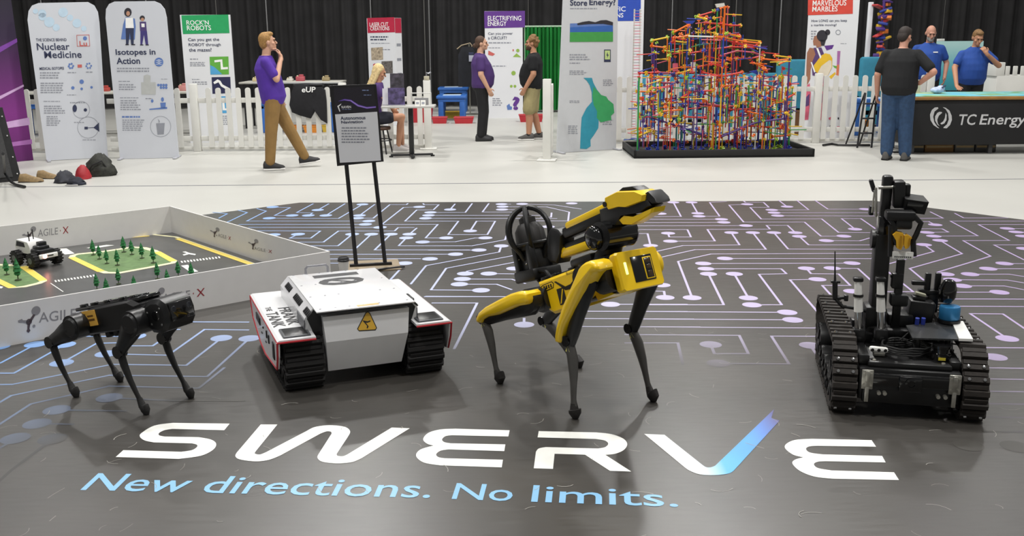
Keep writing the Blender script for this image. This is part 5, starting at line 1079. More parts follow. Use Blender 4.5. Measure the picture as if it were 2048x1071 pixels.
    P.poly(r, 'blue_heading', [(1197, -38), (1281.5, -38), (1281.5, 41.5), (1198, 42.5)], mat('print_royal', '2549ae', .6)); P.text(r, 'FIC', f(85, 93)+f(222, 163), WHITE, .008, -.005); P.text(r, 'NS', f(90, 186)+f(190, 250), WHITE, .008, -.005)
    # --- Marvelous Marbles, a square column with a printed girl
    f = z0(1600, 0, 3.15); P, r = board('white square-column banner with a red MARVELOUS MARBLES heading and a printed girl with yellow backpack', (1601, 279), (1699, 281.5), ((1614, -30), (1707, -30)), .22)
    OR = mat('print_vermilion', 'cf4436', .6); P.poly(r, 'red_heading', [(1616.5, -30), (1706.5, -30), (1705.5, 27.5), (1615.5, 30.5)], OR); zh = P.uv(1706, 28)[1]; side(r, P, OR, zh, P.uv(1706, -30)[1]-.01, .01, .21)
    P.text(r, 'MARVELOUS', f(80, 1)+f(292, 36), WHITE, .008, -.005); P.text(r, 'MARBLES', f(78, 40)+f(237, 73), WHITE, .008, -.005); P.text(r, 'How LONG can you keep', f(72, 122)+f(296, 142), NAVY, .01); P.text(r, 'a marble moving?', f(70, 150)+f(230, 168), NAVY, .01); P.lines(r, [(1622, 60, 1634, 80, 4), (1681, 86, 1693, 88, 1)], GREY)
    f = z0(1580, 30, 3.825); SK = mat('print_warm_skin', '9c6b52', .6); PT = mat('print_tank_purple', '553a6e', .6); YB = mat('print_pack_yellow', 'e3b82a', .6); CR = mat('print_cream', 'ddd2bd', .6); PK = mat('print_pink', 'cf5f78', .6)
    P.poly(r, 'figure_arm', [f(150, 250), f(188, 255), f(196, 300), f(172, 360), f(158, 420), f(155, 490), f(132, 535), f(116, 525), f(124, 470), f(126, 380), f(130, 290)], SK); P.poly(r, 'figure_top', [f(180, 250), f(240, 248), f(262, 300), f(258, 470), f(172, 462), f(165, 370), f(195, 300)], PT, -.004)
    P.poly(r, 'figure_head', [f(185, 165), f(215, 150), f(238, 190), f(240, 240), f(205, 250), f(198, 232), f(180, 232), f(176, 200)], SK, -.0035); P.polys(r, 'figure_hair', [disc(f, 246, 160, 42, 46), disc(f, 288, 132, 20, 22), [f(230, 190), f(275, 190), f(262, 235), f(240, 235)]], DKHAIR, -.004)
    P.poly(r, 'backpack', [f(238, 310), f(270, 292), f(305, 300), f(324, 330), f(322, 400), f(290, 462), f(245, 468), f(190, 430), f(182, 385)], YB, -.005); P.poly(r, 'backpack_pocket', [f(240, 390), f(300, 345), f(318, 350), f(318, 400), f(290, 462), f(245, 468), f(212, 440)], CR, -.0055); P.polys(r, 'backpack_strap', [[f(200, 252), f(215, 252), f(240, 320), f(232, 335)], [f(158, 360), f(168, 360), f(195, 435), f(185, 440)]], WHITE, -.0055)
    P.polys(r, 'figure_leggings', [[f(108, 560), f(150, 520), f(160, 600), f(140, 800), f(96, 805), f(100, 660)], [f(215, 470), f(258, 470), f(250, 620), f(240, 800), f(205, 820), f(208, 640)]], PK); P.polys(r, 'leggings_pattern', [[f(112, 640), f(150, 600), f(146, 690), f(106, 705)], [f(212, 610), f(250, 600), f(245, 670), f(210, 680)], [f(222, 475), f(256, 475), f(254, 520), f(220, 520)]], PT, -.004); P.poly(r, 'figure_shin', [f(212, 800), f(236, 800), f(212, 880), f(205, 915), f(190, 912), f(200, 870)], SK)
    P.poly(r, 'wing', [f(262, 235), f(336, 228), f(322, 258), f(280, 270)], PU); P.poly(r, 'marble_chute', [f(362, 275), f(386, 275), f(378, 380), f(358, 380)], mat('print_mauve', 'a567a0', .6)); P.poly(r, 'marble_chute_end', [f(358, 380), f(378, 380), f(372, 465), f(352, 465)], mat('print_coral', 'cf7450', .6)); P.poly(r, 'green_leaf', [f(325, 385), f(358, 390), f(360, 412), f(340, 402)], mat('print_leaf_green', '5fa83c')); P.poly(r, 'yellow_swirl', [f(300, 470), f(345, 435), f(350, 450), f(315, 490)], YB); P.polys(r, 'grey_spiral', ring_poly(f, 368, 132, 20, 5), GREY); P.polys(r, 'red_shapes', [[f(360, 850), f(400, 850), f(400, 895), f(360, 895)], [f(295, 785), f(322, 775), f(322, 800), f(298, 800)]], PK); P.polys(r, 'dark_dots', [disc(f, 310, 850, 7, 9), disc(f, 370, 790, 6, 9)], DKHAIR)
booth_banners()
def purple_wall():
    B = G(67, 320); A = G(-150, 342); P = Panel(A, B); r = P.thing('display_backdrop', 'dark display backdrop printed with glowing purple light streaks beside the black speaker', 'backdrop'); r['kind'] = 'thing'
    m = bpy.data.materials.new('purple_gradient_print'); m.use_nodes = True; nt = m.node_tree; bs = nt.nodes['Principled BSDF']; bs.inputs['Roughness'].default_value = .5
    tc = nt.nodes.new('ShaderNodeTexCoord'); sp = nt.nodes.new('ShaderNodeSeparateXYZ'); nt.links.new(tc.outputs['Object'], sp.inputs[0]); cr = nt.nodes.new('ShaderNodeValToRGB'); mr = nt.nodes.new('ShaderNodeMapRange'); mr.inputs['From Max'].default_value = 2.3
    nt.links.new(sp.outputs['Z'], mr.inputs['Value']); nt.links.new(mr.outputs[0], cr.inputs['Fac']); nt.links.new(cr.outputs[0], bs.inputs['Base Color']); e = cr.color_ramp.elements; e[0].color = (*lin('5a1a5c'), 1); e[1].color = (*lin('221c2c'), 1)
    for p, c in ((.3, '7c2a7e'), (.55, '5b2462'), (.75, '2f1f3c')): q = e.new(p); q.color = (*lin(c), 1)
    slab(P, r, [(-150, 342), (67, 320), (14, -60), (-170, -60)], .08, m)
    LP = mat('print_light_streak', 'c9a3cf', .5); L2 = mat('print_violet_streak', '7a3f9c', .5)
    f = z0(0, 0, 2.677)
    P.poly(r, 'light_streak', [f(-200, 610), f(125, 452), f(128, 462), f(-200, 640)], LP); P.poly(r, 'light_streak', [f(-200, 350), f(90, 205), f(92, 225), f(-200, 400)], L2); P.poly(r, 'light_streak', [f(-200, 700), f(155, 628), f(160, 668), f(-200, 720)], LP); P.poly(r, 'light_streak', [f(-200, 800), f(170, 745), f(172, 770), f(-200, 815)], mat('print_mauve_streak', 'a86aae', .5))
purple_wall()
def sign_stand():
    A, B = G(713, 536), G(771, 533); P = Panel(A, B); r = P.thing('sign_stand', 'black-framed Autonomous Navigation sign on two slim leaning posts', 'sign stand')
    bk = mat('sign_black', '1b1a1d', .4)
    def q(px, py, y=0.): s, z = P.uv(px, py); return Vector((s, y, z))
    for a, b_ in (((713, 536), (692, 322)), ((771, 533), (747, 318))):
        k = MB(); k.tube([q(*a), q(*b_)], .015, 4); k.build('post', bk, r, smooth=0)
    k = MB(); a, c = q(713, 536), q(771, 533); k.rbox(((a.x+c.x)/2, .0, .025), (c.x-a.x+.10, .03, .02), .004); k.build('base_bar', bk, r)
    k = MB(); k.rbox(((a.x+c.x)/2+.02, .02, .008), (c.x-a.x+.18, .34, .014), .004); k.build('base_plate', mat('sign_base_tan', '8e7f68', .6), r)
    k = MB(); k.rbox((c.x+.02, -.13, .018), (.24, .025, .012), .004, rot=(0, 0, .25)); k.build('base_strip', bk, r)
    def slab2(name, pts, m, y0, y1):
        k = MB(); v = [q(*p) for p in pts]; n = len(v); k.add([(p.x, y0, p.z) for p in v]+[(p.x, y1, p.z) for p in v], [tuple(range(n)), tuple(range(2*n-1, n-1, -1))]+[(i, n+i, n+(i+1) % n, (i+1) % n) for i in range(n)]); return renorm(k.build(name, m, r, smooth=0))
    slab2('sign_frame', [(659, 171), (752, 168), (767, 322), (674, 331)], bk, -.025, .012)
    f = z0(640, 160, 2.677)
    def pr(name, pts, m, y): k = MB(); k.add([(lambda v: (v.x, y, v.z))(q(*f(*p))) for p in pts], [tuple(range(len(pts)))]); return k.build(name, m, r, smooth=0)
    pr('sign_header', [(72, 42), (286, 33), (302, 168), (80, 180)], mat('sign_header_dark', '232029', .4), -.0265); pr('sign_sheet', [(80, 182), (305, 168), (325, 428), (106, 440)], BW2, -.0265)
    vi = mat('sign_violet', '6a4bb0', .4); lv = mat('sign_lilac', 'b79be6', .4)
    pr('light_wave', [(95, 112), (130, 100), (165, 104), (205, 130), (250, 142), (298, 138), (298, 147), (250, 152), (200, 140), (160, 112), (130, 108)], vi, -.0272); pr('light_wave', [(120, 104), (165, 107), (205, 134), (250, 146), (298, 142), (298, 144.5), (250, 149), (203, 138), (163, 110)], lv, -.0278)
    pr('white_mark', [(92, 138), (114, 124), (110, 132), (100, 140), (108, 166), (104, 168)], WHITE, -.0275)
    def tx(s, box, m, bold=.01):
        l, t, rr, b_ = box; p0, p1, p2 = q(*f(l, b_)), q(*f(rr, b_-(rr-l)*.03)), q(*f(l-2, t)); text_part(s, 'lettering', m, r, lambda u, v: (p0.x+(p1.x-p0.x)*u+(p2.x-p0.x)*v, -.028, p0.z+(p1.z-p0.z)*u+(p2.z-p0.z)*v), bold)
    tx('RAVEN', (116, 137, 166, 150), WHITE); tx('Autonomous', (110, 193, 243, 212), NAVY, .02); tx('Navigation', (114, 216, 230, 236), NAVY, .02)
    P.lines(r, [(683, 252, 740, 286, 6)], GREY, -.028); P.lines(r, [(724, 178, 738, 182, 1), (727, 188, 742, 191, 1), (684, 217, 702, 219, 1)], mat('print_steel_blue', '7f8fb8', .6), -.028)
    # paper cup by the stand
    g = G(689, 546); cup = thing('paper_cup', 'white paper coffee cup with a dark lid on the mat beside the sign base', 'cup', (g.x, g.y-.02, MAT_Z))
    k = MB(); k.lathe([(.030, 0), (.041, .098), (.039, .098), (.028, .003)], 18); k.build('cup_body', mat('paper_white', 'd8d6d2', .6), cup)
    k = MB(); k.lathe([(.043, .095), (.044, .105), (.041, .108), (.039, .122), (.034, .122), (.033, .117), (.001, .117)], 18); k.build('lid', mat('lid_dark', '262628', .35), cup)
sign_stand()
# ================================================================ fences
FW = mat('fence_white', 'd9d8d2', .5, var=.03, scale=5)
def picket_mesh(h, w=.08, t=.022):
    b = MB(); b.prism([(-w/2, .06), (w/2, .06), (w/2, h-w*.45)]+[(w/2*math.cos(math.radians(a)), h-w*.45+w*.45*math.sin(math.radians(a))) for a in (30, 60, 90, 120, 150)]+[(-w/2, h-w*.45)], t, I4((0, 0, 0), (math.pi/2, 0, 0)))
    me = b.mesh('picket', 30); me.materials.append(FW); return me
_pk = {}
def fence(A, B, h, label, posts=(0, 1), step=.152, post_h=.06, flange=()):
    P = Panel(G(*A), G(*B)); r = P.thing('picket_fence', label, 'fence', 'white picket fence sections')
    hk = round(h, 2); me = _pk.setdefault(hk, picket_mesh(hk))
    n = max(1, int((P.L-.12)/step)); off = (P.L-n*step)/2
    for i in range(n+1):
        x = off+i*step
        if x < .1 or x > P.L-.1: continue
        link(bpy.data.objects.new('picket', me), r, (x, 0, 0))
    for z, hh in ((h*.80, .075), (h*.20, .075), (.045, .05)):
        xa = .0 if 0 in posts else .062; b = MB(); xb = P.L-(0 if 1 in posts else .062); b.rbox(((xb+xa)/2, .022, z), (xb-xa, .03, hh), .004); b.build('rail', FW, r)
    for k in posts:
        b = MB(); b.rbox((k*P.L, .015, (h+post_h)/2), (.11, .11, h+post_h), .008); b.build('post', FW, r)
        if k in flange: b = MB(); b.rbox((k*P.L, .015, .012), (.26, .26, .022), .006); b.build('post_base', FW, r)
    return P, r
LF = .97
fence((-40, 306), (215, 303.5), LF, 'white picket fence section behind the rounded banners', (0,))
fence((215, 303.5), (396, 302), LF, 'white picket fence section between the Isotopes banner and its square post', (1,))
fence((396, 302), (690, 299.8), LF, 'white picket fence section with a black T-shirt draped over it', (1,))
fence((690, 299.8), (857, 298), LF, 'white picket fence section ending in a post by the small round-based table', (1,), post_h=.09, flange=(1,))
RF = 1.07
fence((1096, 321), (1107, 310), 1.05, 'white picket fence section seen end-on with a flanged post', (0,), post_h=.08, flange=(0,))
fence((1186, 287), (1420, 286), RF, 'white picket fence section behind the left half of the marble run tower', (0,))
fence((1420, 286), (1630, 285.5), RF, 'white picket fence section behind the right half of the marble run tower', (0, 1), post_h=.03)
fence((1630, 285.5), (1850, 285), RF, 'white picket fence section in front of the printed girl banner', (1,), post_h=.03)
# ================================================================ furniture and clutter
def table(label, c, size, hgt, topm, legm, rotz=0., th=.035, name='display_table', group=None, legs=True, leg_r=.022):
    r = thing(name, label, 'table', (c.x, c.y, 0), rotz, group)
    b = MB(); b.rbox((0, 0, hgt-th/2), (size[0], size[1], th), .01); b.build('table_top', topm, r)
    for sx in (-1, 1):
        for sy in (-1, 1):
            b = MB(); b.tube([(sx*(size[0]/2-.08), sy*(size[1]/2-.08), 0), (sx*(size[0]/2-.08), sy*(size[1]/2-.08), hgt-th)], leg_r, 8); b.build('leg', legm, r)
    return r
def hall_tables():
    wt = mat('table_grey_white', 'b9b7ae', .5); dm = mat('table_dark_metal', '2a2a2c', .4, .4); bl = mat('play_blue', '2f66b4', .45, var=.08); rd = mat('bin_red', 'b32632', .45); ye = mat('bin_yellow', 'cfae3a', .45); org = mat('bin_orange', 'd6862a', .45)
    table('long grey-topped table with toys behind the draped T-shirt', AT(587, 162, 19.3), (1.95, .75), AT(590, 162, 19.3).z, wt, dm)
    table('grey-topped table behind the pickets and rounded banners', AT(235, 182, 18.0), (4.2, .7), .78, wt, dm)
    # small things on the tables
    def block(label, px, py, Y, size, m, name='toy_block', cat='toy', z=None):
        p = AT(px, py, Y); z = p.z if z is None else z
        r = thing(name, label, cat, (p.x, p.y, z)); b = MB(); b.rbox((0, 0, size[2]/2), size, .01); b.rbox((size[0]*.12, 0, size[2]+.018), (size[0]*.5, size[1]*.6, .036), .008); b.build('body', m, r)
        b = MB(); b.rbox((-size[0]*.3, -size[1]*.2, size[2]+.01), (size[0]*.2, size[1]*.3, .02), .004); b.build('knob', mat('toy_cream', 'd7cda8', .5), r); return r
    zt = AT(590, 162, 19.3).z
    block('white model kit on the long table behind the T-shirt', 580, 158, 19.3, (.12, .12, .05), mat('toy_white', 'cfcac0', .5), z=zt)
    block('red and pink model kit on the long table behind the T-shirt', 601, 158, 19.3, (.16, .14, .09), mat('toy_rose', 'b3525c', .5), z=zt)
    block('tan wooden model on the long table behind the T-shirt', 652, 158, 19.3, (.14, .12, .07), mat('toy_tan', '9a8a66', .5), z=zt)
    block('red toy on the table behind the two rounded banners', 210, 175, 18.0, (.15, .12, .07), mat('toy_red', 'b0463e', .5), z=.78)
    block('pale toy on the long table behind the man in purple', 512, 160, 19.3, (.12, .12, .06), mat('toy_sand', 'c9b98e', .5), z=zt)
    block('pink toy box on the table beside the second rounded banner', 368, 175, 18.0, (.16, .15, .10), mat('toy_pink', 'c98a86', .5), z=.78)
    # blue play tables with bins underneath
    def play_table(label, px, py, w, d, h):
        g = G(px, py); r = thing('play_table', label, 'table', (g.x, g.y, 0), 0, 'blue play tables')
        b = MB(); b.rbox((0, 0, h-.03), (w, d, .06), .015); b.rbox((0, 0, h-.09), (w*.9, d*.9, .07), .01); b.build('table_top', bl, r)
        for sx in (-1, 1):
            for sy in (-1, 1): b = MB(); b.rbox((sx*(w/2-.09), sy*(d/2-.09), (h-.06)/2), (.11, .11, h-.06), .02); b.build('leg', bl, r)
        b = MB(); b.rbox((0, 0, h+.002), (w*.6, d*.5, .012), .004); b.build('brick_tray', mat('tray_pale', 'bcd0e4', .5), r); return g
    play_table('blue play table standing in the open behind the fence end post', 905, 240, .62, .62, .52)
    play_table('second blue play table close against the black drapes', 908, 222, .70, .6, .56)
    play_table('blue play table behind the fence beside the printed girl banner', 1735, 268, .75, .6, .62)
    play_table('blue play table behind the marble run ladder', 1225, 262, .9, .6, .62)
    play_table('blue play table behind the pickets below the T-shirt', 605, 262, 1.5, .7, .56)
    play_table('blue play table behind the pickets left of the first rounded banner', 80, 270, .7, .6, .62)
    play_table('blue play table behind the pickets under the tall marble run', 1370, 265, 1.3, .6, .6)
    def bin_(label, px, py, m, s=(.30, .26, .12)):
        g = G(px, py); r = thing('storage_bin', label, 'bin', (g.x, g.y, 0)); w, d, h = s
        b = MB(); ro = lambda k, z: [(-w/2*k, -d/2*k, z), (w/2*k, -d/2*k, z), (w/2*k, d/2*k, z), (-w/2*k, d/2*k, z)]
        b.loft([ro(.86, .0), ro(1, h), ro(.93, h), ro(.80, .015)]); renorm(b.build('tub', m, r, smooth=0)); b = MB(); b.tube(ro(1.01, h), .009, 6, closed=True); b.build('rim', m, r)
    bin_('red bin on the floor in front of a blue play table', 880, 246, rd); bin_('red bin on the floor behind the woman in purple', 928, 246, rd, (.4, .26, .12)); bin_('yellow bin under the blue play table behind the fence end post', 905, 236, ye, (.34, .2, .14))
    bin_('orange bin behind the pickets under the T-shirt', 588, 264, org); bin_('second orange bin behind the pickets beside the sign stand', 626, 264, org); bin_('yellow-orange bin behind the pickets next to the sign frame', 656, 263, ye, (.18, .2, .12))
    bin_('red bin behind the pickets beside the round-based table', 842, 244, rd, (.5, .3, .3)); bin_('red bin on the floor behind the man in shorts', 1062, 243, rd, (.5, .26, .14)); bin_('brown bin behind the marble run base', 1590, 268, mat('bin_brown', '6f4a2c', .5), (.3, .3, .4))
    # things behind the marble run fence
    bin_('green bin behind the pickets under the marble run', 1464, 262, mat('bin_green', '2c8a6a', .45), (.4, .3, .25)); bin_('teal bin behind the pickets under the marble run', 1520, 262, mat('bin_teal', '2b8f96', .45), (.4, .3, .3)); bin_('orange bin on the floor near the ladder behind the man in black', 1716, 263, org, (.3, .2, .2))
hall_tables()
def high_table():
    # small table with a T-shaped foot, the leaflet display and the frame
    g = G(824, 313); r = thing('pedestal_table', 'small square grey table on one black pedestal beside the seated woman', 'table', (g.x, g.y, 0)); h = AT(815, 210, g.y).z
    m = mat('pedestal_black', '1c1c1e', .4); b = MB(); b.rbox((-.02, -.02, h-.015), (.76, .4, .03), .008); b.build('table_top', mat('laminate_grey', 'b7b6b2', .45), r)
    b = MB(); b.rbox((0, 0, h/2), (.07, .07, h-.03), .01); b.build('pedestal', m, r)
    for a in (0, math.pi/2): b = MB(); b.rbox((0, 0, .03), (.62, .06, .03), .01, rot=(0, 0, a+.15)); b.build('foot', m, r)
    for x, y in ((.3, .05), (-.3, -.05)): b = MB(); b.cyl((x, y, 0), (x, y, .02), .03, 10); b.build('glide', m, r)
    pp = [(-.36, -.02, .08, .24), (-.19, -.1, .24, .25), (-.19, .03, .2, .45)]
    cols = [mat('leaflet_white', 'c9c7cf', .5), mat('leaflet_violet', '4a3f66', .5, var=.8, scale=14), mat('leaflet_dark', '3a353f', .5, var=.8, scale=14)]
    labs = ['pale leaflet stack on the small pedestal table', 'violet printed leaflet pack on the small pedestal table', 'tall dark printed leaflet board on the small pedestal table']
    for (x, y, w, hh), m2, lb in zip(pp, cols, labs):
        o = thing('leaflet_stand', lb, 'leaflet', (g.x+x, g.y+y, h)); b = MB(); b.box((0, .02, hh/2), (w, .012, hh), (-.12, 0, 0)); b.build('board', m2, o, smooth=0); b = MB(); b.rbox((0, .02, .006), (w, .09, .012), .003); b.build('ledge', mat('acrylic_grey', '9b9aa0', .3), o)
    o = thing('picture_stand', 'wire picture frame stand on the small pedestal table', 'frame', (g.x+.18, g.y, h)); b = MB(); b.tube([(-.16, 0, .01), (-.16, 0, .17), (.12, 0, .17), (.12, 0, .01)], .01, 6); b.build('frame', mat('frame_white', 'c6c5c1', .4), o); b = MB(); b.rbox((-.02, .03, .05), (.2, .03, .1), .005); b.build('card', mat('card_grey', '8f8e90', .6), o)
    for k, (dx, lb) in enumerate(((.02, 'small white card leaning on the pedestal table'), (.10, 'second small white card on the pedestal table edge'))):
        o = thing('folded_card', lb, 'card', (g.x+dx+.1, g.y-.16, h)); b = MB(); b.add([(-.035, -.03, 0), (.035, -.03, 0), (.035, 0, .08), (-.035, 0, .08), (-.035, .03, 0), (.035, .03, 0)], [(0, 1, 2, 3), (3, 2, 5, 4)]); b.build('card_sheet', FW, o, smooth=0); b = MB(); b.box((0, -.017, .04), (.04, .002, .03), (-.36, 0, 0)); b.build('card_print', GREY, o, smooth=0)
    # stool under the woman
    g2 = G(760, 306); st = thing('bar_stool', 'black metal stool under the seated woman in purple', 'stool', (g2.x, g2.y, 0)); hs = .40
    b = MB(); b.lathe([(.001, hs-.045), (.17, hs-.045), (.18, hs-.02), (.17, hs), (.001, hs)], 20); b.build('seat', mat('stool_brown', '4a3020', .5), st)
    for a in range(4): b = MB(); t = a*math.pi/2+.6; b.tube([(.13*math.cos(t), .13*math.sin(t), hs-.04), (.21*math.cos(t), .21*math.sin(t), 0)], .012, 8); b.build('leg', m, st)
    b = MB(); b.tube([(.185*math.cos(t), .185*math.sin(t), .2) for t in [2*math.pi*i/16 for i in range(16)]], .009, 6, closed=True); b.build('foot_ring', m, st)
    global STOOL; STOOL = (g2, hs)
    # tap-like trinket on top of the end post
    p = G(857, 298); o = thing('desk_trinket', 'small metal trinket on a pale block on top of the fence end post', 'trinket', (p.x, p.y, LF+.09)); b = MB(); b.rbox((0, 0, .03), (.08, .08, .06), .006); b.build('block', mat('trinket_cream', 'b9b39c', .5), o); b = MB(); b.tube([(0, 0, .055), (0, 0, .11), (.03, 0, .10), (.07, 0, .12)], .013, 8); b.build('spout', mat('trinket_grey', '8f9096', .3, .6), o)
high_table()
def draped_shirt():
    # black T-shirt hanging over the picket fence
    P = Panel(G(396, 302), G(690, 299.8)); r = P.thing('draped_shirt', 'black T-shirt with white lettering draped over the picket fence', 'shirt'); f = z0(560, 130, 5.95)
    pts = [f(180, 222), f(270, 220), f(400, 250), f(500, 258), f(545, 295), f(560, 420), f(568, 690), f(500, 650), f(430, 535), f(375, 632), f(250, 600), f(150, 560), f(118, 470), f(140, 330)]
    cl = mat('shirt_black', '17171b', .85, var=.2, scale=20, bump=.2); rnd = random.Random(2)
    q = [P.uv(*p) for p in pts]; n = len(q); b = MB()
    cxs = sum(a for a, _ in q)/n; czs = sum(c for _, c in q)/n
    rings = []
    for k, (sc, y) in enumerate(((1, -.03), (.99, -.055), (.75, -.075), (.4, -.085))): rings.append([((a-cxs)*sc+cxs, y-.012*(1+math.sin(7*a+k)), (c-czs)*sc+czs) for a, c in q])
    b.loft([[(a, -.027, c) for a, c in q]]+rings); renorm(b.build('shirt_front', cl, r, smooth=60))
    b = MB(); zt = LF+.01; s0, s1 = P.uv(*f(170, 240))[0], P.uv(*f(520, 260))[0]
    b.tube([(s0+(s1-s0)*i/8, -.02+.006*math.sin(i*2), zt+.022-.004*math.cos(i)) for i in range(9)], .05, 8, sq=(1, .5)); b.build('shirt_fold', cl, r)
    P.text(r, 'eUP', f(275, 255)+f(440, 320), WHITE, .02, -.105, shear=.1)
draped_shirt()
def floor_gear():
    # black wedge speaker / flight case at the frame edge with its cable
    m = mat('speaker_black', '19191b', .6, var=.15, scale=30); g0, g1 = G(-70, 372), G(44, 361); P = Panel(g0, g1); r = P.thing('floor_speaker', 'black floor speaker cabinet with steel screws standing beside the purple backdrop', 'speaker'); h = P.uv(10, 215)[1]
    b = MB(); w = P.L
    b.loft([[(0, 0, 0), (w, 0, 0), (w, .5, 0), (0, .5, 0)], [(0, .06, h), (w-.10, .06, h), (w-.10, .5, h), (0, .5, h)]]); renorm(b.build('cabinet', m, r, smooth=0))
    b = MB(); b.loft([[(.05, -.008, .06), (w-.1, -.008, .06), (w-.1, .02, .06), (.05, .02, .06)], [(.05, .045, h-.05), (w-.18, .045, h-.05), (w-.18, .08, h-.05), (.05, .08, h-.05)]]); renorm(b.build('grille', mat('grille_charcoal', '3a3a3b', .7, var=.5, scale=180), r, smooth=0))
    for t in (.1, .33, .62, .88): b = MB(); b.ell((w-.035-.10*t, .06*t-.004, h*t), .011, n=8, k=5); b.build('screw', mat('screw_bright', 'c8c8c8', .3, .9), r)
    c = MB(); pts = [G(10, 300, .55)*.98, G(14, 345, .12), G(26, 362, .03), G(36, 368, .02), G(54, 372, .02)]; pts = [Vector((p.x, p.y-.05, p.z)) for p in pts]; c.tube(pts, .016, 8); o = c.build('speaker_cable', mat('cable_black', '151517', .5)); tag(o, 'thick black cable curling from the floor speaker onto the floor', 'cable')
    # tan shoes
    f = z0(0, 180, 4.867); sh = mat('shoe_tan', '8a7350', .7, var=.2, scale=30, bump=.2)
    for k, (px, py, yaw, lb) in enumerate(((62, 364, .1, 'tan shoe lying on the hall floor next to the dark speaker cable'), (96, 357, -.1, 'second tan shoe lying against the grey jacket on the floor'))):
        g = G(px, py); r = thing('shoe', lb, 'shoe', (g.x, g.y, 0), yaw)
        b = MB(); b.loft([[(x, .045*w2*math.cos(t), .008+hh*max(0, math.sin(t)) if math.sin(t) > -.2 else .008) for t in [2*math.pi*j/12 for j in range(12)]] for x, w2, hh in ((-.14, .5, .05), (-.12, .85, .095), (-.05, .9, .10), (.02, .95, .07), (.09, 1.05, .05), (.135, .7, .035), (.15, .3, .02))]); renorm(b.build('upper', sh, r))
        b = MB(); b.rbox((0, 0, .008), (.28, .085, .016), .007); b.build('sole', mat('shoe_sole', '3c3226', .8), r)
    # heap: dark jacket, red pouch, black mesh bag
    def lump(name, label, cat, px, py, size, m, seed, part='cloth', jag=.3):
        g = G(px, py); r = thing(name, label, cat, (g.x, g.y, 0)); rnd = random.Random(seed); b = MB(); n = 18; w, d, h = size; rings = []
        for i in range(8):
            t = i/7; rr = math.cos(t*1.45)**.6; rings.append([(w/2*rr*math.cos(a)*(1+jag*rnd.uniform(-.5, .5)), d/2*rr*math.sin(a)*(1+jag*rnd.uniform(-.5, .5)), max(.003, h*t*(1+jag*rnd.uniform(-.4, .3))) if i else .002) for a in [2*math.pi*j/n for j in range(n)]])
        b.loft(rings); renorm(b.build(part, m, r, smooth=60)); return r
    lump('crumpled_jacket', 'crumpled charcoal jacket on the floor between the tan shoes and the red pouch', 'jacket', 130, 364, (.25, .26, .14), mat('jacket_charcoal', '33343b', .85, var=.4, scale=14), 4)
    a = lump('knit_hat', 'dark navy hat with a pale edge lying in front of the red pouch', 'hat', 153, 369, (.22, .2, .09), mat('cap_navy', '20222c', .85, var=.5, scale=14), 6)
    b = MB(); b.tube([(-.09, -.1, .01), (-.02, -.115, .008), (.06, -.1, .01)], .008, 6); b.build('pale_edge', mat('cap_edge', 'b8b6b4', .7), a)
    lump('pouch', 'bright red pouch in the heap of gear on the floor', 'pouch', 167, 357, (.19, .22, .17), mat('pouch_red', '9c1f28', .6, var=.15), 8, jag=.15)
    a = lump('backpack', 'black and olive backpack slumped on the floor beside the red pouch', 'backpack', 202, 350, (.40, .36, .26), mat('backpack_black', '25261f', .7, var=.6, scale=25, bump=.3), 9)
    b = MB(); b.tube([(-.12, -.16, .03), (-.03, -.17, .15), (.08, -.13, .2), (.15, -.08, .05)], .012, 6); b.build('strap', mat('strap_black', '151515', .7), a)
floor_gear()
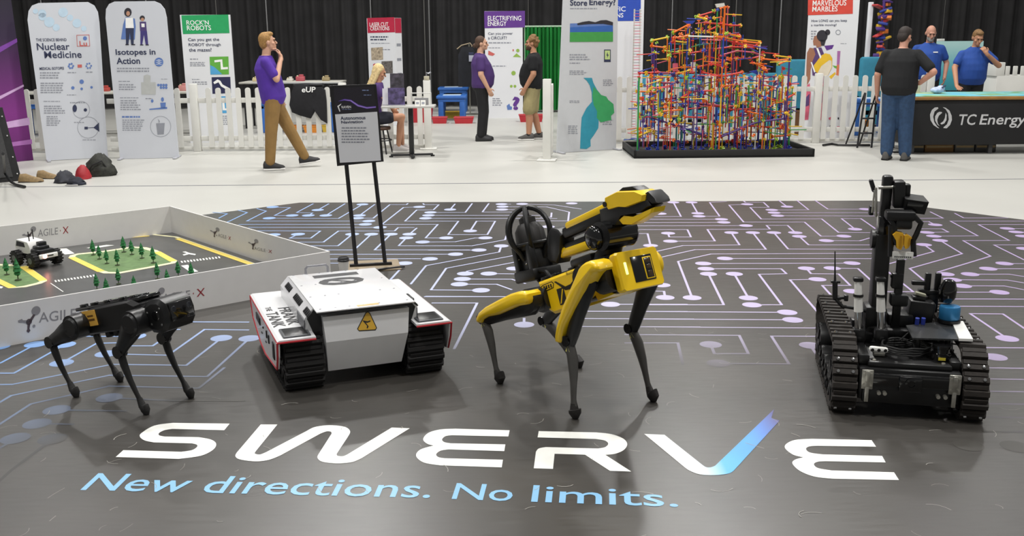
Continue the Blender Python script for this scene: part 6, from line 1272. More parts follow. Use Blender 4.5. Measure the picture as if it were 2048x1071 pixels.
def back_dressing():
    # green curtain on its rail
    Y = 22.6; a, c = AT(1050, 54, Y), AT(1150, 54, Y); r = thing('green_curtain', 'bright green curtain on a low rail behind the man in shorts', 'curtain', (a.x, Y, 0)); w = c.x-a.x; h = a.z
    n = 90; b = MB(); pts = [(w*i/n, .05*math.sin(i*.9)+.03*math.sin(i*2.3+1)) for i in range(n+1)]; b.add([(x, y, z) for z in (.05, h) for x, y in pts], [(i, i+1, n+2+i, n+1+i) for i in range(n)]); b.build('cloth', mat('curtain_green', '1f8a3c', .8, var=.12, scale=3), r, smooth=80)
    b = MB(); b.tube([(-.05, 0, h+.01), (w+.05, 0, h+.01)], .02, 8); b.build('rail', mat('rail_pale', 'a9c4a9', .4), r)
    for x in (0, w): b = MB(); b.tube([(x, .06, 0), (x, .06, h)], .02, 8); b.build('pole', mat('rail_pale', 'a9c4a9', .4), r)
    # dark coat on a hanger stand with a lanyard card
    g = G(936, 229); r = thing('coat_stand', 'dark coat on a hanger stand with a name card behind the woman in purple', 'coat stand', (g.x, g.y, 0)); Y = g.y; m = mat('stand_steel', 'a8a69c', .3, .8); top = AT(930, 86, Y).z
    b = MB(); b.tube([(.05, 0, 0), (.05, 0, top)], .014, 8); b.build('pole', m, r); b = MB(); b.lathe([(.2, 0), (.2, .015), (.02, .03)], 18, I4((.05, 0, 0))); b.build('base', m, r)
    b = MB(); b.tube([(-.22, 0, top-.13), (-.12, 0, top-.05), (.0, 0, top-.02), (.07, 0, top), (.11, 0, top-.05), (.1, 0, top-.4)], .012, 6); b.build('hanger', mat('hanger_tan', 'a8977a', .5), r)
    b = MB(); sec = lambda z, x0, x1, d: [(x0, -d, z), (x1, -d, z), (x1, d, z), (x0, d, z)]
    b.loft([sec(top-.08, -.10, .12, .04), sec(top-.25, -.19, .2, .08), sec(top-.6, -.2, .2, .1), sec(top-.95, -.2, .18, .11)]); renorm(b.build('coat', mat('coat_black', '16181f', .85, var=.3, scale=9), r, smooth=30)); b = MB(); b.rbox((.10, -.11, top-.3), (.11, .01, .2), .004); b.build('name_card', mat('card_lilac', 'b9bccb', .5), r); b = MB(); b.rbox((.10, -.117, top-.23), (.11, .004, .06), .002); b.build('name_card_band', NAVY, r)
    # teal sofas
    def sofa(label, px, py, w, Y, top):
        p = AT(px, py, Y); r = thing('sofa', label, 'sofa', (p.x, Y, 0)); m = mat('sofa_teal', '2f7f98', .75, var=.1, scale=8)
        b = MB(); b.rbox((0, 0, .22), (w, .8, .3), .04); b.build('base', m, r); b = MB(); b.rbox((0, -.3, top/2+.1), (w, .2, top-.2), .05); b.build('backrest', m, r)
        for s in (-1, 1): b = MB(); b.rbox((s*(w/2-.09), 0, .34), (.18, .8, .6), .05); b.build('armrest', m, r)
        b = MB(); b.rbox((0, .05, .42), (w-.36, .62, .14), .05); b.build('cushion', m, r)
    sofa('teal high-backed sofa behind the fence beside the printed girl banner', 1737, 200, .62, 18.5, AT(1737, 113, 18.5).z); sofa('teal sofa behind the right end of the marble run', 1580, 200, .75, 19.2, AT(1580, 118, 19.2).z); sofa('dark teal sofa behind the left part of the marble run', 1340, 180, 1.6, 20.0, .95)
    sofa('teal sofa behind the right part of the marble run tower', 1490, 180, 1.2, 20.4, .95)
    # toy tower on a white stand by the sofa
    p = AT(1752, 110, 19.2); r = thing('marble_toy_tower', 'tall toy tower of purple yellow and blue pieces above the teal sofa', 'toy', (p.x, 19.2, 0)); zb = .0
    b = MB(); b.rbox((-.13, .12, 1.15), (.09, .06, 2.3), .01); b.build('white_stand', BW2, r); rnd = random.Random(4); cols = [mat('toy_violet', '4b2f78', .5), mat('toy_yellow', 'd3a92c', .5), mat('toy_cobalt', '2c3f94', .5), mat('toy_scarlet', 'b83a3a', .5), mat('toy_orange', 'd9752c', .5)]
    b = MB(); b.tube([(.08, 0, 0), (.08, 0, 2.35)], .03, 8); b.build('mast', cols[0], r)
    for i in range(26):
        z = 1.05+i*.05; b = MB(); b.rbox((.08+rnd.uniform(-.06, .06), rnd.uniform(-.06, .06), z), (rnd.uniform(.1, .3), rnd.uniform(.08, .2), rnd.uniform(.03, .08)), .01, rot=(0, rnd.uniform(-.4, .4), rnd.random()*3)); b.build('toy_piece', cols[i % 5], r)
    # white easel with a pale teal board, and the low white castle-edged box
    Y = 18.6; r = thing('easel', 'white easel holding a pale teal board behind the two men in blue polos', 'easel', (AT(1880, 200, Y).x, Y, 0)); X = lambda px: AT(px, 150, Y).x-AT(1880, 200, Y).x; Z = lambda py: AT(1920, py, Y).z
    for a, c in (((1880, 78), (1850, 290)), ((1876, 78), (1900, 290))): b = MB(); b.tube([(X(a[0]), .08, Z(a[1])), (X(c[0]), -.12, 0)], .02, 6); b.build('leg', FW, r)
    b = MB(); b.tube([(X(1878), .08, Z(80)), (X(1880), .6, 0)], .02, 6); b.build('rear_leg', FW, r); b = MB(); b.rbox((X(1878), .07, Z(80)), (.14, .04, .05), .01); b.build('crossbar', FW, r)
    m = bpy.data.materials.new('board_teal'); m.use_nodes = True; nt = m.node_tree; bs = nt.nodes['Principled BSDF']; tc = nt.nodes.new('ShaderNodeTexCoord'); sp = nt.nodes.new('ShaderNodeSeparateXYZ'); cr = nt.nodes.new('ShaderNodeValToRGB'); mr = nt.nodes.new('ShaderNodeMapRange'); mr.inputs['From Min'].default_value = .5; mr.inputs['From Max'].default_value = 1.5
    nt.links.new(tc.outputs['Object'], sp.inputs[0]); nt.links.new(sp.outputs['Z'], mr.inputs['Value']); nt.links.new(mr.outputs[0], cr.inputs['Fac']); nt.links.new(cr.outputs[0], bs.inputs['Base Color']); cr.color_ramp.elements[0].color = (*lin('1f6670'), 1); cr.color_ramp.elements[1].color = (*lin('a9cfcd'), 1); q = cr.color_ramp.elements.new(.5); q.color = (*lin('3fa2b0'), 1)
    b = MB(); x0, x1 = X(1866), X(1958); b.box(((x0+x1)/2, -.06, (Z(82)+Z(180))/2), (x1-x0, .03, Z(82)-Z(180)), (-.06, 0, 0)); b.build('board', m, r, smooth=0)
    Y = 17.6; p = AT(2040, 180, Y); r = thing('castle_box', 'low white panel box with a castle-like notched rim behind the man touching his chin', 'box', (p.x, Y, 0)); zt = AT(2020, 132, Y).z; x0 = AT(1986, 150, Y).x-p.x
    b = MB(); b.rbox((x0+1.1, .1, zt/2-.08), (2.2, .5, zt-.16), .01); b.build('body', FW, r)
    for i in range(16): b = MB(); b.rbox((x0+.05+i*.135, -.13, zt-.08), (.08, .03, .17), .01); b.build('notch', FW, r)
    b = MB(); b.rbox((x0+.05, .1, zt-.05), (.16, .5, .24), .01); b.build('corner', FW, r)
    # folded step ladder next to the man in black
    g = G(1724, 294); r = thing('step_ladder', 'small black step ladder standing behind the man in black', 'ladder', (g.x, g.y, 0)); m = mat('ladder_black', '1d1d20', .4)
    for x, t in ((-.11, 1), (.11, 1)): b = MB(); b.tube([(x, -.1, 0), (x*.8+.12, .12, .82)], .016, 6); b.build('rail', m, r); b = MB(); b.tube([(x, .42, 0), (x*.8+.12, .14, .82)], .014, 6); b.build('rear_rail', m, r)
    for k in range(3): z = .22+.22*k; b = MB(); b.rbox((.12*z/.82, -.1+.22*z/.82, z), (.2, .1, .02), .006); b.build('tread', m, r)
back_dressing()
def tc_table():
    A, B = G(1812, 309), G(2160, 307); P = Panel(A, B); r = P.thing('counter_table', 'long counter with a black skirt reading TC Energy and a wood-edged map top', 'counter'); f = z0(1820, 30, 3.693)
    zt = P.uv(1900, 193)[1]; zb = P.uv(1900, 289.5)[1]; ze = P.uv(1900, 199.5)[1]; W = P.L
    bk = mat('skirt_black', '0f0f12', .6, var=.1); wood = mat('edge_wood', '9a6f38', .45, var=.2, scale=6)
    b = MB(); b.rbox((W/2, .5, (zb+ze)/2), (W, 1.0, ze-zb), .01); b.build('skirt', bk, r)
    b = MB(); b.rbox((W/2+.02, .5, (ze+zt)/2), (W+.12, 1.1, zt-ze), .012); b.build('top_edge', wood, r)
    m = bpy.data.materials.new('terrain_map'); m.use_nodes = True; nt = m.node_tree; bs = nt.nodes['Principled BSDF']; no = nt.nodes.new('ShaderNodeTexNoise'); no.inputs['Scale'].default_value = 1.6; no.inputs['Detail'].default_value = 6; tc = nt.nodes.new('ShaderNodeTexCoord'); nt.links.new(tc.outputs['Object'], no.inputs['Vector']); cr = nt.nodes.new('ShaderNodeValToRGB'); e = cr.color_ramp.elements; e[0].color = (*lin('5fb6cf'), 1); e[0].position = .36; e[1].color = (*lin('b9c3a0'), 1); e[1].position = .66
    for p_, c in ((.45, '7fc0bd'), (.5, '6f9f72'), (.58, '8fb184')): q = e.new(p_); q.color = (*lin(c), 1)
    nt.links.new(no.outputs['Fac'], cr.inputs['Fac']); nt.links.new(cr.outputs[0], bs.inputs['Base Color'])
    b = MB(); b.rbox((W/2+.02, .5, zt+.004), (W+.06, 1.04, .012), .004); b.build('map_top', m, r)
    for x in (.12, W*.5, W-.12):
        for y in (.12, .88): b = MB(); b.rbox((x, y, zb/2), (.06, .06, zb), .008); b.build('leg', mat('leg_grey', '4a4a4c', .5), r)
    b = MB(); b.rbox((-.06, .06, .03), (.22, .05, .03), .01); b.build('foot_bar', bk, r)
    lg = mat('logo_silver', 'd0d0d2', .4)
    def crescent(c, pts, name='logo_curve'): P.poly(r, name, [f(*p) for p in pts], lg, -.006)
    crescent(0, [(205, 680), (208, 690), (180, 712), (170, 750), (178, 790), (200, 822), (216, 836), (205, 834), (172, 812), (150, 775), (146, 735), (160, 700), (182, 682)])
    crescent(0, [(232, 715), (236, 722), (212, 742), (200, 772), (204, 800), (218, 820), (200, 808), (184, 778), (184, 748), (200, 722), (215, 714)])
    crescent(0, [(240, 680), (262, 684), (290, 705), (306, 742), (308, 775), (295, 810), (270, 836), (245, 834), (248, 826), (272, 806), (285, 770), (280, 725), (262, 695)])
    crescent(0, [(262, 720), (270, 740), (268, 775), (252, 800), (232, 808), (222, 800), (244, 784), (256, 760)])
    P.text(r, 'TC', f(360, 732)+f(488, 812), lg, .012, -.006, shear=.12); P.text(r, 'Energy', f(512, 732)+f(855, 832), lg, .012, -.006, shear=.12)
    # boxes stored under the counter
    for k, (px, w, m2, lb) in enumerate(((1895, .42, mat('carton_brown', '8f6c42', .8), 'brown cardboard box stored under the black counter'), (1947, .28, mat('crate_grey', '75746f', .7), 'grey crate stored under the black counter next to the cardboard box'), (1990, .30, mat('crate_dark_grey', '5b5a58', .7), 'dark grey crate stored under the black counter beside the pale crate'), (1850, .2, mat('crate_charcoal', '4c4b4a', .7), 'charcoal crate under the left end of the black counter'))):
        s = P.uv(px, 300)[0]; o = P.A+P.u*s+P.n*.45; t = thing('storage_box', lb, 'box', (o.x, o.y, 0), P.rot); b = MB(); b.rbox((0, 0, .055), (w, .34, .11), .008); b.build('body', m2, t); b = MB(); b.box((0, -.171, .08), (w*.9, .002, .03)); b.build('tape', mat('tape_tan', 'a58c60', .5), t, smooth=0)
    # crumpled paper cup / bag on the counter
    o = P.A+P.u*P.uv(1907, 176)[0]+P.n*.55; t = thing('plastic_bag', 'crumpled pale blue bag lying on the map counter', 'bag', (o.x, o.y, zt+.011), 0); b = MB(); b.ell((0, 0, .05), (.1, .08, .05)); b.ell((.06, .02, .07), (.06, .06, .05)); b.build('bag', mat('bag_pale', 'b4bfdc', .4, var=.3, scale=25, bump=.5), t); b = MB(); b.tube([(.05, -.05, .09), (.1, -.05, .12)], .012, 6); b.build('bag_tie', NAVY, t)
    o = P.A+P.u*P.uv(1880, 182)[0]+P.n*.62; t = thing('paper_box', 'small cream paper box on the map counter by the leaning hand', 'box', (o.x-.05, o.y+.25, zt+.011), P.rot); b = MB(); b.rbox((0, 0, .09), (.20, .12, .18), .006); b.build('body', mat('paper_cream', 'c4c1b0', .6), t); b = MB(); b.rbox((0, 0, .183), (.21, .13, .012), .004); b.build('lid', mat('paper_cream2', 'b5b2a0', .6), t)
    global TC; TC = (P, zt)
tc_table()

def fence_cable():
    c = MB(); c.tube([G(x, y, .02) for x, y in ((1646, 290), (1655, 288.5), (1664, 287.5), (1676, 289.5), (1700, 290), (1740, 290))], .018, 6); tag(c.build('power_cable', mat('cable_black', '151517', .5)), 'black power cable lying along the foot of the white fence near the step ladder', 'cable')
fence_cable()
# ================================================================ people
def remeshed(mb, voxel, smooth=3):
    me = mb.mesh('b', 0); o = bpy.data.objects.new('b', me)
    r = o.modifiers.new('r', 'REMESH'); r.mode = 'VOXEL'; r.voxel_size = voxel
    s = o.modifiers.new('s', 'SMOOTH'); s.factor = .5; s.iterations = smooth
    out = evaluated_mesh(o); bpy.data.objects.remove(o); bpy.data.meshes.remove(me)
    out.polygons.foreach_set('use_smooth', [True]*len(out.polygons)); return out
def mesh_part(me, name, m, parent):
    me.name = name; me.materials.clear(); me.materials.append(m); o = bpy.data.objects.new(name, me); return link(o, parent)
V = Vector
def hand(mb, w, d, palm, side, curl=.5, k=1.):
    """palm + four fingers + thumb. w wrist, d hand direction, palm palm normal, side +1 right / -1 left"""
    d = d.normalized(); p = (palm-d*palm.dot(d)).normalized(); a = d.cross(p)*side     # a: towards the thumb
    mb.cap(w-d*.02, w+d*.03, .026*k, .028*k)
    c = w+d*.055*k
    for t in (-.028, -.010, .010, .026): mb.cap(w+d*.02*k+a*t*.7*k, w+d*.085*k+a*t*k, .0155*k, .0135*k, 8)
    for t, L in ((-.034, .060), (-.0115, .073), (.0115, .078), (.034, .070)):
        q = w+d*.09*k+a*t*k; dr = d; r = .0088*k
        for s in range(3):
            ang = curl*(.55+.35*s); dd = (dr*math.cos(ang)+p*math.sin(ang)).normalized(); e = q+dd*L*k*(.45, .32, .26)[s]; mb.cap(q, e, r, r*.92, 8); q = e; dr = (dr*math.cos(ang*.8)+p*math.sin(ang*.8)).normalized(); r *= .92
    q = w+d*.03*k+a*.03*k; e = q+(a*.8+d*.6+p*.25).normalized()*.042*k; mb.cap(q, e, .0125*k, .011*k, 8); mb.cap(e, e+(d*.9+a*.2+p*.35*curl).normalized()*.035*k, .011*k, .009*k, 8)
def person(label, loc, yaw, h, skin, pose, wear):
    """local frame: facing +Y, right hand +X. pose overrides joints (given for a 1.75 m figure)."""
    root = thing('person', label, 'person', loc, yaw); k = h/1.75
    J = dict(pelvis=(0, 0, .96), waist=(0, .0, 1.10), chest=(0, -.01, 1.30), neck=(0, -.02, 1.475), head=(0, .015, 1.635),
             shR=(.185, -.02, 1.395), shL=(-.185, -.02, 1.395), elR=(.25, -.05, 1.14), elL=(-.25, -.05, 1.14), wrR=(.26, .05, .90), wrL=(-.26, .05, .90),
             hipR=(.09, 0, .93), hipL=(-.09, 0, .93), knR=(.10, .02, .50), knL=(-.10, .02, .50), anR=(.10, -.03, .09), anL=(-.10, -.03, .09))
    J.update({a: b for a, b in pose.items() if a in J}); J = {a: V(b)*k for a, b in J.items()}
    belly = wear.get('belly', 0.); bulk = wear.get('bulk', 1.)*k; arm = wear.get('arm', 1.)
    hy, hp, hr = pose.get('headrot', (0, 0, 0))
    Hm = Matrix.Translation(J['head']) @ Euler((hp, hr, hy)).to_matrix().to_4x4() @ Matrix.Scale(k*wear.get('head', 1.), 4)
    up = (J['neck']-J['pelvis']).normalized()
    def torso(mb, grow, z0=.0, z1=1., low=None):
        # sections along pelvis -> neck
        ax = (J['shR']-J['shL']); ax.z *= .3; ax.normalize(); fwd = V((0, 0, 1)).cross(ax)
        hx = (J['hipR']-J['hipL']).normalized(); hf = V((0, 0, 1)).cross(hx)
        secs = [(J['pelvis']+V((0, 0, -.10*k)), .160, .115, 0, 0), (J['pelvis'], .172, .128, 0, .65), (J['waist'], .158, .118, 0, 1.), (J['waist'].lerp(J['chest'], .5), .165, .118, .3, .8), (J['chest'], .180, .125, .7, .3), (J['chest'].lerp(J['neck'], .45), .160, .106, 1, 0), (J['chest'].lerp(J['neck'], .72), .122, .086, 1, 0), (J['chest'].lerp(J['neck'], .88), .092, .07, 1, 0), (J['neck'], .062, .062, 1, 0)]
        if low: secs = secs[low:]
        rings = []
        for c, rx, ry, t, bl in secs:
            x = hx.lerp(ax, t).normalized(); y = hf.lerp(fwd, t).normalized(); n = 20; rx = (rx*bulk+grow+belly*bl*.35*k); ry2 = ry*bulk+grow
            ring = []
            for j in range(n):
                a = 2*math.pi*j/n; sy = math.sin(a); ring.append(c+x*(rx*math.cos(a))+y*(sy*(ry2+(belly*bl*k if sy > 0 else belly*bl*.15*k))))
            rings.append(ring)
        mb.loft(rings)
    # ---- body: one continuous skin mesh
    b = MB(); torso(b, 0.)
    b.cap(J['neck']-up*.03*k, J['head']-V((0, .01, .05))*k, .058*k, .054*k)
    b.ell((0, -.008, .025), (.074, .094, .098), M=Hm); b.ell((0, .022, -.045), (.058, .068, .068), M=Hm); b.ell((0, .075, -.075), (.028, .025, .025), M=Hm)
    b.cap(Hm @ V((0, .088, .015)), Hm @ V((0, .112, -.022)), .010*k, .015*k, 8); b.ell((0, .09, .035), (.048, .012, .012), M=Hm)
    for s in (-1, 1): b.ell((s*.076, -.008, -.005), (.012, .02, .032), M=Hm); b.ell((s*.045, .06, -.02), (.022, .022, .02), M=Hm)
    b.ell((0, .090, -.052), (.024, .012, .010), M=Hm)
    for s, n in ((1, 'R'), (-1, 'L')):
        b.cap(J['sh'+n]-V((0, 0, .02))*k, J['el'+n], .045*k*arm, .042*k*arm); b.cap(J['el'+n], J['wr'+n], .042*k*arm, .028*k*arm)
        b.cap(J['hip'+n], J['kn'+n], .088*bulk, .058*bulk); c = J['kn'+n].lerp(J['an'+n], .3)+V((0, -.012, 0))*k; b.cap(J['kn'+n], c, .056*bulk, .056*bulk); b.cap(c, J['an'+n], .056*bulk, .038*bulk); b.cap(J['an'+n], J['an'+n]+pose.get('toe'+n, V((0, .11, -.06)))*k, .033*k, .02*k)
        d = pose.get('hand'+n) or (J['wr'+n]-J['el'+n]); hand(b, J['wr'+n], V(d), V(pose.get('palm'+n, (-s, 0, 0))), s, pose.get('curl'+n, .5), k*1.02)
    body = mesh_part(remeshed(b, .0085*k, 2), 'body', skin, root)
    # ---- face details
    ey = mat('eye_dark', '1d1512', .3)
    for s in (-1, 1): e = MB(); e.ell((s*.030, .0865, .012), (.012, .008, .0065), M=Hm); e.build('eye', ey, body); e = MB(); e.ell((s*.031, .0915, .033), (.019, .006, .0045), M=Hm); e.build('eyebrow', wear['hair'], body)
    e = MB(); e.ell((0, .1005, -.052), (.021, .005, .0055), M=Hm); e.build('mouth', mat('lip_tone', '8f4f46', .5), body)
    # ---- hair
    hs = wear.get('hairstyle', 'short'); hb = MB()
    if hs != 'none':
        hb.ell((0, -.022, .043), (.082, .094, .094), M=Hm); hb.ell((0, -.055, -.005), (.074, .058, .078), M=Hm)
        if hs == 'short': hb.ell((0, .03, .10), (.06, .06, .035), M=Hm)
        if hs == 'curly':
            rnd = random.Random(5)
            for i in range(70): a = rnd.uniform(0, 6.28); t = rnd.uniform(-.25, 1.45); hb.ell((.088*math.cos(t)*math.cos(a), -.02+.1*math.cos(t)*math.sin(a)*(1 if math.sin(a) < 0 else .75), .04+.1*math.sin(t)), (.022, .022, .022), n=8, k=5, M=Hm)
        if hs == 'bun': hb.ell((0, -.115, -.03), (.035, .04, .04), M=Hm)
        if hs == 'long':
            for t in range(8): hb.ell((.0, -.055-.004*t, -.05-.045*t), (.078-.003*t, .05, .06), M=Hm)
            for s in (-1, 1): hb.cap(Hm @ V((s*.07, -.01, .03)), Hm @ V((s*.07, -.03, -.22)), .028*k, .022*k)
        # keep the face free
        ho = mesh_part(remeshed(hb, .009*k, 2), 'hair', wear['hair'], root)
        bm = bmesh.new(); bm.from_mesh(ho.data); Hi = Hm.inverted(); dele = [v for v in bm.verts if (lambda q: q.y > .045 and q.z < .062 and abs(q.x) < .075)(Hi @ v.co)]; bmesh.ops.delete(bm, geom=dele, context='VERTS'); bm.to_mesh(ho.data); bm.free()
    if wear.get('beard'):
        q = MB(); q.ell((0, .034, -.066), (.060, .066, .056), M=Hm); q.ell((0, .085, -.085), (.034, .026, .03), M=Hm); mo = mesh_part(remeshed(q, .008*k, 1), 'beard', wear['beard'], root)
        bm = bmesh.new(); bm.from_mesh(mo.data); Hi = Hm.inverted(); dele = [v for v in bm.verts if (Hi @ v.co).z > -.036]; bmesh.ops.delete(bm, geom=dele, context='VERTS'); bm.to_mesh(mo.data); bm.free()
    # ---- shirt
    s_ = MB(); torso(s_, .018*k)
    sl = wear.get('sleeve', .62)
    for n in 'RL':
        e = J['sh'+n].lerp(J['el'+n], sl); s_.cap(J['neck'].lerp(J['sh'+n], .45)-V((0, 0, .045))*k, J['sh'+n]-V((0, 0, .012))*k, .066*k, .064*k); s_.cap(J['sh'+n]-V((0, 0, .014))*k, e, .066*k*arm, .064*k*arm)
    me = remeshed(s_, .011*k, 3); shirt = mesh_part(me, 'shirt', wear['shirt'], root)
    bm = bmesh.new(); bm.from_mesh(shirt.data)
    zlow = (J['pelvis'].z-wear.get('hem', .10)*k); dele = [v for v in bm.verts if v.co.z < zlow or (v.co-J['neck']).length < .052*k]
    bmesh.ops.delete(bm, geom=dele, context='VERTS'); bm.to_mesh(shirt.data); bm.free()
    if wear.get('collar'):
        c = MB(); x = (J['shR']-J['shL']).normalized(); y = V((0, 0, 1)).cross(x); c.tube([J['neck']+V((0, 0, .0))+x*(.066*k*math.cos(t))+y*(.066*k*math.sin(t))-V((0, 0, .02*k*max(0, math.sin(t)))) for t in [2*math.pi*i/18 for i in range(18)]], .012*k, 6, closed=True); c.build('collar', wear['shirt'], shirt)
    if wear.get('badge'):
        x = (J['shR']-J['shL']).normalized(); y = V((0, 0, 1)).cross(x); c = MB(); q = J['chest']+V((0, 0, .03*k))+y*(.150*bulk/k*k)-x*.085*k; c.box(q, (.07*k, .004, .018*k), (0, 0, math.atan2(x.y, x.x))); c.build('chest_print', WHITE, shirt, smooth=0)
    # ---- trousers or shorts
    t_ = MB(); lw = wear.get('leg', 1.)
    ax = (J['hipR']-J['hipL']).normalized()
    t_.ell(J['pelvis']-V((0, 0, .03*k)), (.178*bulk, .135*bulk+belly*.1, .13*k), rot=(0, 0, math.atan2(ax.y, ax.x)))
    for n in 'RL':
        hp_, kn, an = J['hip'+n], J['kn'+n], J['an'+n]
        if wear.get('shorts'):
            e = hp_.lerp(kn, wear['shorts']); t_.cap(hp_, e, .108*bulk, .098*bulk*lw)
        else:
            t_.cap(hp_, kn, .108*bulk, .078*bulk*lw); t_.cap(kn, kn.lerp(an, .94), .078*bulk*lw, .064*bulk*lw)
    tr = mesh_part(remeshed(t_, .011*k, 3), 'shorts' if wear.get('shorts') else 'trousers', wear['pants'], root)
    # ---- shoes
    for n in 'RL':
        an = J['an'+n]; d = V(pose.get('foot'+n, (0, 1, 0))).normalized(); sd = d.cross(V((0, 0, 1))).normalized(); u2 = sd.cross(d)
        Fm = Matrix((sd, d, u2)).transposed().to_4x4(); Fm.translation = an-u2*(.088*k); Fm = Fm @ Matrix.Scale(k, 4)
        q = MB(); q.loft([[(w2*.047*math.cos(t), y, max(.012, .03+hh*math.sin(t))) for t in [2*math.pi*j/12 for j in range(12)]] for y, w2, hh in ((-.09, .45, .05), (-.075, .9, .09), (-.02, 1., .098), (.05, 1.02, .075), (.12, 1.08, .045), (.17, .85, .03), (.19, .35, .012))]); q2 = MB(); q2.add(q.v, q.f, Fm); sh = renorm(q2.build('shoe', wear['shoe'], root))
        q = MB(); q.rbox((0, .05, .014), (.098, .285, .028), .012, M=Fm); q.build('sole', wear['sole'], sh)
        if wear.get('sock'): q = MB(); q.cap(an, an+(J['kn'+n]-an).normalized()*.07*k, .045*k, .043*k); q.build('sock', wear['sock'], root)
    return root
SK1, SK2, SK3 = mat('skin_fair', 'c79a80', .55, var=.05), mat('skin_tan', 'b98668', .55, var=.05), mat('skin_pink', 'c08c76', .55, var=.05)
def people():
    pur = mat('polo_purple', '4d2a96', .8, var=.1, scale=9); pur2 = mat('polo_dark_purple', '452a66', .8, var=.1, scale=9); blk = mat('cloth_black', '0e0f12', .85, var=.2, scale=9); blue = mat('polo_royal', '1f4796', .8, var=.1, scale=9); jean = mat('denim', '27405f', .85, var=.2, scale=22); khaki = mat('khaki_brown', '8a6b3c', .8, var=.1, scale=10); kh2 = mat('khaki_olive', 'a0956a', .8, var=.1, scale=10); dkp = mat('trouser_black', '141417', .85, var=.2)
    sand, brown, dkbr, grey, blond, ginger = mat('hair_sandy', '9a7440', .7, var=.3, scale=60), mat('hair_brown', '4a3426', .7, var=.3, scale=60), mat('hair_dark', '2a211d', .7, var=.3, scale=60), mat('hair_grey', '7d6a58', .7, var=.3, scale=60), mat('hair_blond', 'cdb583', .7, var=.25, scale=60), mat('hair_light_brown', '7c5c36', .7, var=.3, scale=60)
    sb, sw, sg = mat('shoe_black', '1d1c1e', .6), mat('shoe_white', 'b4aeac', .6), mat('shoe_grey', '4d4b49', .7); swh = mat('sole_white', 'e4e2de', .6); sbk = mat('sole_black', '121212', .7); bgy = mat('beard_grey', '8a8580', .8, var=.3, scale=60); bbr = mat('beard_brown', '4a3322', .8, var=.3, scale=60)
    # man in purple, walking to the right, fist at his mouth
    g = G(549, 338)
    person('man in a purple T-shirt and brown trousers walking with a fist at his mouth', (g.x, g.y, 0), math.radians(-72), 1.76, SK1, dict(pelvis=(0, .03, .955), waist=(0, .0, 1.10), chest=(0, -.03, 1.30), neck=(0, -.02, 1.475), head=(0, .015, 1.64), headrot=(.1, .12, 0), hipR=(.09, .03, .93), hipL=(-.09, .03, .93), shR=(.19, -.04, 1.41), shL=(-.19, -.02, 1.41), elR=(.24, .08, 1.18), wrR=(.075, .165, 1.445), handR=(-.25, -.16, .8), palmR=(-.3, -1, .1), curlR=1.35, elL=(-.25, -.06, 1.15), wrL=(-.24, .10, .93), knR=(.10, -.02, .50), anR=(.10, -.06, .09), knL=(-.09, .23, .52), anL=(-.10, .42, .125), footL=(0, .95, .12), footR=(0, 1, 0)),
           dict(shirt=pur, pants=khaki, hair=sand, shoe=sb, sole=swh, bulk=1.03, belly=.05, badge=True, sleeve=.7))
    # woman in dark purple, seen from the side
    g = G(964, 281)
    person('woman in a dark purple polo and black trousers with her hair in a low bun', (g.x, g.y, 0), math.radians(-84), 1.70, SK1, dict(elR=(.24, -.02, 1.13), wrR=(.22, .10, .90), elL=(-.24, -.02, 1.13), wrL=(-.22, .10, .90), headrot=(-.1, 0, 0), knR=(.09, .02, .5), knL=(-.09, .05, .5), anL=(-.1, .02, .09)), dict(shirt=pur2, pants=dkp, hair=brown, hairstyle='bun', shoe=sb, sole=sbk, bulk=1.12, belly=.085, arm=1.15, collar=True, hem=.06))
    # man in black polo and khaki shorts
    g = G(1066, 279)
    person('man in a black polo and khaki shorts with curly hair and beard', (g.x, g.y, 0), math.radians(82), 1.70, SK2, dict(elR=(.25, -.05, 1.13), wrR=(.24, .06, .88), elL=(-.25, -.04, 1.13), wrL=(-.23, .10, .90), knR=(.11, .02, .5), knL=(-.11, .06, .5), anL=(-.11, .06, .09), anR=(.11, -.10, .09), headrot=(.05, 0, 0)), dict(shirt=blk, pants=kh2, shorts=.92, hair=ginger, hairstyle='curly', beard=bbr, shoe=sg, sole=swh, sock=sb, bulk=1.15, belly=.09, arm=1.2, collar=True, hem=.09))
    # man in black with his back turned, hand on hip
    g = G(1786, 319)
    person('man in a black T-shirt and jeans, hand on hip, beside the counter', (g.x, g.y, 0), math.radians(-32), 1.80, SK3, dict(pelvis=(0, 0, .96), waist=(0, .0, 1.1), chest=(0, .03, 1.3), neck=(0, .05, 1.47), head=(.0, .105, 1.615), headrot=(-.35, -.3, 0), shR=(.195, .02, 1.40), shL=(-.195, .02, 1.40), elR=(.42, -.06, 1.17), wrR=(.24, .05, 1.02), handR=(-.7, .6, -.1), palmR=(0, -.2, 1), curlR=.4, elL=(-.28, -.02, 1.13), wrL=(-.29, .08, .88), knR=(.11, .03, .5), knL=(-.09, .0, .5), anR=(.15, -.02, .09), anL=(-.08, -.06, .09)), dict(shirt=blk, pants=jean, hair=dkbr, hairstyle='short', shoe=sg, sole=sbk, bulk=1.16, belly=.08, arm=1.12, leg=1.12, hem=.11, sleeve=.75))
    # two men in blue polos behind the counter
    P, zt = TC
    Y = 16.9; p = AT(1858, 100, Y)
    person('bald man with a grey beard in a royal blue polo looking down at the counter', (p.x, Y, 0), math.radians(163), 1.84, SK3, dict(headrot=(.15, -.38, 0), head=(0, .05, 1.625), elL=(-.29, -.06, 1.15), wrL=(-.26, .08, .93), elR=(.28, .0, 1.14), wrR=(.24, .18, .98), chest=(0, .0, 1.3)), dict(shirt=blue, pants=dkp, hair=grey, hairstyle='none', beard=bgy, shoe=sb, sole=sbk, bulk=1.05, belly=.06, badge=True, collar=True, hem=.1))
    Y = 16.3; p = AT(1948, 100, Y); hx = zt+.02
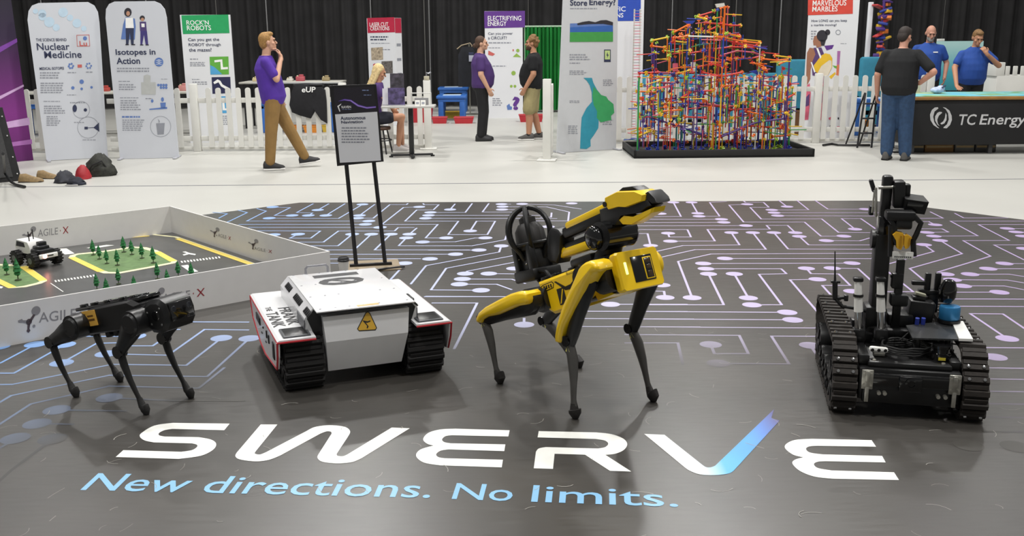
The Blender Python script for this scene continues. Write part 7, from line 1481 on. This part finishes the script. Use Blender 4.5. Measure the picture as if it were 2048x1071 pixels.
    person('sandy-haired man in a royal blue polo touching his chin behind the counter', (p.x, Y, 0), math.radians(176), 1.78, SK2, dict(head=(.0, .10, 1.60), neck=(0, .04, 1.46), chest=(0, .02, 1.29), headrot=(.05, -.42, 0), shR=(.185, .02, 1.355), shL=(-.185, .02, 1.37), elR=(.30, .06, 1.14), wrR=(.33, .30, (zt+.05)/1.78*1.75), handR=(0, .8, -.25), palmR=(0, -.2, -1), curlR=.2, elL=(-.36, .13, 1.17), wrL=(-.11, .25, 1.35), handL=(.45, -.1, .75), palmL=(.3, -1, .1), curlL=1.2), dict(shirt=blue, pants=dkp, hair=ginger, hairstyle='short', shoe=sb, sole=sbk, bulk=1.08, belly=.1, collar=True, arm=1.08, hem=.1))
    # seated woman
    g, hs = STOOL; s = hs+.14
    person('blonde woman in a purple top and dark shorts seated on a stool in white sneakers', (g.x-.02, g.y, 0), math.radians(-78), 1.70, SK2, dict(pelvis=(0, -.06, s+.03), waist=(0, -.06, s+.17), chest=(0, -.02, s+.37), neck=(0, .03, s+.545), head=(0, .05, s+.69), headrot=(0, -.35, 0), shR=(.17, .0, s+.49), shL=(-.17, .0, s+.49), elR=(.22, .14, s+.27), wrR=(.10, .24, s+.14), elL=(-.22, .14, s+.27), wrL=(-.10, .24, s+.14), hipR=(.09, -.02, s), hipL=(-.09, -.02, s), knR=(.10, .37, s+.02), knL=(-.10, .38, s+.0), anR=(.10, .30, .105), anL=(-.08, .38, .105), footR=(0, 1, 0), footL=(0, 1, 0)), dict(shirt=pur2, pants=mat('shorts_navy', '20222f', .8), shorts=.5, hair=blond, hairstyle='long', shoe=sw, sole=swh, bulk=.94, sleeve=.5, hem=.04))
people()
# ================================================================ rod-and-connector marble run
def knex():
    A, B = G(1268, 317), G(1629, 313.5); P = Panel(A, B); r = P.thing('marble_run', 'huge marble run of coloured rods and connectors on a low black tray', 'marble run')
    W = P.L; D = 1.25; th = .115
    bk = mat('tray_black', '161616', .6, var=.15, scale=8)
    b = MB(); b.rbox((W/2, D/2, .02), (W, D, .04), .006); tray = b.build('tray', bk, r)
    for c, s in (((W/2, .02, th/2), (W, .04, th)), ((W/2, D-.02, th/2), (W, .04, th)), ((.02, D/2, th/2), (.04, D, th)), ((W-.02, D/2, th/2), (.04, D, th))):
        b = MB(); b.rbox(c, s, .006); b.build('tray_side', bk, tray)
    names = dict(red='c8352c', orange='dd6a1c', yellow='d6ae22', green='2c8f45', blue='2a3f9e', purple='4a2a6e', white='cfcfc8', pink='c5566a', teal='1f6f74', lime='8fb32c')
    MT = {k: mat('rod_'+k, v, .4, var=.05) for k, v in names.items()}
    def unit(m, rad):
        k = MB(); k.lathe([(rad, 0), (rad, 1)], 6); me = k.mesh('rod', 60); me.materials.append(m); return me
    UN = {k: unit(m, .0085) for k, m in MT.items()}; RN = {k: unit(m, .0125) for k, m in MT.items()}
    stuff = {k: MB() for k in names}; count = [0]
    def rod(p, q, col, name='rod', thick=False):
        if count[0] < 298:
            o = bpy.data.objects.new(name, (RN if thick else UN)[col]); o.name = name; L = (Vector(q)-Vector(p)).length
            link(o, r); m = frame(p, q) @ Matrix.Diagonal((1, 1, L, 1)); o.matrix_local = m; count[0] += 1
        else: stuff[col].tube([p, q], .0125 if thick else .0075, 5)
    rnd = random.Random(21); z0_ = .04
    def conn(p, col, s=.03):
        mb = stuff[col]; n = 4
        for a in range(n):
            t = a*math.pi/n+rnd.random(); d = Vector((math.cos(t), rnd.uniform(-.4, .4), math.sin(t)))*s; mb.tube([Vector(p)-d, Vector(p)+d], s*.30, 4)
    # silhouette: height of the structure above each pixel column
    env = [(1272, 150), (1290, 140), (1308, 82), (1330, 66), (1360, 52), (1385, 44), (1405, 28), (1430, 12), (1447, 10), (1458, 30), (1475, 48), (1505, 78), (1522, 90), (1535, 104), (1552, 130), (1562, 112), (1578, 112), (1586, 165)]
    def top(px):
        for (x0, y0), (x1, y1) in zip(env, env[1:]):
            if x0 <= px <= x1: return y0+(y1-y0)*(px-x0)/(x1-x0)
        return 165
    MY = .62
    def L(px, py, y): s, z = P.uv(px, py, y); return Vector((s, y, z))
    # --- uprights: thick clusters at fixed columns, front, middle and back rows
    cols = [1275, 1297, 1308, 1316, 1331, 1340, 1352, 1361, 1368, 1385, 1392, 1403, 1414, 1424, 1431, 1438, 1444, 1456, 1468, 1473, 1482, 1492, 1500, 1510, 1516, 1524, 1534, 1541, 1549, 1559, 1569, 1578]
    cc = ['green', 'purple', 'purple', 'blue', 'orange', 'red', 'teal', 'purple', 'blue', 'white', 'purple', 'purple', 'lime', 'yellow', 'orange', 'orange', 'yellow', 'pink', 'purple', 'red', 'blue', 'purple', 'yellow', 'white', 'blue', 'orange', 'purple', 'red', 'lime', 'blue', 'purple', 'green']
    for i, px in enumerate(cols):
        y = (.22, .62, 1.0, .42, .82)[i % 5]; p = L(px, 290, y); p.z = z0_; full = top(px); lim = 158+rnd.uniform(-10, 22)
        tall = px in (1308, 1368, 1403, 1424, 1431, 1438, 1444, 1456, 1510, 1569) or rnd.random() < .12
        q = L(px, full+4 if tall else max(lim, full+6), y); q.x = p.x
        # upright built from stacked rods, each its own piece, with connectors between them
        n = max(1, round((q.z-p.z)/.42)); prev = p
        for s in range(n):
            e = p.lerp(q, (s+1)/n); c = cc[i] if s == 0 or rnd.random() < .5 else rnd.choice(list(names)); rod(prev, e, c, thick=(i % 3 == 0)); conn(e, rnd.choice(['yellow', 'orange', 'lime', 'red', 'blue']), .024); prev = e
        conn(p+Vector((0, 0, .015)), 'blue' if rnd.random() < .7 else 'lime', .045)
    # --- big marble rails read off the photograph (pixel runs), red / orange / yellow
    f = z0(1220, 0, 3.15)
    rails = [('yellow', [(265, 255), (360, 235)]), ('orange', [(265, 258), (265, 290), (345, 300)]), ('orange', [(400, 205), (495, 155)]), ('orange', [(395, 262), (400, 240), (490, 225)]), ('yellow', [(400, 258), (490, 270)]), ('red', [(560, 100), (660, 70)]), ('yellow', [(545, 105), (600, 120)]), ('red', [(600, 145), (700, 150), (760, 160), (820, 160)]), ('red', [(600, 200), (680, 165)]), ('orange', [(660, 230), (760, 245), (850, 262), (940, 272)]), ('red', [(940, 272), (900, 300), (760, 295), (660, 310), (500, 335)]), ('red', [(660, 240), (800, 270), (930, 290)]), ('yellow', [(750, 215), (815, 232)]), ('pink', [(690, 350), (800, 320), (900, 330), (965, 350)]), ('red', [(965, 350), (880, 370), (800, 365), (700, 385)]), ('orange', [(960, 370), (1050, 380), (1130, 372)]), ('yellow', [(1040, 350), (1130, 362)]), ('orange', [(1130, 375), (1060, 405)]), ('orange', [(900, 395), (960, 415), (985, 450)]), ('red', [(560, 420), (660, 400), (700, 410)]), ('red', [(185, 460), (300, 455), (430, 462), (540, 455)]), ('red', [(580, 455), (700, 480), (830, 455)]), ('orange', [(170, 575), (280, 580), (330, 570)]), ('yellow', [(160, 660), (330, 655), (480, 640)]), ('red', [(440, 620), (520, 575), (640, 570)]), ('pink', [(470, 635), (640, 660), (800, 670)]), ('yellow', [(760, 585), (860, 590)]), ('orange', [(330, 700), (450, 690)]), ('purple', [(190, 720), (420, 790), (600, 860)]), ('blue', [(400, 785), (660, 870), (900, 780), (1150, 700)]), ('purple', [(700, 860), (920, 770), (1140, 740)]), ('red', [(640, 655), (760, 690), (1000, 680)]), ('yellow', [(820, 650), (940, 690), (1000, 740)]), ('orange', [(860, 700), (950, 720)]), ('red', [(940, 600), (1080, 640), (1160, 590)]), ('orange', [(950, 620), (1050, 640)]), ('red', [(470, 735), (600, 740)]), ('red', [(850, 790), (1000, 800), (1120, 815)]), ('yellow', [(430, 770), (520, 780)]), ('yellow', [(180, 855), (250, 825)]), ('orange', [(1020, 860), (1130, 850)]), ('lime', [(340, 320), (440, 330)]), ('white', [(490, 228), (660, 232)])]
    for i, (c, pts) in enumerate(rails):
        y = (.3, .62, .9)[i % 3]; q = [L(*f(*p), y) for p in pts]
        for a, e in zip(q, q[1:]):
            for dy in (-.022, .022): rod(a+Vector((0, dy, 0)), e+Vector((0, dy, 0)), c, 'rail', True)
        for a in q: conn(a, rnd.choice(['yellow', 'orange', 'red', 'lime']), .03)
    # --- coloured funnels and plates
    for c, pts in (('blue', [(460, 132), (540, 128), (520, 150), (490, 150)]), ('purple', [(925, 292), (995, 290), (975, 308), (940, 308)]), ('purple', [(612, 320), (650, 300), (650, 390), (612, 380)]), ('purple', [(262, 300), (278, 300), (278, 400), (262, 400)]), ('purple', [(492, 250), (512, 250), (512, 310), (492, 310)]), ('blue', [(880, 450), (960, 435), (930, 470)]), ('white', [(665, 25), (720, 18), (725, 40), (675, 48)]), ('pink', [(398, 400), (428, 398), (428, 450), (398, 450)]), ('white', [(512, 392), (540, 392), (540, 448), (512, 448)])):
        q = [L(*f(*p), .5) for p in pts]; k = MB(); n = len(q); k.loft([q, [v+Vector((0, .05, 0)) for v in q]]); renorm(k.build('plate', MT[c], r, smooth=0))
    # --- dense secondary rods and connectors filling the frame
    pal = ['red', 'orange', 'yellow', 'purple', 'purple', 'blue', 'blue', 'green', 'pink', 'orange', 'red', 'yellow', 'purple', 'teal']
    for i in range(720):
        px = rnd.uniform(1276, 1582); t = top(px)+6; upper = rnd.random() < .48
        py = rnd.uniform(t, min(285, t+150)) if upper else rnd.uniform(150, 284)
        if py < t: continue
        y = rnd.uniform(.15, 1.1); p = L(px, py, y); kind = rnd.random()
        if kind < .35: q = p+Vector((rnd.choice((-1, 1))*rnd.uniform(.1, .3), rnd.uniform(-.1, .1), rnd.uniform(-.06, .03)))
        elif kind < .75: q = p+Vector((0, 0, -rnd.uniform(.12, .4)))
        else: q = p+Vector((rnd.uniform(-.05, .05), rnd.uniform(-.05, .05), rnd.uniform(-.05, .05)))
        if q.z < .06: q.z = .06
        c = rnd.choice(pal)
        if kind < .75: rod(p, q, c)
        
        if rnd.random() < .55: conn(p, rnd.choice(['yellow', 'orange', 'orange', 'red', 'yellow', 'lime', 'purple', 'blue']), rnd.uniform(.018, .034))
    for k, mb in stuff.items():
        if mb.v: tag(mb.build(k+'_connectors', MT[k], r, smooth=0), kind='stuff')
    # --- thin ladder tower beside it
    g = G(1269, 281); t = thing('rod_ladder', 'tall thin ladder of red and white rods beside the marble run', 'toy', (g.x, g.y, 0)); zt = AT(1269, 18, g.y).z; m1, m2 = MT['white'], MT['pink']
    for x in (-.055, .055):
        for y in (-.05, .05): k = MB(); k.tube([(x, y, 0), (x*.85, y, zt)], .006, 6); k.build('upright', m1, t)
    k1 = MB(); k1.tube([(-.06, -.05, 0), (.06, -.05, 0)], .0055, 5); e1 = k1.mesh('rung'); e1.materials.append(m2); k2 = MB(); k2.tube([(-.06, -.05, 0), (.06, -.05, 0)], .0055, 5); e2 = k2.mesh('rung'); e2.materials.append(mat('rod_grey', '8b8a8c', .5))
    n = 46
    for i in range(n): link(bpy.data.objects.new('rung', e1 if i % 3 else e2), t, (0, 0, .05+(zt-.08)*i/(n-1)))
knex()
bpy.data.scenes.remove(TMP)
